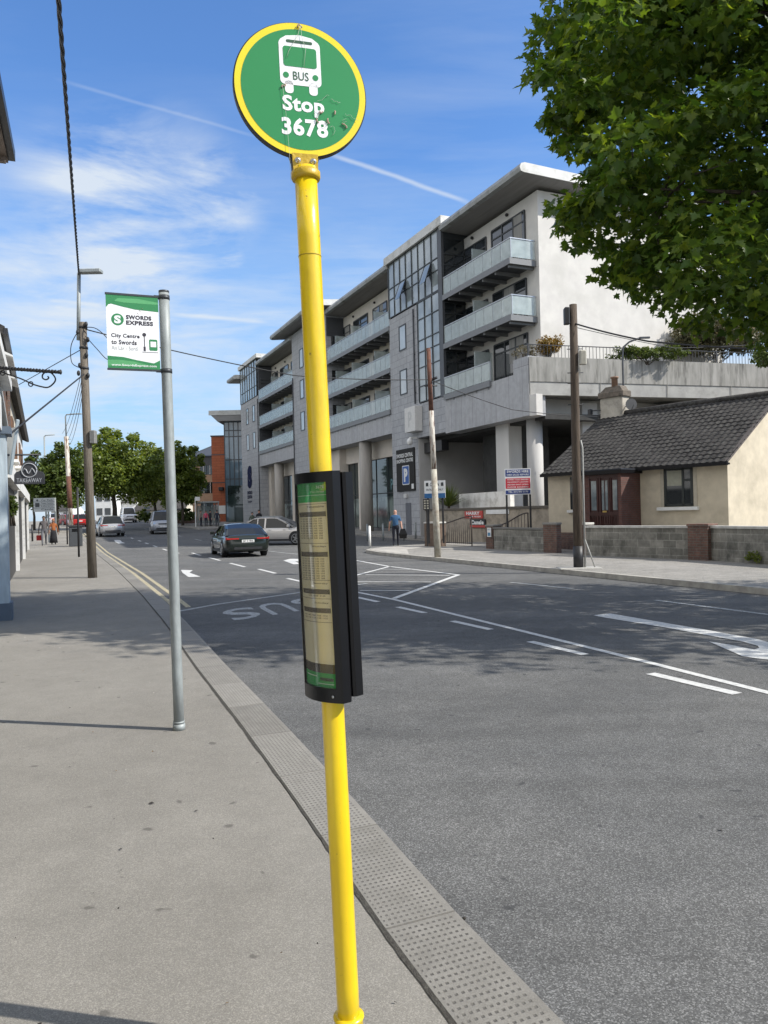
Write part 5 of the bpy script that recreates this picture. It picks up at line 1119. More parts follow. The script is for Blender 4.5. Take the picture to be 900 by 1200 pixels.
def row(f, ncol, xa, xb, m=2):
    cw = (xb-xa)/ncol
    for c in range(ncol):
        s = '%02d%02d' % (6+int(f*60) % 17, rt.choice((5, 10, 20, 25, 35, 40, 50)))
        ptext(s, xa+cw*c, xa+cw*(c+.72), zf(f+.0078), zf(f), m, .02)
for f0, nr in ((.172, 9), (.368, 9)):
    for i in range(nr): row(f0+i*.0118, 6, xl+W2*.12, xr-W2*.10)
for i in range(3): row(.548+i*.0, 3, xl+W2*.35, xr-W2*.1) if i == 0 else None
for i in range(2): row(.645+i*.012, 5, xl+W2*.14, xr-W2*.08)
ptext('Timetable', xr-W2*.55, xr-W2*.08, zf(.122), zf(.112), 2, .02); ptext('Weekdays', xr-W2*.45, xr-W2*.08, zf(.317), zf(.307), 2, .02); ptext('Saturday', xr-W2*.45, xr-W2*.08, zf(.497), zf(.487), 2, .02); ptext('Sunday', xr-W2*.45, xr-W2*.08, zf(.592), zf(.582), 2, .02)
ptext('3678', xr-W2*.25, xr-W2*.06, zf(.030), zf(.016), 3, .02); ptext('Main Street', xr-W2*.4, xr-W2*.06, zf(.050), zf(.040), 3)
sheet(b, xl+W2*.02, xr-W2*.02, zf(.0625), zf(.060), .0008, 3); sheet(b, xr-W2*.4, xr-W2*.06, zf(.967), zf(.952), .0008, 2); sheet(b, xr-W2*.45, xr-W2*.06, zf(.984), zf(.980), .0008, 3); sheet(b, xl+W2*.1, xr-W2*.5, zf(.951), zf(.946), .0008, 3)
b.build('printing', [m_pap, m_pgr, m_pbk, papermat('printed_white', (.55, .62, .52), .9)], fs)
b = MB(); n = 16; vs = []
for i in range(n+1): x = -HWd+.010+(2*HWd-.030)*i/n; vs += [cs(x+.006, ff(x)-.0015, -Hh+.012), cs(x+.006, ff(x)-.0015, Hh-.010)]
b.add(vs, [(2*i, 2*i+2, 2*i+3, 2*i+1) for i in range(n)], 0, True)
cov = glassmat('clear_cover', (.9, .9, .9), .05, .04); b.build('clear_cover', cov, fs)
b = MB(); p = cs(HWd-.018, ff(HWd-.018)+.001, -Hh+.018); b.tube([p, p+Tnn*.003], .0045, 12); p = cs(HWd-.012, ff(HWd-.012)+.001, Hh-.012); b.build('screw', mat('screw_steel', (.6, .6, .6), metal=.9, rough=.3), fs)
# ================================================================ GREY POLE WITH FLAG SIGN
gb = G(210, 855, .12); gt = D(192, 343, gb.y); V2 = gt-gb
gs = thing('flag_sign', 'galvanised pole with a white and green coach stop flag sign near the kerb', 'bus stop', gb)
b = MB(); b.tube([V2*(i/8) for i in range(9)], .0385, 28); b.build('pole', m_galv, gs)
b = MB(); b.tube([V2*.0, V2*.014], .045, 24); b.tube([V2*.016, V2*.020], .043, 24); b.build('base_collar', m_galv, gs)
b = MB(); b.tube([V2*.999, V2*1.004], .039, 20); b.build('pole_cap', m_frame, gs)
fy = rad(23); FX = Vector((math.cos(fy), math.sin(fy), 0)); FN = Vector((math.sin(fy), -math.cos(fy), 0)); FZ = V2.normalized(); FZ = (FZ-FN*FZ.dot(FN)).normalized(); FX = FZ.cross(FN); FX = FX if FX.x > 0 else -FX
P0 = gb+FN*0.0
tl = PL(123.5, 344.5, P0, FN); bl = PL(127.5, 431, P0, FN); tr_ = PL(185, 349.5, P0, FN); 
xx0 = (tl-gb).dot(FX); xx0b = (bl-gb).dot(FX); zz1 = (tl-gb).dot(FZ); zz0_ = (bl-gb).dot(FZ); 
xx1 = (tr_-gb).dot(FX); PW = xx1-xx0; PH = zz1-zz0_
pole_off = V2*(zz1/V2.length)
oo = Vector((0, 0, 0))+FX*xx0+FZ*zz0_        # panel lower-left corner relative to the base
b = MB(); b.obox(oo, FX*PW, -FN*.004, FZ*PH); pan = b.build('flag_panel', m_swh, gs)
m_fgr = mat('flag_green', (.03, .21, .07), rough=.4, c2=(.028, .195, .065)); m_fg2 = mat('flag_light_green', (.10, .36, .14), rough=.4); m_ftx = mat('flag_charcoal', (.035, .03, .04), rough=.5); m_fgy = mat('flag_grey', (.38, .40, .38), rough=.5)
of = oo+FN*.001
b = MB()
b.poly([(0, PH), (PW, PH), (PW, PH*.80), (PW*.55, PH*.815), (PW*.30, PH*.845), (PW*.10, PH*.875), (PW*.05, PH*.865), (0, PH*.82)], of, FX, FZ, 0)
b.poly([(PW*.16, PH*.915), (PW*.22, PH*.955), (PW*.6, PH*.965), (PW, PH*.93), (PW, PH*.90), (PW*.6, PH*.90), (PW*.35, PH*.90)], of+FN*.0006, FX, FZ, 1)
b.poly([(0, .0), (PW, 0), (PW, PH*.13), (PW*.88, PH*.085), (PW*.55, PH*.12), (PW*.3, PH*.155), (0, PH*.165)], of, FX, FZ, 0)
b.poly([(PW*.0, PH*.03), (PW*.85, PH*.045), (PW*.5, PH*.10), (PW*.2, PH*.115), (0, PH*.11)], of+FN*.0006, FX, FZ, 1)
b.disc(of+FX*PW*.21+FZ*PH*.665, FX, FZ, PW*.118, 0, 36); b.text('S', of+FN*.0008, FX, FZ, PW*.145, PH*.61, PW*.275, PH*.72, 4, .05)
b.text('SWORDS', of, FX, FZ, PW*.37, PH*.675, PW*.86, PH*.735, 2, .05); b.text('EXPRESS', of, FX, FZ, PW*.37, PH*.60, PW*.89, PH*.66, 2, .05)
b.text('City Centre', of, FX, FZ, PW*.08, PH*.405, PW*.62, PH*.475, 2, .03); b.text('to Swords', of, FX, FZ, PW*.08, PH*.325, PW*.56, PH*.39, 2, .03); b.text('An Lár - Sord', of, FX, FZ, PW*.08, PH*.25, PW*.57, PH*.305, 3)
b.text('www.SwordsExpress.com', of+FN*.0009, FX, FZ, PW*.07, PH*.022, PW*.93, PH*.062, 4, .015)
b.disc(of+FX*PW*.71+FZ*PH*.475, FX, FZ, PW*.038, 2, 20)
q = lambda x0, x1, y0, y1, m, o=0: b.poly([(PW*x0, PH*y0), (PW*x1, PH*y0), (PW*x1, PH*y1), (PW*x0, PH*y1)], of+FN*o, FX, FZ, m)
q(.702, .718, .25, .46, 2); q(.69, .73, .25, .31, 2, .0004); q(.66, .97, .232, .238, 2)
b.poly([(PW*x, PH*y) for x, y in rpoly(.80, .26, .96, .415, .02)], of, FX, FZ, 0); q(.825, .935, .31, .385, 4, .0006)
b.build('flag_print', [m_fgr, m_fg2, m_ftx, m_fgy, m_swh], pan)
b = MB()
for z, dz in ((PH, .0), (0, -.014)):
    a = oo+FZ*(z+dz); e = FX*(PW+.06)
    b.obox(a-FX*.004-FN*.012, e, FN*.016, FZ*.014)
    k = gt-gb; pz = V2*((a.dot(FZ)+.007)/V2.length)
    b.tube([pz-V2.normalized()*.016, pz+V2.normalized()*.016], .0415, 24); b.obox(pz-FX*.075-FN*.012+FZ*-.010, FX*.05, FN*.02, FZ*.024)
b.build('clamp_arm', m_frame, gs)
b = MB()
for (x, y) in ((.62, .80), (.58, .76), (.66, .83), (.78, .72), (.8, .70)): 
    p = of+FX*PW*x+FZ*PH*y+FN*.001; b.tube([p, p+FX*.008+FZ*.006, p+FX*.014-FZ*.004], .0008, 4)
b.build('residue', mat('pink_residue', (1, 0, 0)), pan)
# ================================================================ LEFT FRONTAGE (local frame: x along the street, y away from the street is negative)
# street-aligned frame: origin on the ground, local x along the street, local y towards the road's left side... (+y = left)
def SX(u, v, n, o=0.0):      # picture point on the vertical plane at street offset n -> (t, z)
    p = PL(u, v, SN(0, n, 0, False), dN); return p.dot(dS), p.z
m_shopw = mat('off_white_paint', (.70, .69, .66), c2=(.58, .575, .55), rough=.75, scale=2, dark=(.33, .33, .31), dscale=2)
m_bluew = mat('pale_blue_paint', (.45, .52, .56), c2=(.34, .40, .44), rough=.6, scale=6, stretch=(2, 2, .4))
n0 = -.95
def sbox(b, t0, t1, n0_, n1_, z0, z1, m=0):   # street-frame box expressed in world space
    P = [SN(t, n, z, False) for z in (z0, z1) for t, n in ((t0, n0_), (t0, n1_), (t1, n1_), (t1, n0_))]
    b.hexa(P, m)
def sthing(name, label, cat, t, n, z=0.0, group=None): return thing(name, label, cat, SN(t, n, z, False), STREET, group)
# near shop: its front ends just outside the picture; eave and pilaster show
ns = sthing('shop_building', 'near white two storey shop at the left edge with black gutter and pale blue pilaster', 'shop', 11.9, -1.05)
b = MB(); sbox(b, -6, 12.6, -9, -1.25, -.1, 5.0); b.build('wall', m_shopw, ns, True)
pe = D(18, 188, 12.3); zE_ = pe.z; dn_ = (SN(0, 0, 0)-SN(0, 0, 0)); r1 = ray(0, 95); pn = EYE+r1*((zE_-CH)/r1.z)
e1 = (pe-pn).normalized(); e2 = Vector((-e1.y, e1.x, 0))      # along the eave, and into the building
def ebox(b, t0, t1, n0_, n1_, z0, z1): b.obox(pe+e1*t0+e2*n0_+Vector((0, 0, z0)), e1*(t1-t0), e2*(n1_-n0_), Vector((0, 0, z1-z0)))
b = MB(); ebox(b, -18, -.5, .42, 8, 5.0-zE_, -.12); b.build('wall', m_shopw, ns, True)
b = MB(); ebox(b, -18, 0, 0, .12, -.02, .14); ebox(b, -18, -.03, .12, .2, .0, .10); gt_ = b.build('gutter', m_black, ns, True)
b = MB(); ebox(b, -18, -.03, .1, .5, -.07, -.02)
for i in range(14): ebox(b, -.3-i*.9, -.2-i*.9, .12, .42, -.16, -.07)
b.build('eave_board', mat('brown_eave', (.16, .12, .09), rough=.8), ns, True)
b = MB(); b.prism([pe+Vector((0, 0, .14))+e2*.05, pe-e1*18+Vector((0, 0, .14))+e2*.05, pe-e1*18+e2*4.5+Vector((0, 0, 3)), pe+e2*4.5+Vector((0, 0, 3))], (0, 0, .1)); b.build('roof', m_tile, ns, True)
t_b, _ = SX(12, 727, -.55)
b = MB(); sbox(b, t_b-.15, t_b+.30, -1.12, -.55, .0, 3.15); b.build('pilaster', m_bluew, ns, True)
b = MB(); sbox(b, t_b-.2, t_b+.36, -1.12, -.47, 3.15, 3.27); sbox(b, t_b-.17, t_b+.33, -1.12, -.51, .12, .4); b.build('pilaster_trim', mat('slate_blue', (.10, .13, .17), rough=.6), ns, True)
b = MB(); sbox(b, -6, t_b-.1, -1.12, -.6, 3.2, 3.9); sbox(b, -6, t_b+.2, -1.12, -.45, 3.9, 4.05); b.build('shop_fascia', m_shopw, ns, True)
b = MB()
for i in range(5):
    sbox(b, 3+i*2, 4.2+i*2, -1.14, -1.10, 5.0, 6.6); sbox(b, 2.2+i*2, 3.9+i*2, -1.14, -1.10, .6, 3.0)
b.build('window', m_dglass, ns, True)
# single storey shop front beyond with sloping parapet
sf = sthing('single_storey_shop', 'low white shop front with a sloping moulded parapet beyond the near shop', 'shop', 13.6, -1.0)
b = MB(); P = [(13.6, 0), (13.6, 4.55), (16.0, 4.1), (19.4, 3.5), (19.4, 0)]
b.prism([SN(t, -9, z, False) for t, z in P], dN*8.0); b.build('wall', m_shopw, sf, True)
b = MB()
for k, (dz, dn) in enumerate(((0, .16), (.12, .26), (.22, .36))):
    b.prism([SN(13.5, -1.05, 4.5+dz, False), SN(13.5, -1.05+dn, 4.5+dz, False), SN(13.5, -1.05+dn, 4.6+dz, False), SN(13.5, -1.05, 4.6+dz, False)], SN(19.5, 0, 3.45, False)-SN(13.5, 0, 4.5, False))
b.build('parapet_moulding', mat('grey_moulding', (.34, .345, .34), rough=.8), sf, True)
b = MB(); sbox(b, 14.2, 16.6, -1.03, -.97, .7, 2.7); sbox(b, 17.2, 18.4, -1.03, -.97, .1, 2.6); b.build('shop_window', m_dglass, sf, True)
b = MB(); sbox(b, 14.0, 19.0, -1.04, -.90, 2.75, 3.2); sbox(b, 13.65, 13.95, -1.04, -.85, 0, 3.3); sbox(b, 19.0, 19.3, -1.04, -.85, 0, 3.3); b.build('shop_fascia', m_bluew, sf, True)
# terrace of houses: each one a thing
def terrace(t0, t1, zE, zR, label, mw, dorm=None, wins=(), brick=None, setb=-1.0, shop=True):
    r = sthing('terraced_house', label, 'house', t0, setb, rise(t0)*0)
    b = MB(); sbox(b, t0, t1, -10, setb, -.2, zE); P = [SN(t0, -10, zE, False), SN(t0, setb, zE, False), SN(t0, -5.5, zR, False)]; b.prism(P, dS*(t1-t0)); b.build('wall', mw, r, True)
    b = MB(); P = [SN(t0, setb+.22, zE-.12, False), SN(t0, -5.5, zR+.02, False), SN(t0, -5.5, zR+.2, False), SN(t0, setb+.26, zE+.06, False)]; b.prism(P, dS*(t1-t0))
    P = [SN(t0, -10.4, zE-.12, False), SN(t0, -5.5, zR+.02, False), SN(t0, -5.5, zR+.2, False), SN(t0, -10.4, zE+.06, False)]; b.prism(P, dS*(t1-t0)); rf_ = b.build('roof', m_tile, r, True)
    b = MB(); sbox(b, t0, t1, setb+.22, setb+.32, zE-.12, zE+.02); b.build('gutter', m_blackp, rf_, True)
    b = MB(); sbox(b, t1-1, t1-.2, -6, -5, zR-.5, zR+1.1); b.build('chimney', mw, rf_, True)
    for (a, c, z0, z1) in wins:
        b = MB(); sbox(b, a, c, setb-.05, setb+.03, z0, z1); w_ = b.build('window', m_dglass, r, True)
        b = MB()
        for q0, q1, y0, y1 in ((a-.08, a, z0, z1), (c, c+.08, z0, z1), (a-.08, c+.08, z1, z1+.08), ((a+c)/2-.03, (a+c)/2+.03, z0, z1)): sbox(b, q0, q1, setb-.02, setb+.06, y0, y1)
        b.build('window_frame', mat('brown_frame', (.16, .09, .055), rough=.6), w_, True)
        b = MB(); sbox(b, a-.15, c+.15, setb-.02, setb+.22, z0-.12, z0-.02); b.build('sill', m_white, w_, True)
    if shop:
        b = MB(); sbox(b, t0+.3, t1-.3, setb, setb+.12, .1, 2.7); sh = b.build('shop_front', mat('dark_shopfront', (.05, .048, .045), rough=.5), r, True)
        b = MB(); sbox(b, t0+.25, t1-.25, setb, setb+.30, 2.75, 3.15); sbox(b, t0+.1, t0+.28, setb, setb+.22, 0, 3.15); sbox(b, t1-.28, t1-.1, setb, setb+.22, 0, 3.15); b.build('shop_fascia', m_shopw, sh, True)
    return r
h1 = terrace(19.6, 28, 6.15, 8.3, 'pale terraced house with brick edged windows and white canopies beyond the low shop front', m_shopw, wins=((21.0, 22.4, 4.0, 5.6), (24.2, 25.6, 4.0, 5.6)))
b = MB()
for t_ in (22.9, 26.2): sbox(b, t_, t_+.5, -1.02, -.9, 3.4, 6.1)
b.build('brick_strip', m_rbrick, h1, True)
b = MB()
for t_, z_ in ((21.6, 5.75), (24.9, 5.75)): P = [SN(t_-.9, -1.0, z_+.2, False), SN(t_-.9, -.62, z_+.02, False), SN(t_-.9, -.62, z_-.02, False), SN(t_-.9, -1.0, z_+.1, False)]; b.prism(P, dS*1.5)
b.build('canopy', m_white, h1, True)
terrace(28, 36.5, 6.15, 8.3, 'cream terraced house with dark shop front in the middle of the left row', mat('cream_wall', (.55, .50, .40), rough=.9), wins=((29.6, 30.9, 3.9, 5.3), (33, 34.3, 3.9, 5.3)))
terrace(36.5, 46, 6.15, 8.3, 'white terraced house with dark lower panels at the far end of the left row', m_shopw, wins=((38.4, 39.6, 3.8, 5.2), (42, 43.3, 3.8, 5.2)))
# slanting blue-white flag pole/awning strip on the low shop
aw = thing('awning', 'small white slanting side canopy with a pale blue rod on the low shop', 'awning', D(10, 556, 15.6)); b = MB(); a = D(12, 556, 15.5); c = D(21, 492, 15.2); b.beam(a, c, .05); b.build('rod', m_bluew, aw, True)
a_ = D(10, 559, 15.5); 
b = MB(); P = [D(1, 505, 15.6), D(19, 500, 15.3), D(10, 556, 15.5), D(1, 556, 15.7)]; b.prism(P, dN*.03); b.build('side_panel', m_shopw, aw, True)
# hanging takeaway sign
P0 = D(17, 567, 17.0); rz = rad(12); 
def hang(u0, v0, u1, v1, dep):
    a = D(u0, v1, dep); X = Vector((math.cos(rz), math.sin(rz), 0)); nrm = Vector((math.sin(rz), -math.cos(rz), 0)); c = PL(u1, v1, a, nrm); t_ = PL(u0, v0, a, nrm); return a, (c-a).dot(X), t_.z-a.z
a, wd, ht = hang(17, 540, 52.5, 567.5, 15.5)
r = thing('hanging_sign', 'charcoal arched takeaway sign hanging out over the left pavement', 'sign', a, rz)
pts = [(0, 0), (wd, 0), (wd*1.0, ht*.40), (wd*.93, ht*.52), (wd*.78, ht*.58)]+[(wd*(.5+.27*math.cos(rad(q))), ht*(.62+.38*math.sin(rad(q)))) for q in range(0, 181, 15)]+[(wd*.22, ht*.58), (wd*.07, ht*.52), (0, ht*.40)]
MB().prism([(x, .02, y) for x, y in pts], (0, -.04, 0)).build('sign_panel', mat('charcoal_board', (.045, .045, .05), rough=.6), r)
b = MB(); b.text('TAKEAWAY', (0, -.024, 0), (1, 0, 0), (0, 0, 1), wd*.08, ht*.07, wd*.92, ht*.25, bold=.02)
ring = [(wd*(.5+.25*math.cos(rad(q))), -.026, ht*(.58+.30*math.sin(rad(q)))) for q in range(0, 361, 15)]; b.tube(ring, .012, 4); b.tube([(wd*(.3+.4*k/8), -.026, ht*(.55+.12*math.sin(k*1.3))) for k in range(9)], .012, 4)
b.build('sign_lettering', mat('pale_grey_lettering', (.35, .36, .38)), r)
b = MB(); b.tube([(-.8, 0, ht+.12), (wd*.9, 0, ht+.12)], .02, 6); b.tube([(wd*.25, 0, ht*.8), (wd*.25, 0, ht+.12)], .008, 5); b.tube([(wd*.75, 0, ht*.8), (wd*.75, 0, ht+.12)], .008, 5); b.build('bracket_arm', m_blackp, r)
# twisted iron bracket from the near shop
a = D(-30, 429, 10.4); c = D(71, 436, 9.9)
br_ = thing('iron_bracket', 'black twisted iron bar with scrolls reaching out from the near shop wall', 'bracket', a)
L = c-a; d = L.normalized(); y_ = d.cross(Vector((0, 0, 1))).normalized(); b = MB()
b.tube([L*(i/120)+(Vector((0, 0, 1))*math.cos(i*.75)+y_*math.sin(i*.75))*.012 for i in range(121)], .016, 5); b.tube([L*(i/120)-(Vector((0, 0, 1))*math.cos(i*.75)+y_*math.sin(i*.75))*.012 for i in range(121)], .016, 5)
b.ell(L, .02, .02, .035, n=8, k=4); b.build('twisted_bar', m_blackp, br_)
b = MB(); zz_ = Vector((0, 0, 1)); Ln = L.length
def P2(u, v): p = PL(u, v, a, y_); return p-a
sp_ = [P2(-30, 432), P2(-5, 434), P2(10, 439), P2(25, 444), P2(38, 450), P2(48, 453), P2(56, 454), P2(62, 450), P2(65, 445), P2(63, 440), P2(59, 436.5), P2(54, 436), P2(50, 439), P2(50, 443), P2(54, 445), P2(57, 443), P2(56, 441)]
b.tube(smooth(sp_), .010, 5); b.tube([P2(36+2.6*math.cos(rad(q)), 450+2.8*math.sin(rad(q))) for q in range(0, 361, 30)], .008, 5); b.tube([P2(3+2.6*math.cos(rad(q)), 437+2.8*math.sin(rad(q))) for q in range(0, 361, 30)], .008, 5)
b.build('scrolls', m_blackp, br_)
# direction sign board on two posts
a = D(40, 600, 50); 
r, wd, ht = board('direction_sign', 'pale grey direction board with lines of text on two posts beside the left trees', 'sign', 39.5, 584, 64.5, 600, 50, rad(-14))
MB().box(0, wd, 0, .05, 0, ht).build('sign_panel', mat('grey_sign_panel', (.42, .44, .44), rough=.5), r)
b = MB(); 
for i, s_ in enumerate(('Car Park', 'Town Centre', 'Library', 'Castle')): b.text(s_, (0, -.006, 0), X_, Zp, wd*.36, ht*(.78-.22*i), wd*.92, ht*(.90-.22*i), bold=.01)
for z in (.28, .5, .73): b.box(0, wd, -.005, -.001, ht*z-.01, ht*z+.01)
b.box(wd*.08, wd*.28, -.005, -.001, ht*.35, ht*.65); b.disc((wd*.18, -.006, ht*.84), (1, 0, 0), (0, 0, 1), ht*.08, n=12); b.build('sign_lettering', m_frame, r)
for x in (wd*.62, wd*.95): MB().box(x, x+.08, .06, .12, -2.4, ht).build('post', m_galv, r)
# litter bin, black post, bollards
p = D(89, 642.5, 44.5); p.z = .12+rise(p.dot(dS)); r = thing('litter_bin', 'dark grey boxy litter bin on the near pavement beyond the timber pole', 'bin', p, STREET)
b = MB(); b.bbox(-.32, .32, -.36, .36, .03, 1.12, .04); b.build('bin_body', mat('bin_grey', (.06, .065, .07), rough=.5), r); b = MB(); b.bbox(-.35, .35, -.39, .39, 1.12, 1.22, .04); b.build('lid', m_blackp, r); b = MB(); b.box(-.335, -.32, -.2, .2, .85, 1.02); b.build('slot', m_black, r)
def post(label, u, v, dep, h, rr, m, cat='post', name='post', lean=0, group=None, cap=False):
    p = D(u, v, dep); p.z = .12+rise(p.dot(dS)); r = thing(name, label, cat, p, 0, group); b = MB(); b.tube([(0, 0, 0), (lean, 0, h)], rr, 12); b.build('shaft', m, r)
    if cap: b = MB(); b.ell((lean, 0, h), rr*1.15, rr*1.15, rr*.8, n=12, k=5); b.build('cap', m, r)
    return r
post('tall thin black post just beyond the timber pole on the near pavement', 92.5, 651, 33.5, 3.0, .045, m_blackp, cap=True)
post('thin black post beside the litter bin', 79, 639, 47, 2.2, .045, m_blackp, cap=True)
post('short black and white bollard at the left of the walking couple', 38, 633, 52, 1.1, .06, m_blackp, 'bollard', 'bollard', cap=True)
mast = post('rust stained white utility pole between the trees and the timber pole', 84, 620, 58, 7.6, .16, m_rust, 'pole', 'utility_pole', -.25)
b = MB(); q = 7.6; b.tube([(-.25, 0, q), (-.27, 0, q+1.5), (-.2, 0, q+1.65), (.75, 0, q+1.7)], .05, 6); b.bbox(.1, .95, -.1, .1, q+1.65, q+1.72, .015); b.tube([(-.3, 0, q-.2), (.1, 0, q-.2)], .03, 5); b.tube([(-.3, 0, q-.5), (.1, 0, q-.5)], .03, 5); b.build('lantern', m_galv, mast)
b = MB(); b.tube([(-.07, 0, 2.2), (-.15, 0, 4.6)], .175, 12); b.build('rusty_band', m_rust2, mast)
lp2 = post('small grey street lamp above the left trees', 54.5, 625, 75, 9.2, .07, m_galv, 'street lamp', 'street_lamp')
b = MB(); b.tube([(0, 0, 9.1), (.1, 0, 9.3), (1.0, 0, 9.35)], .05, 6); b.build('lantern', m_galv, lp2)
# bollards on the plaza
for lab, u, v, dep, h, m_ in (('white topped bollard at the corner kerb nearest the timetable case', 433.5, 641, 35.5, .98, m_white), ('steel bollard behind the white bollard by the shop', 430.5, 628, 44, .95, m_galv), ('steel bollard in front of the shop posters', 449, 627.5, 44, .95, m_galv), ('steel bollard to the right of the walking man', 473.5, 628, 43, .95, m_galv),
                          ('pale bollard beneath the parking sign', 487, 625.5, 46, .95, m_galv), ('steel bollard half hidden by the timetable case', 414, 627, 45, .95, m_galv)):
    post(lab, u, v, dep, h, .055, m_, 'bollard', 'bollard', cap=True)
# ================================================================ FAR RIGHT-HAND SIDE BUILDINGS
m_terra = brickmat('terracotta_cladding', (.36, .10, .045), (.40, .12, .055), (.22, .07, .035), 1.2, .35, ms=.02, bump=.2, noise=.12)
m_tanb = brickmat('tan_brick', (.40, .27, .17), (.36, .24, .15), (.33, .25, .18), .45, .15, ms=.02, bump=.2, noise=.1)
def farbox(name, label, cat, u0, u1, vtop, dep, m, depth=14, rot=0.0, z0=-.5):
    a = D(u0, 600, dep); c = D(u1, 600, dep); wd = (c-a).length; a.z = 0; r = thing(name, label, cat, a, rot); zt = D((u0+u1)/2, vtop, dep).z
    return r, wd, zt
r, wd, zt = farbox('office_tower', 'slim block of orange terracotta cladding beside the far glass corner', 'building', 249.5, 267.5, 511.5, 102, m_terra)
b = MB(); b.box(0, wd, 0, 12, -.5, zt); b.build('wall', m_terra, r)
b = MB()
for z in (zt*.2, zt*.5, zt*.8): b.box(-.02, wd+.02, -.03, 0, z, z+.12)
b.build('joint', m_slate, r); b = MB(); b.box(-.1, wd+.1, -.1, 12, zt, zt+.15); b.build('coping', m_slate, r)
b = MB(); b.box(wd*.35, wd*.95, -.12, -.03, 2.1, 3.2); b.build('white_panel', m_white, r)
b = MB(); b.bbox(wd*.45, wd*.75, -.6, 0, zt*.42, zt*.42+.45, .05); b.build('lamp', m_blackp, r)
r, wd, zt = farbox('glass_corner_building', 'tall narrow glass corner block with a wing shaped white roof beyond the apartments', 'building', 265, 292, 494, 99.5, m_tglass)
b = MB(); b.box(0, wd, 0, 12, -.5, zt); b.build('glass_wall', mat('blue_grey_glass', (.17, .24, .30), c2=(.09, .13, .165), rough=.05, scale=.3, spec=1), r)
b = MB()
for i in range(6): b.box(wd*i/5-.05, wd*i/5+.05, -.06, 0, 0, zt)
for z in (3.5, 6.5, 9, 12, zt-1.2): b.box(0, wd, -.05, 0, z, z+.12)
b.build('mullions', m_slate, r)
b = MB(); x0_ = D(249.5, 600, 99.5).x-D(265, 600, 99.5).x; b.prism([(x0_, -1, zt+1.3), (x0_+.1, -1, zt+.9), (-.6, -1, zt-.1), (-.2, -1, zt), (wd, -1, zt), (wd, -1, zt+1.1)], (0, 12, 0)); rr_ = b.build('roof', m_soff, r)
b = MB(); b.box(x0_-.02, wd, -1.08, -1.0, zt+.75, zt+1.35); b.build('fascia', m_fascia, rr_)
b = MB(); b.box(wd*.3, wd, -3, -.1, -.3, 5.6); b.build('entrance', m_sglass, r)
r, wd, zt = farbox('brick_office', 'tan brick office with grey hipped roof between trees and terracotta block', 'building', 226, 251, 535, 112, m_tanb)
b = MB(); b.box(0, wd, 0, 16, -.5, zt-1.3); b.build('wall', m_tanb, r)
b = MB(); b.box(-.2, wd, -.15, 16, zt-1.3, zt); b.build('upper_storey', m_slate, r)
b = MB(); b.prism([(-.6, -.6, zt), (wd+.4, -.6, zt), (wd+.4, 5, zt+2.0), (2, 5, zt+2.0)], (0, .2, .1)); b.prism([(-.6, -.6, zt), (2, 5, zt+2), (2, 12, zt+2), (-.6, 16, zt)], (.1, 0, .1)); b.build('roof', m_slate, r)
for z in (2.4, 5.2, 7.9):
    for f in (.55, .85): b = MB(); b.box(wd*f-.5, wd*f+.5, -.05, .02, z, z+1.6); w_ = b.build('window', m_dglass, r); MB().box(wd*f-.03, wd*f+.03, -.08, -.05, z, z+1.6).build('window_frame', m_white, w_)
# bus shelter
p = D(256, 616, 84); gz = .12+rise(p.dot(dS)); r = thing('bus_shelter', 'glass bus shelter with flat roof in front of the terracotta block', 'bus shelter', (p.x-1.2, p.y, gz), STREET+rad(180))
b = MB(); b.bbox(-2.2, 2.2, -.9, .9, 2.45, 2.6, .04); b.build('shelter_roof', m_galv, r)
b = MB()
for x, y in ((-2.1, .8), (-.7, .8), (.7, .8), (2.1, .8), (-2.1, -.7), (2.1, -.7)): b.box(x-.05, x+.05, y-.05, y+.05, 0, 2.45)
b.build('frame', m_galv, r); b = MB(); b.box(-2.1, 2.1, .79, .81, .3, 2.2); b.box(-2.11, -2.09, -.7, .8, .3, 2.2); b.build('glass_panel', m_bal, r)
p = D(229.5, 618, 80); gz = .12+rise(p.dot(dS)); r = thing('bus_stop', 'pale flag type bus stop post left of the glass shelter', 'bus stop', (p.x, p.y, gz), 0)
b = MB(); b.bbox(-.05, .05, -.05, .05, 0, 3.0, .02); b.build('pole', m_white, r); b = MB(); b.bbox(0, .5, -.04, .04, 2.7, 3.1, .02); b.build('flag_panel', m_white, r)
# white houses far up the street
def farhouse(label, u0, u1, vtop, dep, roof=True, mw=None, name='house'):
    a = D(u0, 600, dep); c = D(u1, 600, dep); wd = (c-a).length; t_ = a.dot(dS); gz = rise(t_); r = thing(name, label, 'house', (a.x, a.y, gz), 0); zt = D((u0+u1)/2, vtop, dep).z-gz; hw = zt-(1.8 if roof else 0)
    b = MB(); b.box(0, wd, 0, 9, -.5, hw)
    if roof: b.prism([(0, 0, hw), (0, 9, hw), (0, 4.5, zt-.1)], (wd, 0, 0))
    b.build('wall', mw or m_white, r)
    if roof: b = MB(); b.prism([(-.3, -.4, hw-.15), (-.3, 4.5, zt), (-.3, 4.5, zt+.15), (-.3, -.4, hw)], (wd+.6, 0, 0)); b.build('roof', m_tile, r)
    nw = max(2, int(wd/3))
    for i in range(nw):
        x = wd*(i+.5)/nw
        for z in ((1.0, 3.4) if hw > 4.5 else (1.0,)): b = MB(); b.box(x-.5, x+.5, -.04, .02, z, z+1.2); b.build('window', m_dglass, r)
    return r
farhouse('white gabled house seen left of the big street tree trunk', 112, 131, 578, 135, False)
farhouse('white rendered house seen right of the big street tree trunk', 140, 160, 577, 140)
farhouse('pale bungalow with grey roof behind the silver van', 158, 215, 585, 130, True, mat('cream_wall', (1, 1, 1)))
farhouse('distant white house above the red cars', 60, 82, 590, 190)
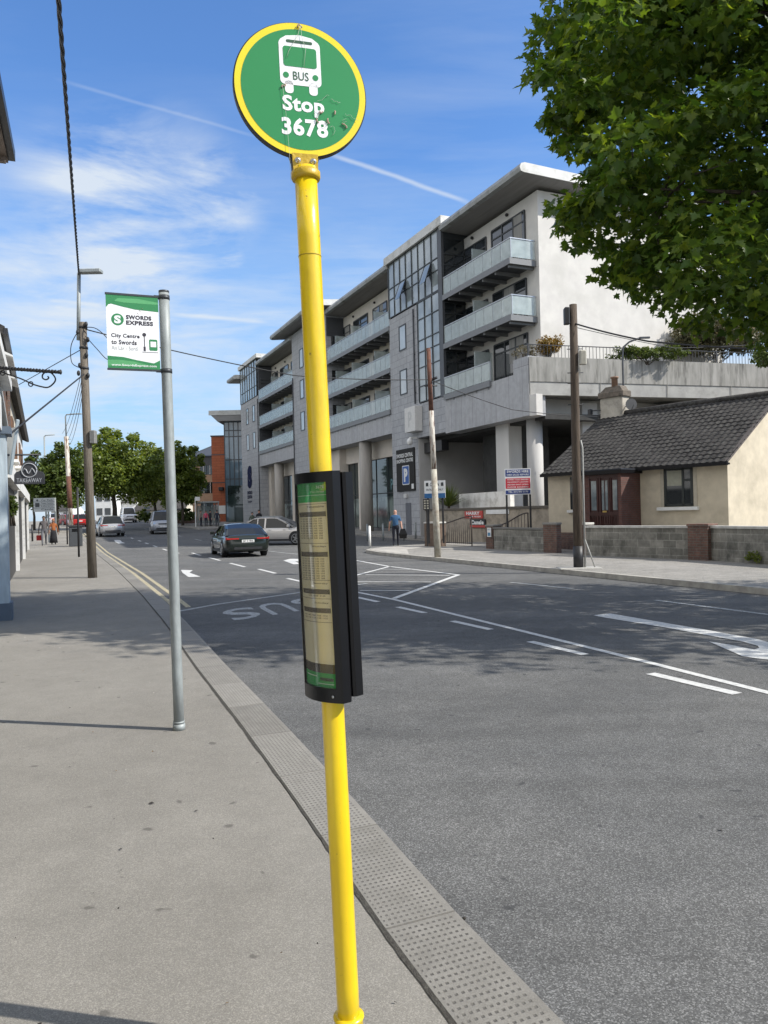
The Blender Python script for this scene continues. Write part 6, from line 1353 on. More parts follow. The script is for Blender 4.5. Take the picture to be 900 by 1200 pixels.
w_ = thing('boundary_wall', 'low brown wall and hedge line behind the far bus stop', 'wall', D(205, 618, 95), rad(10)); w_.location.z = rise(90); MB().box(0, 5.5, 0, .3, -.3, .9).build('wall_face', m_rbrick, w_)
# ================================================================ FOLIAGE
MAPLE = np.array([(0, 0), (.13, -.03), (.33, -.14), (.26, .06), (.40, .16), (.60, .40), (.42, .41), (.27, .44), (.31, .64), (.17, .66), (0, 1.0), (-.15, .67), (-.33, .62), (-.26, .42), (-.44, .40), (-.58, .42), (-.38, .14), (-.27, .07), (-.31, -.15), (-.12, -.02)])
MF = [tuple(range(0, 11)), (0,)+tuple(range(10, 20))]
OVAL = np.array([(0, 0), (.26, .3), (.24, .66), (0, 1.0), (-.24, .66), (-.26, .3)]); OF = [(0, 1, 2, 3), (0, 3, 4, 5)]
TRI = np.array([(0, 0), (.38, .55), (0, 1.0), (-.38, .45)]); TF = [(0, 1, 2, 3)]
def leafcloud(name, cen, rad_, n, size, m, parent, shape='oval', seed=1, flat=.75, world=True, tilt=.75, shell=.35):
    """many separate leaf blades round the given clump centres"""
    rg = np.random.default_rng(seed); P, F = dict(maple=(MAPLE, MF), oval=(OVAL, OF), tri=(TRI, TF))[shape]
    cen = np.asarray(cen, float); rad_ = np.broadcast_to(np.asarray(rad_, float), (len(cen),)); K = len(cen)*n
    c = np.repeat(cen, n, 0); r = np.repeat(rad_, n)
    d = rg.normal(size=(K, 3)); d /= np.linalg.norm(d, axis=1)[:, None]; q = rg.uniform(shell, 1, K)**.6
    pos = c+d*(r*q)[:, None]*np.array([1, 1, flat])
    # blade frames
    nrm = np.column_stack([rg.normal(0, tilt, K), rg.normal(0, tilt, K), np.ones(K)])+d*.45; nrm /= np.linalg.norm(nrm, axis=1)[:, None]
    y = d*np.array([1, 1, .2])+rg.normal(0, .55, (K, 3))+np.array([0, 0, -.35]); y -= nrm*(y*nrm).sum(1)[:, None]; y /= np.linalg.norm(y, axis=1)[:, None]+1e-9
    x = np.cross(y, nrm); s = size*rg.uniform(.6, 1.25, K); V = len(P)
    fold = .22*np.abs(P[:, 0])+.0; droop = -.16*P[:, 1]**2
    co = pos[:, None, :]+s[:, None, None]*(P[None, :, 0, None]*x[:, None, :]+P[None, :, 1, None]*y[:, None, :]+(fold+droop)[None, :, None]*nrm[:, None, :])
    co = co.reshape(-1, 3)
    if parent is not None and world: mi = np.array(wm(parent).inverted()); co = co@mi[:3, :3].T+mi[:3, 3]
    idx = []; starts = []; tot = []; k = 0
    base_ = np.concatenate([np.array(f) for f in F]); L = len(base_)
    li = (np.arange(K)[:, None]*V+base_[None, :]).ravel()
    st = []; 
    off = 0
    for f in F: st.append(off); off += len(f)
    ls = (np.arange(K)[:, None]*L+np.array(st)[None, :]).ravel(); lt = np.tile([len(f) for f in F], K)
    me = bpy.data.meshes.new(name); me.vertices.add(len(co)); me.vertices.foreach_set('co', co.ravel().astype(np.float32))
    me.loops.add(len(li)); me.loops.foreach_set('vertex_index', li.astype(np.int32)); me.polygons.add(len(ls)); me.polygons.foreach_set('loop_start', ls.astype(np.int32)); me.polygons.foreach_set('loop_total', lt.astype(np.int32))
    me.materials.append(m); me.update(); me.validate()
    o = bpy.data.objects.new(name, me); C.objects.link(o); o.parent = parent; return o
m_mleaf = leafmat('maple_leaf', (.052, .105, .020), (.20, .26, .042), .5, rough=.36)
m_bark = mat('bark', (.11, .09, .07), c2=(.05, .04, .032), rough=.95, scale=8, stretch=(3, 3, .6), bump=.7, bscale=20)
# ---- big maple overhanging from the right
tb = Vector((10.4, 9.8, .12))
tree = thing('maple_tree', 'large broadleaf street tree with dark maple leaves overhanging from the upper right', 'tree', tb)
rn = random.Random(21)
OUT = [(-260, 800), (-120, 700), (-40, 655), (0, 636), (40, 622), (88, 612), (120, 640), (140, 632), (165, 640), (178, 682), (200, 690), (214, 682), (238, 645), (262, 652), (285, 682), (300, 712), (322, 702), (340, 728), (352, 768), (368, 796), (384, 806), (396, 868), (412, 908), (440, 985), (520, 1100)]
def xl_(v): return float(np.interp(v, [a for a, _ in OUT], [b for _, b in OUT]))
cents = []; rads = []
for v in range(-250, 500, 30):
    u = xl_(v)+16
    k = 0
    while u < 1120:
        for layer in range(2 if k < 1 else 4):
            uu = u+rn.uniform(-12, 12)+(30 if layer else 12)*(1 if k == 0 else .3); vv = v+rn.uniform(-14, 14); r = rn.uniform(.22, .36) if k == 0 else rn.uniform(.45, .7)
            if uu-r*58 < xl_(vv)+4: uu = xl_(vv)+4+r*58
            vlow = 0
            # keep the lower contour
            ok = True
            for dv in (10, 30):
                if uu < xl_(vv+dv)+12: ok = ok and (vv+dv < 180 or r < .42)
            if vv > 340 and uu < xl_(vv+26)+18: continue
            dep = rn.uniform(9.2, 12.6)-layer*.2
            if layer == 3: dep = rn.uniform(12.2, 13.6)
            elif k > 4: dep = rn.uniform(9.0, 12.8)
            p = D(uu, vv, dep)
            if p.z < 3.2 or (vv > 0 and uu < 905 and p.z > 12): continue
            # gaps in the crown
            g_ = math.sin(uu*.047+1.3)*math.sin(vv*.061+.7)+.5*math.sin(uu*.021+vv*.017)
            if k > 0 and g_ > .78 and layer > 0: continue
            cents.append(tuple(p)); rads.append(r)
        u += rn.uniform(44, 58); k += 1
tips = []; trad = []
for tu, tv in ((608, 88), (612, 60), (620, 30), (634, 5), (630, 150), (641, 168), (657, 158), (640, 245), (648, 266), (660, 284), (676, 212), (690, 198), (674, 290), (700, 286), (694, 322), (712, 336), (737, 345), (764, 362), (790, 383), (806, 388), (850, 386), (880, 400), (905, 410), (645, 120), (660, 140), (655, 255)):
    dep = rn.uniform(10.2, 11.6)
    for q in range(3):
        p = D(tu+10+q*9+rn.uniform(-3, 3), tv-q*3+rn.uniform(-5, 5), dep+q*.1); tips.append(tuple(p)); trad.append(.15+.05*q)
# the rest of the crown, over and beyond the picture's edge
nc = 0
while nc < 420:
    a = rn.uniform(0, 6.283); e = math.asin(rn.uniform(-.75, 1)); q = rn.uniform(.55, 1)
    p = Vector((10.8, 11.0, 8.3))+Vector((math.cos(a)*math.cos(e)*6.4, math.sin(a)*math.cos(e)*5.0, math.sin(e)*4.6))*q
    if p.y > .5:
        uu = 450+901*(p.x)/p.y; vv = 600-901*(p.z-CH)/p.y
        if uu < 965 and vv > -90: continue
        if uu < xl_(vv)+80 and vv <= -90: continue
    cents.append(tuple(p)); rads.append(rn.uniform(.5, .8)); nc += 1
cr_o = leafcloud('crown', cents, rads, 68, .138, m_mleaf, tree, 'maple', 3, flat=.55, shell=.1)
leafcloud('outer_sprays', tips, trad, 15, .125, m_mleaf, tree, 'maple', 9, flat=.8, shell=.1, tilt=.9)
b = MB(); b.tube([(10.4, 9.8, .0), (10.45, 9.8, 1.2), (10.5, 9.9, 3), (10.3, 10.0, 5), (10.2, 10.1, 7.5), (10.3, 10.2, 10.5)], [.34, .27, .24, .2, .14, .06], 14); b.build('trunk', m_bark, tree, True)
b = MB(); anchors = [Vector((10.5, 9.9, z)) for z in (3.2, 4.0, 5, 6, 7, 8, 9)]
mains = []
for i in range(26):
    tgt = Vector(rn.choice(cents)); a = min(anchors, key=lambda q: abs(q.z-(tgt.z-2.0))); m1 = a.lerp(tgt, .45)+Vector((0, 0, .5)); P = [a, a.lerp(m1, .5)+Vector((0, 0, .15)), m1, m1.lerp(tgt, .5)+Vector((rn.uniform(-.2, .2), rn.uniform(-.2, .2), .12)), tgt]
    b.tube(P, [.085, .07, .05, .032, .012], 6); mains += P[1:]
for c_ in cents[::3]:
    c_ = Vector(c_); a = min(mains, key=lambda q: (q-c_).length); 
    if (a-c_).length > 1.1: continue
    b.tube([a, a.lerp(c_, .5)+Vector((rn.uniform(-.1, .1), rn.uniform(-.1, .1), .08)), c_], [.02, .013, .005], 4)
b.build('limbs', m_bark, tree, True)
# ---- smaller trees, shrubs
def blobcloud(c, rx, ry, rz, n, rd, lo=.45, r0=.5, r1=.9):
    out = []; rr = []
    for i in range(n):
        a = rd.uniform(0, 6.283); e = math.asin(rd.uniform(-.7, 1)); q = rd.uniform(lo, 1)
        k_ = 1+.15*math.sin(a*3+e*4)+.12*math.sin(a*7+e*3+n)
        out.append((c[0]+math.cos(a)*math.cos(e)*rx*q*k_, c[1]+math.sin(a)*math.cos(e)*ry*q*k_, c[2]+math.sin(e)*rz*q*k_)); rr.append(rd.uniform(r0, r1))
    return out, rr
def ftree(name, label, u0, u1, v0, v1, dep, m, seed, n=90, per=55, ls=.26, vb=None, cat='tree', trunk=True, group=None):
    a = D(u0, (v0+v1)/2, dep); c = D(u1, (v0+v1)/2, dep); zt = D(u0, v0, dep).z; zb = D(u0, v1, dep).z
    cx_ = (a.x+c.x)/2; rx = abs(c.x-a.x)/2; rz_ = (zt-zb)/2; t_ = Vector((cx_, dep, 0)).dot(dS); gz = rise(t_)
    r = thing(name, label, cat, (cx_, dep, gz), 0, group); rd = random.Random(seed)
    k = rx*.32; cs_, rr = blobcloud((cx_, dep, (zt+zb)/2), rx-k*.6, rx*.85, rz_-k*.5, n, rd, r0=k*.6, r1=k)
    for q in range(n//4):   # loose sprays beyond the main mass
        a_ = rd.uniform(0, 6.283); e_ = rd.uniform(.0, 1.45); f_ = rd.uniform(.98, 1.16)
        cs_.append((cx_+math.cos(a_)*math.cos(e_)*rx*f_, dep+math.sin(a_)*math.cos(e_)*rx*.85*f_, (zt+zb)/2+math.sin(e_)*rz_*f_)); rr.append(k*rd.uniform(.22, .42))
    leafcloud('crown', cs_, rr, per, ls, m, r, 'tri', seed, flat=.9)
    if trunk:
        b = MB(); h = (zb+rz_*.9); tr = max(.12, rx*.055)
        b.tube([(cx_, dep, gz-.2), (cx_+.05, dep, gz+(h-gz)*.4), (cx_-.1, dep, gz+(h-gz)*.75), (cx_, dep, h+rz_*.4)], [tr*1.3, tr, tr*.8, tr*.3], 8)
        for i in range(7):
            q = Vector(rd.choice(cs_)); b.tube([(cx_, dep, gz+(h-gz)*rd.uniform(.45, .9)), (Vector((cx_, dep, h))).lerp(q, .5), q], [tr*.45, tr*.3, tr*.1], 5)
        b.build('trunk', m_bark, r, True)
    return r
m_lf1 = leafmat('street_leaf_green', (.09, .135, .028), (.24, .28, .06), .45); m_lf2 = leafmat('street_leaf_light', (.11, .15, .03), (.26, .29, .07), .45); m_lf3 = leafmat('street_leaf_dark', (.05, .08, .02), (.14, .18, .04), .4); m_lf4 = leafmat('autumn_leaf', (.16, .12, .03), (.30, .17, .045), .3)
ftree('street_tree', 'large spreading light green tree over the parked cars up the street', 82, 184, 511, 602, 78, m_lf1, 5, 200, 80, .32)
ftree('street_tree', 'dark green tree above the direction board at the left', 30, 102, 527, 612, 70, m_lf3, 6, 170, 80, .28)
ftree('street_tree', 'dark tree at the left behind the takeaway sign', 20, 58, 548, 606, 78, m_lf3, 7, 60, 50, .32)
ftree('street_tree', 'yellow green tree between the big street tree and the grey pole', 150, 212, 532, 606, 92, m_lf2, 8, 170, 65, .36)
ftree('street_tree', 'tall mid green tree between the grey pole and the tan office', 186, 240, 524, 608, 86, m_lf1, 9, 150, 70, .3)
for lab, a, c, v0, v1, dep, m in (('dark clipped bush left of the silver van', 160, 176, 598, 613, 100, m_lf3), ('dark hedge under the tree behind the far bus stop', 205, 231, 598, 613, 92, m_lf3), ('small dark bush under the big street tree', 97, 108, 600, 612, 120, m_lf3)):
    ftree('hedge' if 'hedge' in lab else 'bush', lab, a, c, v0, v1, dep, m, hash(lab) % 97 if 0 else len(lab), 30, 40, .25, cat='bush', trunk=False)
def shrub(name, label, u0, u1, v0, v1, dep, m, seed, n, per, ls, flat=1.0):
    a = D(u0, v1, dep); c = D(u1, v1, dep); zt = D(u0, v0, dep).z; zb = min(a.z, c.z); r = thing(name, label, 'bush', ((a.x+c.x)/2, dep, zb)); rd = random.Random(seed); rx = (c.x-a.x)/2; k = min(rx, (zt-zb)/2)*.4
    cs_, rr = blobcloud(((a.x+c.x)/2, dep, (zt+zb)/2), rx-k*.5, min(rx, 1.5)*flat, (zt-zb)/2-k*.4, n, rd, r0=k*.6, r1=k)
    leafcloud('leaves', cs_, rr, per, ls, m, r, 'oval', seed, flat=.9, tilt=1.2)
    b = MB()
    for i in range(9): q = Vector(rd.choice(cs_)); b.tube([((a.x+c.x)/2+rd.uniform(-.1, .1), dep, zb-.1), Vector(((a.x+c.x)/2, dep, zb)).lerp(q, .5), q], .018, 4)
    b.build('stems', m_bark, r, True); return r
shrub('bush', 'round orange tinged bush on the deck beside the end wall', 628, 660, 393, 419, 40.2, m_lf4, 12, 40, 60, .12)
shrub('bush', 'large grey green bush on the deck half behind the maple leaves', 776, 905, 366, 424, 43.5, leafmat('grey_green_leaf', (.075, .08, .04), (.19, .16, .08), .25), 13, 170, 90, .17)
shrub('ivy', 'low ivy strip hanging over the deck edge behind the railing', 712, 806, 404, 424, 40.4, m_lf3, 14, 90, 60, .11, .3)
shrub('bush', 'bare twiggy bush between the balcony and the orange bush', 600, 632, 405, 420, 39.6, leafmat('twig_leaf', (.10, .09, .05), (.18, .15, .08), .2), 15, 22, 25, .09)
shrub('weeds', 'patch of weeds and grass at the foot of the right hand block wall', 862, 1000, 643, 660, 20.6, m_lf2, 16, 120, 50, .06, .25)
shrub('bush', 'dark leafy bush at the right edge above the cottage roof', 884, 940, 395, 440, 30.0, m_lf3, 17, 40, 70, .12)
shrub('plant', 'small green plants on top of the tan retaining wall', 660, 700, 583, 594, 33.5, m_lf4, 18, 20, 25, .07, .4)
shrub('climbing_plant', 'dark climbing plant on the left frontage below the takeaway sign', 9, 20, 578, 612, 21.5, m_lf3, 19, 30, 40, .08)
# ================================================================ VEHICLES
m_tyre = mat('tyre_rubber', (.018, .018, .018), rough=.85); m_rim = mat('alloy_rim', (.42, .43, .44), rough=.3, metal=.8); m_cglass = mat('car_glass', (.012, .014, .015), rough=.03, spec=.5, scale=1)
m_red = mat('tail_light_red', (.40, .02, .015), rough=.2); m_hl = mat('headlamp_clear', (.55, .57, .58), rough=.1, metal=.4); m_plate = mat('number_plate', (.72, .72, .70), rough=.5)
def carpaint(name, col, metal=.35): return mat(name, col, rough=.28, metal=metal, c2=tuple(x*.95 for x in col), coat=.8)
def vehicle(label, cat, loc, rz, paint, L, W, H, belt, hood, gh, name='parked_car', zb=.22, wheel=.33, plate=None, plateyel=False, wb=None, group=None, rack=False):
    """gh: (rear base x, rear top x, front top x, front base x); lengths in metres, x forward from the centre"""
    r = thing(name, label, cat, (0, 0, 0), 0, group); h = W/2
    def ring(x, w, z0, zt, crown=.03):
        half = [(w*.90, z0), (w*.985, z0+.10), (w*1.0, z0+(zt-z0)*.45), (w*.985, z0+(zt-z0)*.72), (w*.93, zt-.05), (w*.80, zt), (w*.4, zt+crown*.8)]
        return [Vector((x, y, z)) for y, z in half]+[Vector((x, 0, zt+crown))]+[Vector((x, -y, z)) for y, z in reversed(half)]
    ra, rt_, ft, fb = gh; xr_, xf = -L/2, L/2
    st = [(xr_, .80*h, zb+.16, belt-.20), (xr_+.05, .90*h, zb+.06, belt-.07), (xr_+.16, .955*h, zb+.03, belt-.015), (xr_+.45, .985*h, zb, belt+.0), (ra+.3, h, zb-.02, belt), (0, h, zb-.04, belt-.01), (fb-.1, h, zb-.03, belt-.02), (fb+(xf-fb)*.45, .99*h, zb, (belt+hood)/2+.01), (xf-.28, .95*h, zb+.03, hood), (xf-.10, .90*h, zb+.06, hood-.09), (xf-.02, .80*h, zb+.10, hood-.20), (xf, .66*h, zb+.18, hood-.30)]
    b = MB(); b.loft([ring(*s) for s in st], 0, True, True); b.build('body', paint, r)
    # cabin
    def gr(x, f, zt): # f 0..1 how far risen
        wb_ = h*.90; wr = h*(.90-.20*f); z0 = belt-.05; z1 = z0+.05+(zt-z0-.05)*f
        half = [(wb_, z0), (wr+.02, z1-.05*f-.005), (wr*.93, z1-.005), (wr*.5, z1+.02*f)]
        return [Vector((x, y, z)) for y, z in half]+[Vector((x, 0, z1+.03*f))]+[Vector((x, -y, z)) for y, z in reversed(half)]
    S = [(ra, 0), ((ra+rt_)/2, .58), (rt_, .93), (rt_+.25, .985), ((rt_+ft)/2, 1), (ft-.2, .985), (ft, .93), ((ft+fb)/2, .50), (fb, 0)]
    rg = [gr(x, f, H) for x, f in S]; n = len(rg[0]); g = MB(); p = MB()
    for i in range(len(rg)-1):
        for j in range(n-1):
            q = [rg[i][j], rg[i][j+1], rg[i+1][j+1], rg[i+1][j]]; side = j in (0, n-2); top = not side; slope = i in (0, 1, 6, 7)
            isglass = (side) or (slope and 1 < j < n-3)
            (g if isglass else p).add(q, [(0, 1, 2, 3)], 0, True)
    def edge(i0, i1, w_):   # pillars
        for j in (0, n-2):
            a0, a1 = rg[i0][j if j == 0 else n-1], rg[i1][1 if j == 0 else n-2]; sg = 1 if a0.y > 0 else -1
            p.beam(a0+Vector((0, sg*.012, 0)), a1+Vector((0, sg*.012, 0)), w_, .03)
    edge(0, 2, .11); edge(8, 6, .08); edge(4, 4, .09); edge(3, 3, .05)
    for j in (1, n-2):
        for i in range(1, 7): a0, a1 = rg[i][j], rg[i+1][j]; p.beam(a0, a1, .06, .05)
    g.build('windows', m_cglass, r); p.build('roof', paint, r)
    wx = wb/2 if wb else L*.295
    for x in (-wx, wx):
        for s in (-1, 1):
            y = s*(h-.10); 
            b = MB(); b.tube([(x, y-s*.11, wheel), (x, y-s*.10, wheel), (x, y+s*.095, wheel), (x, y+s*.115, wheel)], [wheel*.9, wheel, wheel, wheel*.93], 22); w_ = b.build('wheel', m_tyre, r)
            b = MB(); b.disc((x, y+s*.119, wheel), (1, 0, 0), (0, 0, 1), wheel*.66, m=1, n=20)
            for k in range(5):
                a = k*1.2566; b.obox((x-math.sin(a)*.03, y+s*.120, wheel+math.cos(a)*.0-.0), (math.sin(a+1.57)*.06 if 0 else math.cos(a)*.055, 0, -math.sin(a)*.055), (0, s*.012, 0), (math.sin(a)*wheel*.62, 0, math.cos(a)*wheel*.62))
            b.tube([(x, y+s*.115, wheel), (x, y+s*.128, wheel)], .07, 10)
            ro = [(x+wheel*.70*math.cos(q), y+s*.120, wheel+wheel*.70*math.sin(q)) for q in np.linspace(0, 6.283, 25)]; b.tube(ro, .018, 5); b.build('rim', [m_rim, m_blackp], w_)
            b = MB(); 
            arc_ = [(x+(wheel+.07)*math.cos(q), wheel+(wheel+.07)*math.sin(q)) for q in np.linspace(-.35, math.pi+.35, 16)]
            b.prism([(px_, s*(h+.004), pz_) for px_, pz_ in arc_], (0, -s*.05, 0)); b.build('wheel_arch', m_blackp, r)
    b = MB(); 
    for s in (-1, 1):
        b.box(ra+.4, fb-.1, s*(h+.001)-.006, s*(h+.001)+.006, zb-.02, zb+.08)
    b.box(xf-.12, xf+.01, -h*.6, h*.6, zb+.12, zb+.26); b.box(xf-.10, xf+.012, -h*.42, h*.42, hood-.27, hood-.17); b.box(xr_-.012, xr_+.06, -h*.62, h*.62, zb+.12, zb+.22)
    b.build('lower_trim', m_blackp, r)
    for s in (-1, 1):
        y0, y1 = sorted((s*h*.52, s*h*.86)); b = MB(); b.hexa([(xf-.07, y0, hood-.22), (xf+.0, y0 if s > 0 else y0+.0, hood-.22), (xf-.06, y1, hood-.22), (xf-.14, y1, hood-.22), (xf-.10, y0, hood-.09), (xf-.02, y0, hood-.10), (xf-.09, y1, hood-.10), (xf-.17, y1, hood-.09)]); b.build('headlight', m_hl, r)
        y0, y1 = sorted((s*h*.40, s*h*.93)); b = MB()
        zl = belt-.20; b.box(xr_-.004, xr_+.07, y0, y1, zl+.03, zl+.085); b.box(xr_+.03, xr_+.22, s*h*.95-.012, s*h*.95+.012, zl+.01, zl+.12); b.build('tail_light', m_red, r)
        b = MB(); b.bbox(fb-.42, fb-.26, min(s*(h-.05), s*(h+.15)), max(s*(h-.05), s*(h+.15)), belt+.0, belt+.14, .03); b.build('mirror', paint, r)
        b = MB(); b.box(-.35, -.2, s*(h+.004)-.008, s*(h+.004)+.008, belt-.16, belt-.13); b.box(.55, .7, s*(h+.004)-.008, s*(h+.004)+.008, belt-.16, belt-.13); b.build('door_handle', paint, r)
    for x, sg in ((xr_-.012, -1), (xf+.006, 1)):
        b = MB(); b.box(min(x, x+sg*.012), max(x, x+sg*.012), -.26, .26, zb+.30 if sg > 0 else belt-.30, zb+.41 if sg > 0 else belt-.19, 0)
        if plate: b.text(plate, (x+sg*.013, 0, belt-.285 if sg < 0 else zb+.315), (0, -1 if sg < 0 else 1, 0), (0, 0, 1), -.22, 0, .22, .08, 1, .03)
        b.build('number_plate', [m_plate, m_blackp], r)
    if rack:
        b = MB(); 
        for s in (-1, 1): b.tube([(rt_+.1, s*h*.66, H-.02), (rt_+.2, s*h*.66, H+.05), (ft-.3, s*h*.66, H+.05), (ft-.15, s*h*.66, H-.02)], .018, 6)
        b.build('roof_rail', m_galv, r)
    r.location = loc; r.rotation_euler = (0, 0, rz); return r
def gpos(u, v, dep): p = D(u, v, dep); p.z = rise(p.dot(dS))+.0; return p
AW = STREET      # heading away from the camera
vehicle('dark green saloon car with lit red tail lights driving away in the near lane', 'car', gpos(279, 640, 34.3), AW+rad(-3), carpaint('dark_green_paint', (.008, .014, .010), .3), 4.75, 1.88, 1.40, .93, .83, (-2.12, -1.05, .35, 1.25), wb=2.85, plate='241 D 7846', wheel=.34)
vehicle('silver crossover car seen from the side turning at the junction', 'car', gpos(328, 628, 45), rad(-14), carpaint('champagne_paint', (.62, .59, .55)), 4.45, 1.84, 1.60, 1.02, .97, (-2.2, -1.30, .15, 1.25), zb=.26, wheel=.36, wb=2.65, rack=True)
vehicle('silver grey car driving away beyond the timber pole', 'car', gpos(128.5, 620, 62), AW+rad(2), carpaint('silver_paint', (.36, .36, .37)), 4.5, 1.85, 1.6, 1.02, .97, (-2.15, -1.75, .3, 1.1), zb=.27, wheel=.35, plate='191 D 204', rack=True)
vehicle('silver people carrier van coming towards us beside the grey pole', 'van', gpos(190, 618, 66), AW+rad(180-5), carpaint('silver_blue_paint', (.33, .35, .38)), 4.9, 1.92, 1.92, 1.12, 1.05, (-2.4, -2.25, .95, 1.75), zb=.25, wheel=.34, wb=3.0, name='van')
vehicle('white panel van coming down the street behind the big tree', 'van', gpos(150, 607, 112), AW+rad(180), carpaint('white_van_paint', (.62, .63, .64), .1), 5.2, 2.0, 2.15, 1.2, 1.12, (-2.55, -2.45, 1.1, 1.9), zb=.28, wheel=.35, wb=3.2, name='van')
vehicle('red hatchback parked up the street left of the timber pole', 'car', gpos(90, 609, 92), AW+rad(8), carpaint('red_paint', (.45, .02, .02), .2), 4.1, 1.78, 1.5, .95, .9, (-1.95, -1.65, .25, 1.1))
vehicle('dark red car parked behind the rust stained utility pole', 'car', gpos(76, 609, 98), AW+rad(25), carpaint('dark_red_paint', (.25, .02, .025), .2), 4.3, 1.8, 1.48, .95, .88, (-2.0, -1.45, .25, 1.1))
vehicle('white car parked far up the street above the walking couple', 'car', gpos(62, 607, 108), AW+rad(12), carpaint('white_car_paint', (.6, .61, .62), .1), 4.3, 1.8, 1.5, .95, .9, (-2.0, -1.5, .25, 1.1))
# ================================================================ PEOPLE
def person(label, loc, rz, hgt, top, legs, skin, hair, pose=None, bald=False, skirt=False, shoes=None, sleeves=False, hairname='hair'):
    P = dict(lh=(.02, .30, .78), rh=(-.02, -.30, .78), le=(-.03, .27, 1.08), re=(-.03, -.27, 1.08), lk=(.04, .10, .50), rk=(.04, -.10, .50), lf=(.0, .11, .06), rf=(.0, -.11, .06)); P.update(pose or {})
    vs = {'pel': ((0, 0, .95), .135), 'wst': ((0, 0, 1.10), .125), 'chs': ((0, 0, 1.32), .155), 'nk': ((0.01, 0, 1.48), .06), 'hd0': ((.015, 0, 1.57), .078), 'hd': ((.02, 0, 1.66), .096), 'hd2': ((.01, 0, 1.72), .075), 'nose': ((.125, 0, 1.62), .014),
          'ls': ((0, .17, 1.40), .068), 'rs': ((0, -.17, 1.40), .068), 'le': (P['le'], .045), 're': (P['re'], .045), 'lh': (P['lh'], .030), 'rh': (P['rh'], .030),
          'lhp': ((-.0, .09, .90), .098), 'rhp': ((-.0, -.09, .90), .098), 'lk': (P['lk'], .065), 'rk': (P['rk'], .065), 'lf': (P['lf'], .045), 'rf': (P['rf'], .045)}
    for s in 'lr':
        f = Vector(P[s+'f']); vs[s+'t'] = (tuple(f+Vector((.17, 0, -.02))), .035); hh = Vector(P[s+'h']); hd_ = (hh-Vector(P[s+'e'])).normalized(); pm = hh+hd_*.06; vs[s+'p'] = (tuple(pm), .030)
        for k in range(4): q = pm+hd_*(.05+.01*(1-abs(k-1.5)))+Vector((.016*(k-1.5)*1.3, 0, 0)); vs[s+'g%d' % k] = (tuple(q), .009)
        vs[s+'g4'] = (tuple(hh+hd_*.04+Vector((.045, 0, 0))), .010)
    ed = [('pel', 'wst'), ('wst', 'chs'), ('chs', 'nk'), ('nk', 'hd0'), ('hd0', 'hd'), ('hd', 'hd2'), ('hd', 'nose'), ('chs', 'ls'), ('chs', 'rs'), ('ls', 'le'), ('le', 'lh'), ('rs', 're'), ('re', 'rh'), ('pel', 'lhp'), ('pel', 'rhp'), ('lhp', 'lk'), ('lk', 'lf'), ('lf', 'lt'), ('rhp', 'rk'), ('rk', 'rf'), ('rf', 'rt')]
    for s in 'lr': ed += [(s+'h', s+'p')]+[(s+'p', s+'g%d' % k) for k in range(4)]+[(s+'h', s+'g4')]
    K = list(vs); me = bpy.data.meshes.new('p'); sc_ = hgt/1.79
    me.from_pydata([Vector(vs[k][0])*sc_ for k in K], [(K.index(a), K.index(c)) for a, c in ed], []); ob = bpy.data.objects.new('p', me); C.objects.link(ob)
    sk = ob.modifiers.new('s', 'SKIN'); 
    for i, k in enumerate(K): d = me.skin_vertices[0].data[i]; q = vs[k][1]*sc_; d.radius = (q*(1.25 if k in ('pel', 'wst') else 1.0), q*(.95 if k in ('pel', 'chs', 'wst') else 1.0)); d.use_root = (k == 'pel')
    sk.use_smooth_shade = True; su_ = ob.modifiers.new('u', 'SUBSURF'); su_.levels = 1
    bpy.context.view_layer.update(); e = ob.evaluated_get(bpy.context.evaluated_depsgraph_get()); nm = bpy.data.meshes.new_from_object(e); bpy.data.objects.remove(ob)
    for m in (top, legs, skin, shoes or m_blackp): nm.materials.append(m)
    hd = {k: Vector(vs[k][0])*sc_ for k in K}
    for p in nm.polygons:
        c = p.center; z = c.z/sc_; mi = 0; arm = min((c-hd['lh']).length, (c-hd['rh']).length, (c-hd['le']).length if not sleeves else 9, (c-hd['re']).length if not sleeves else 9, (c-(hd['le']+hd['lh'])/2).length, (c-(hd['re']+hd['rh'])/2).length)
        if z > 1.50: mi = 2
        elif min((c-hd['lh']).length, (c-hd['rh']).length) < .13*sc_ or (not sleeves and arm < .15*sc_ and abs(c.y) > .19*sc_ and z < 1.2): mi = 2
        elif z < .12: mi = 3
        elif z < .97 and (abs(c.y) < .235*sc_ or z < .6): mi = 1
        p.material_index = mi; p.use_smooth = True
    r = bpy.data.objects.new('person', nm); C.objects.link(r); tag(r, label, 'person')
    if not bald:
        b = MB(); hc = hd['hd']; b.ell(hc+Vector((-.022, 0, .03))*sc_, .102*sc_, .098*sc_, .10*sc_, n=14, k=8); b.build(hairname, hair, r)
    if skirt:
        b = MB(); rings = []
        for z, rr in ((.99, .15), (.8, .20), (.5, .23), (.12, .27)): rings.append([Vector((rr*math.cos(q)*.9, rr*math.sin(q), z))*sc_ for q in np.linspace(0, 6.283, 17)[:-1]])
        b.loft(rings, 0, True, True); b.build('skirt', legs, r)
    r.location = loc; r.rotation_euler = (0, 0, rz); return r
m_skin = mat('skin', (.50, .28, .20), c2=(.44, .24, .17), rough=.55); m_skin2 = mat('brown_skin', (.20, .11, .07), rough=.55); m_hair = mat('dark_hair', (.02, .016, .013), rough=.7); m_hair2 = mat('grey_hair', (.3, .29, .28), rough=.7)
def ppos(u, v, dep): p = D(u, v, dep); p.z = .12+rise(p.dot(dS)); return p
walk = dict(lf=(-.26, .10, .10), lk=(.02, .10, .52), rf=(.26, -.10, .06), rk=(.16, -.10, .52), lh=(.16, .30, .82), rh=(-.14, -.30, .80))
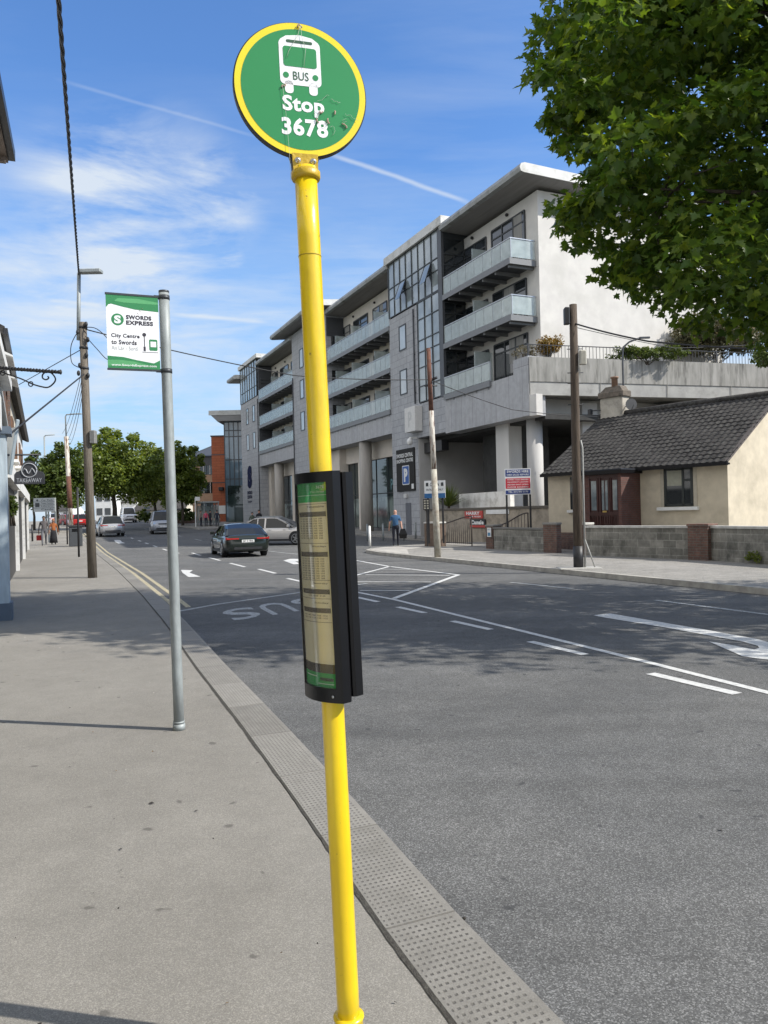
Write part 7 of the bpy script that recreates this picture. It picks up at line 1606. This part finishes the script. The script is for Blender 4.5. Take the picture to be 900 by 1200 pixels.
mn = person('bald man in blue t-shirt and dark trousers walking away with a black bag', ppos(464, 640, 36.2), STREET-rad(25), 1.80, mat('blue_tshirt', (.035, .10, .20), c2=(.028, .08, .17), rough=.9), mat('navy_trousers', (.012, .014, .025), rough=.9), m_skin, m_hair, walk, bald=True)
q = mn.location+Vector((.42, .1, .62))
bg_ = thing('shopping_bag', 'black carrier bag hanging from the hand of the man in blue', 'bag', ppos(472.5, 634, 36.0)); bz = .38
b = MB(); b.loft([[(-.16, -.07, bz), (.16, -.07, bz), (.16, .07, bz), (-.16, .07, bz)], [(-.19, -.09, bz+.2), (.19, -.09, bz+.2), (.19, .09, bz+.2), (-.19, .09, bz+.2)], [(-.10, -.03, bz+.46), (.10, -.03, bz+.46), (.10, .03, bz+.46), (-.10, .03, bz+.46)]], 0, True); bg_o = b.build('bag_body', m_black, bg_); b = MB(); b.tube([(-.06, 0, bz+.44), (-.10, 0, bz+.55), (-.12, 0, bz+.62)], .012, 5); b.build('handle', m_black, bg_)
TW = STREET+rad(180)
person('person in grey top and trousers walking towards us beside someone in an orange shawl', ppos(52, 642, 46), TW, 1.78, mat('grey_jumper', (.10, .09, .09), rough=.95), mat('grey_trousers', (.11, .11, .12), rough=.9), m_skin2, m_hair, walk, sleeves=True)
person('person in long black skirt and orange shawl walking towards us on the near pavement', ppos(63, 640, 47), TW, 1.58, mat('orange_shawl', (.34, .11, .035), c2=(.22, .07, .02), rough=.95), mat('black_skirt', (.012, .012, .014), rough=.9), m_skin2, mat('orange_headscarf', (.30, .11, .04), rough=.9), None, skirt=True, sleeves=True, hairname='headscarf')
rb_ = thing('red_bag', 'small red bag at the left of the person in the grey top', 'bag', ppos(46, 631, 46.2)); b = MB(); b.bbox(-.16, .16, -.08, .08, .30, .62, .04); b.build('bag_body', m_red, rb_); b = MB(); b.tube([(-.08, 0, .6), (0, 0, .78), (.08, 0, .6)], .012, 5); b.build('handle', m_blackp, rb_)
st_ = dict()
person('person in dark coat standing by the corner of the stone tower behind the silver crossover', ppos(304, 625, 62), TW, 1.80, mat('dark_coat', (.02, .02, .026), rough=.9), mat('dark_jeans', (.02, .024, .04), rough=.9), m_skin, m_hair, st_, sleeves=True)
person('shorter person in grey green top left of the one in the dark coat', ppos(296, 625, 62), TW, 1.62, mat('grey_green_top', (.10, .12, .09), rough=.9), mat('dark_jeans', (1, 1, 1)), m_skin, m_hair, st_, sleeves=True)
for i, (u, dep, col, hg, lab) in enumerate(((241.5, 80, (.55, .08, .14), 1.66, 'person in bright pink top waiting at the glass bus shelter'), (235.5, 81, (.28, .25, .22), 1.7, 'person in beige coat waiting left of the one in pink'), (246.5, 82, (.03, .03, .04), 1.72, 'person in black waiting right of the one in pink'), (254.5, 79, (.025, .03, .05), 1.72, 'person in navy waiting at the right end of the bus shelter'))):
    person(lab, ppos(u, 615, dep), TW+i, hg, mat('waiting_top_%s' % 'abcd'[i], col, rough=.9), mat('dark_jeans', (1, 1, 1)), m_skin, m_hair, st_, sleeves=True)

# ---------------------------------------------------------------- groups for things of a kind
PHR = {'sign': 'signs on the far side and left frontage', 'pillar': 'brick pillars along the opposite pavement', 'wall': 'garden and boundary walls', 'bollard': 'bollards around the plaza', 'car': 'cars on the road', 'van': 'vans on the road', 'person': 'people on the pavements', 'bush': 'bushes and shrubs', 'tree': 'trees up the street', 'street lamp': 'street lamps', 'pole': 'utility poles', 'cable': 'overhead cables', 'house': 'houses along the street', 'gate': 'metal gates', 'bus stop': 'bus stop poles', 'building': 'buildings beyond the apartments', 'post': 'black posts on the near pavement', 'plant': 'small plants', 'shop': 'shops at the left', 'bag': 'bags carried by people'}
for o in C.objects:
    if o.parent is None and 'category' in o and 'group' not in o and o['category'] in PHR: o['group'] = PHR[o['category']]
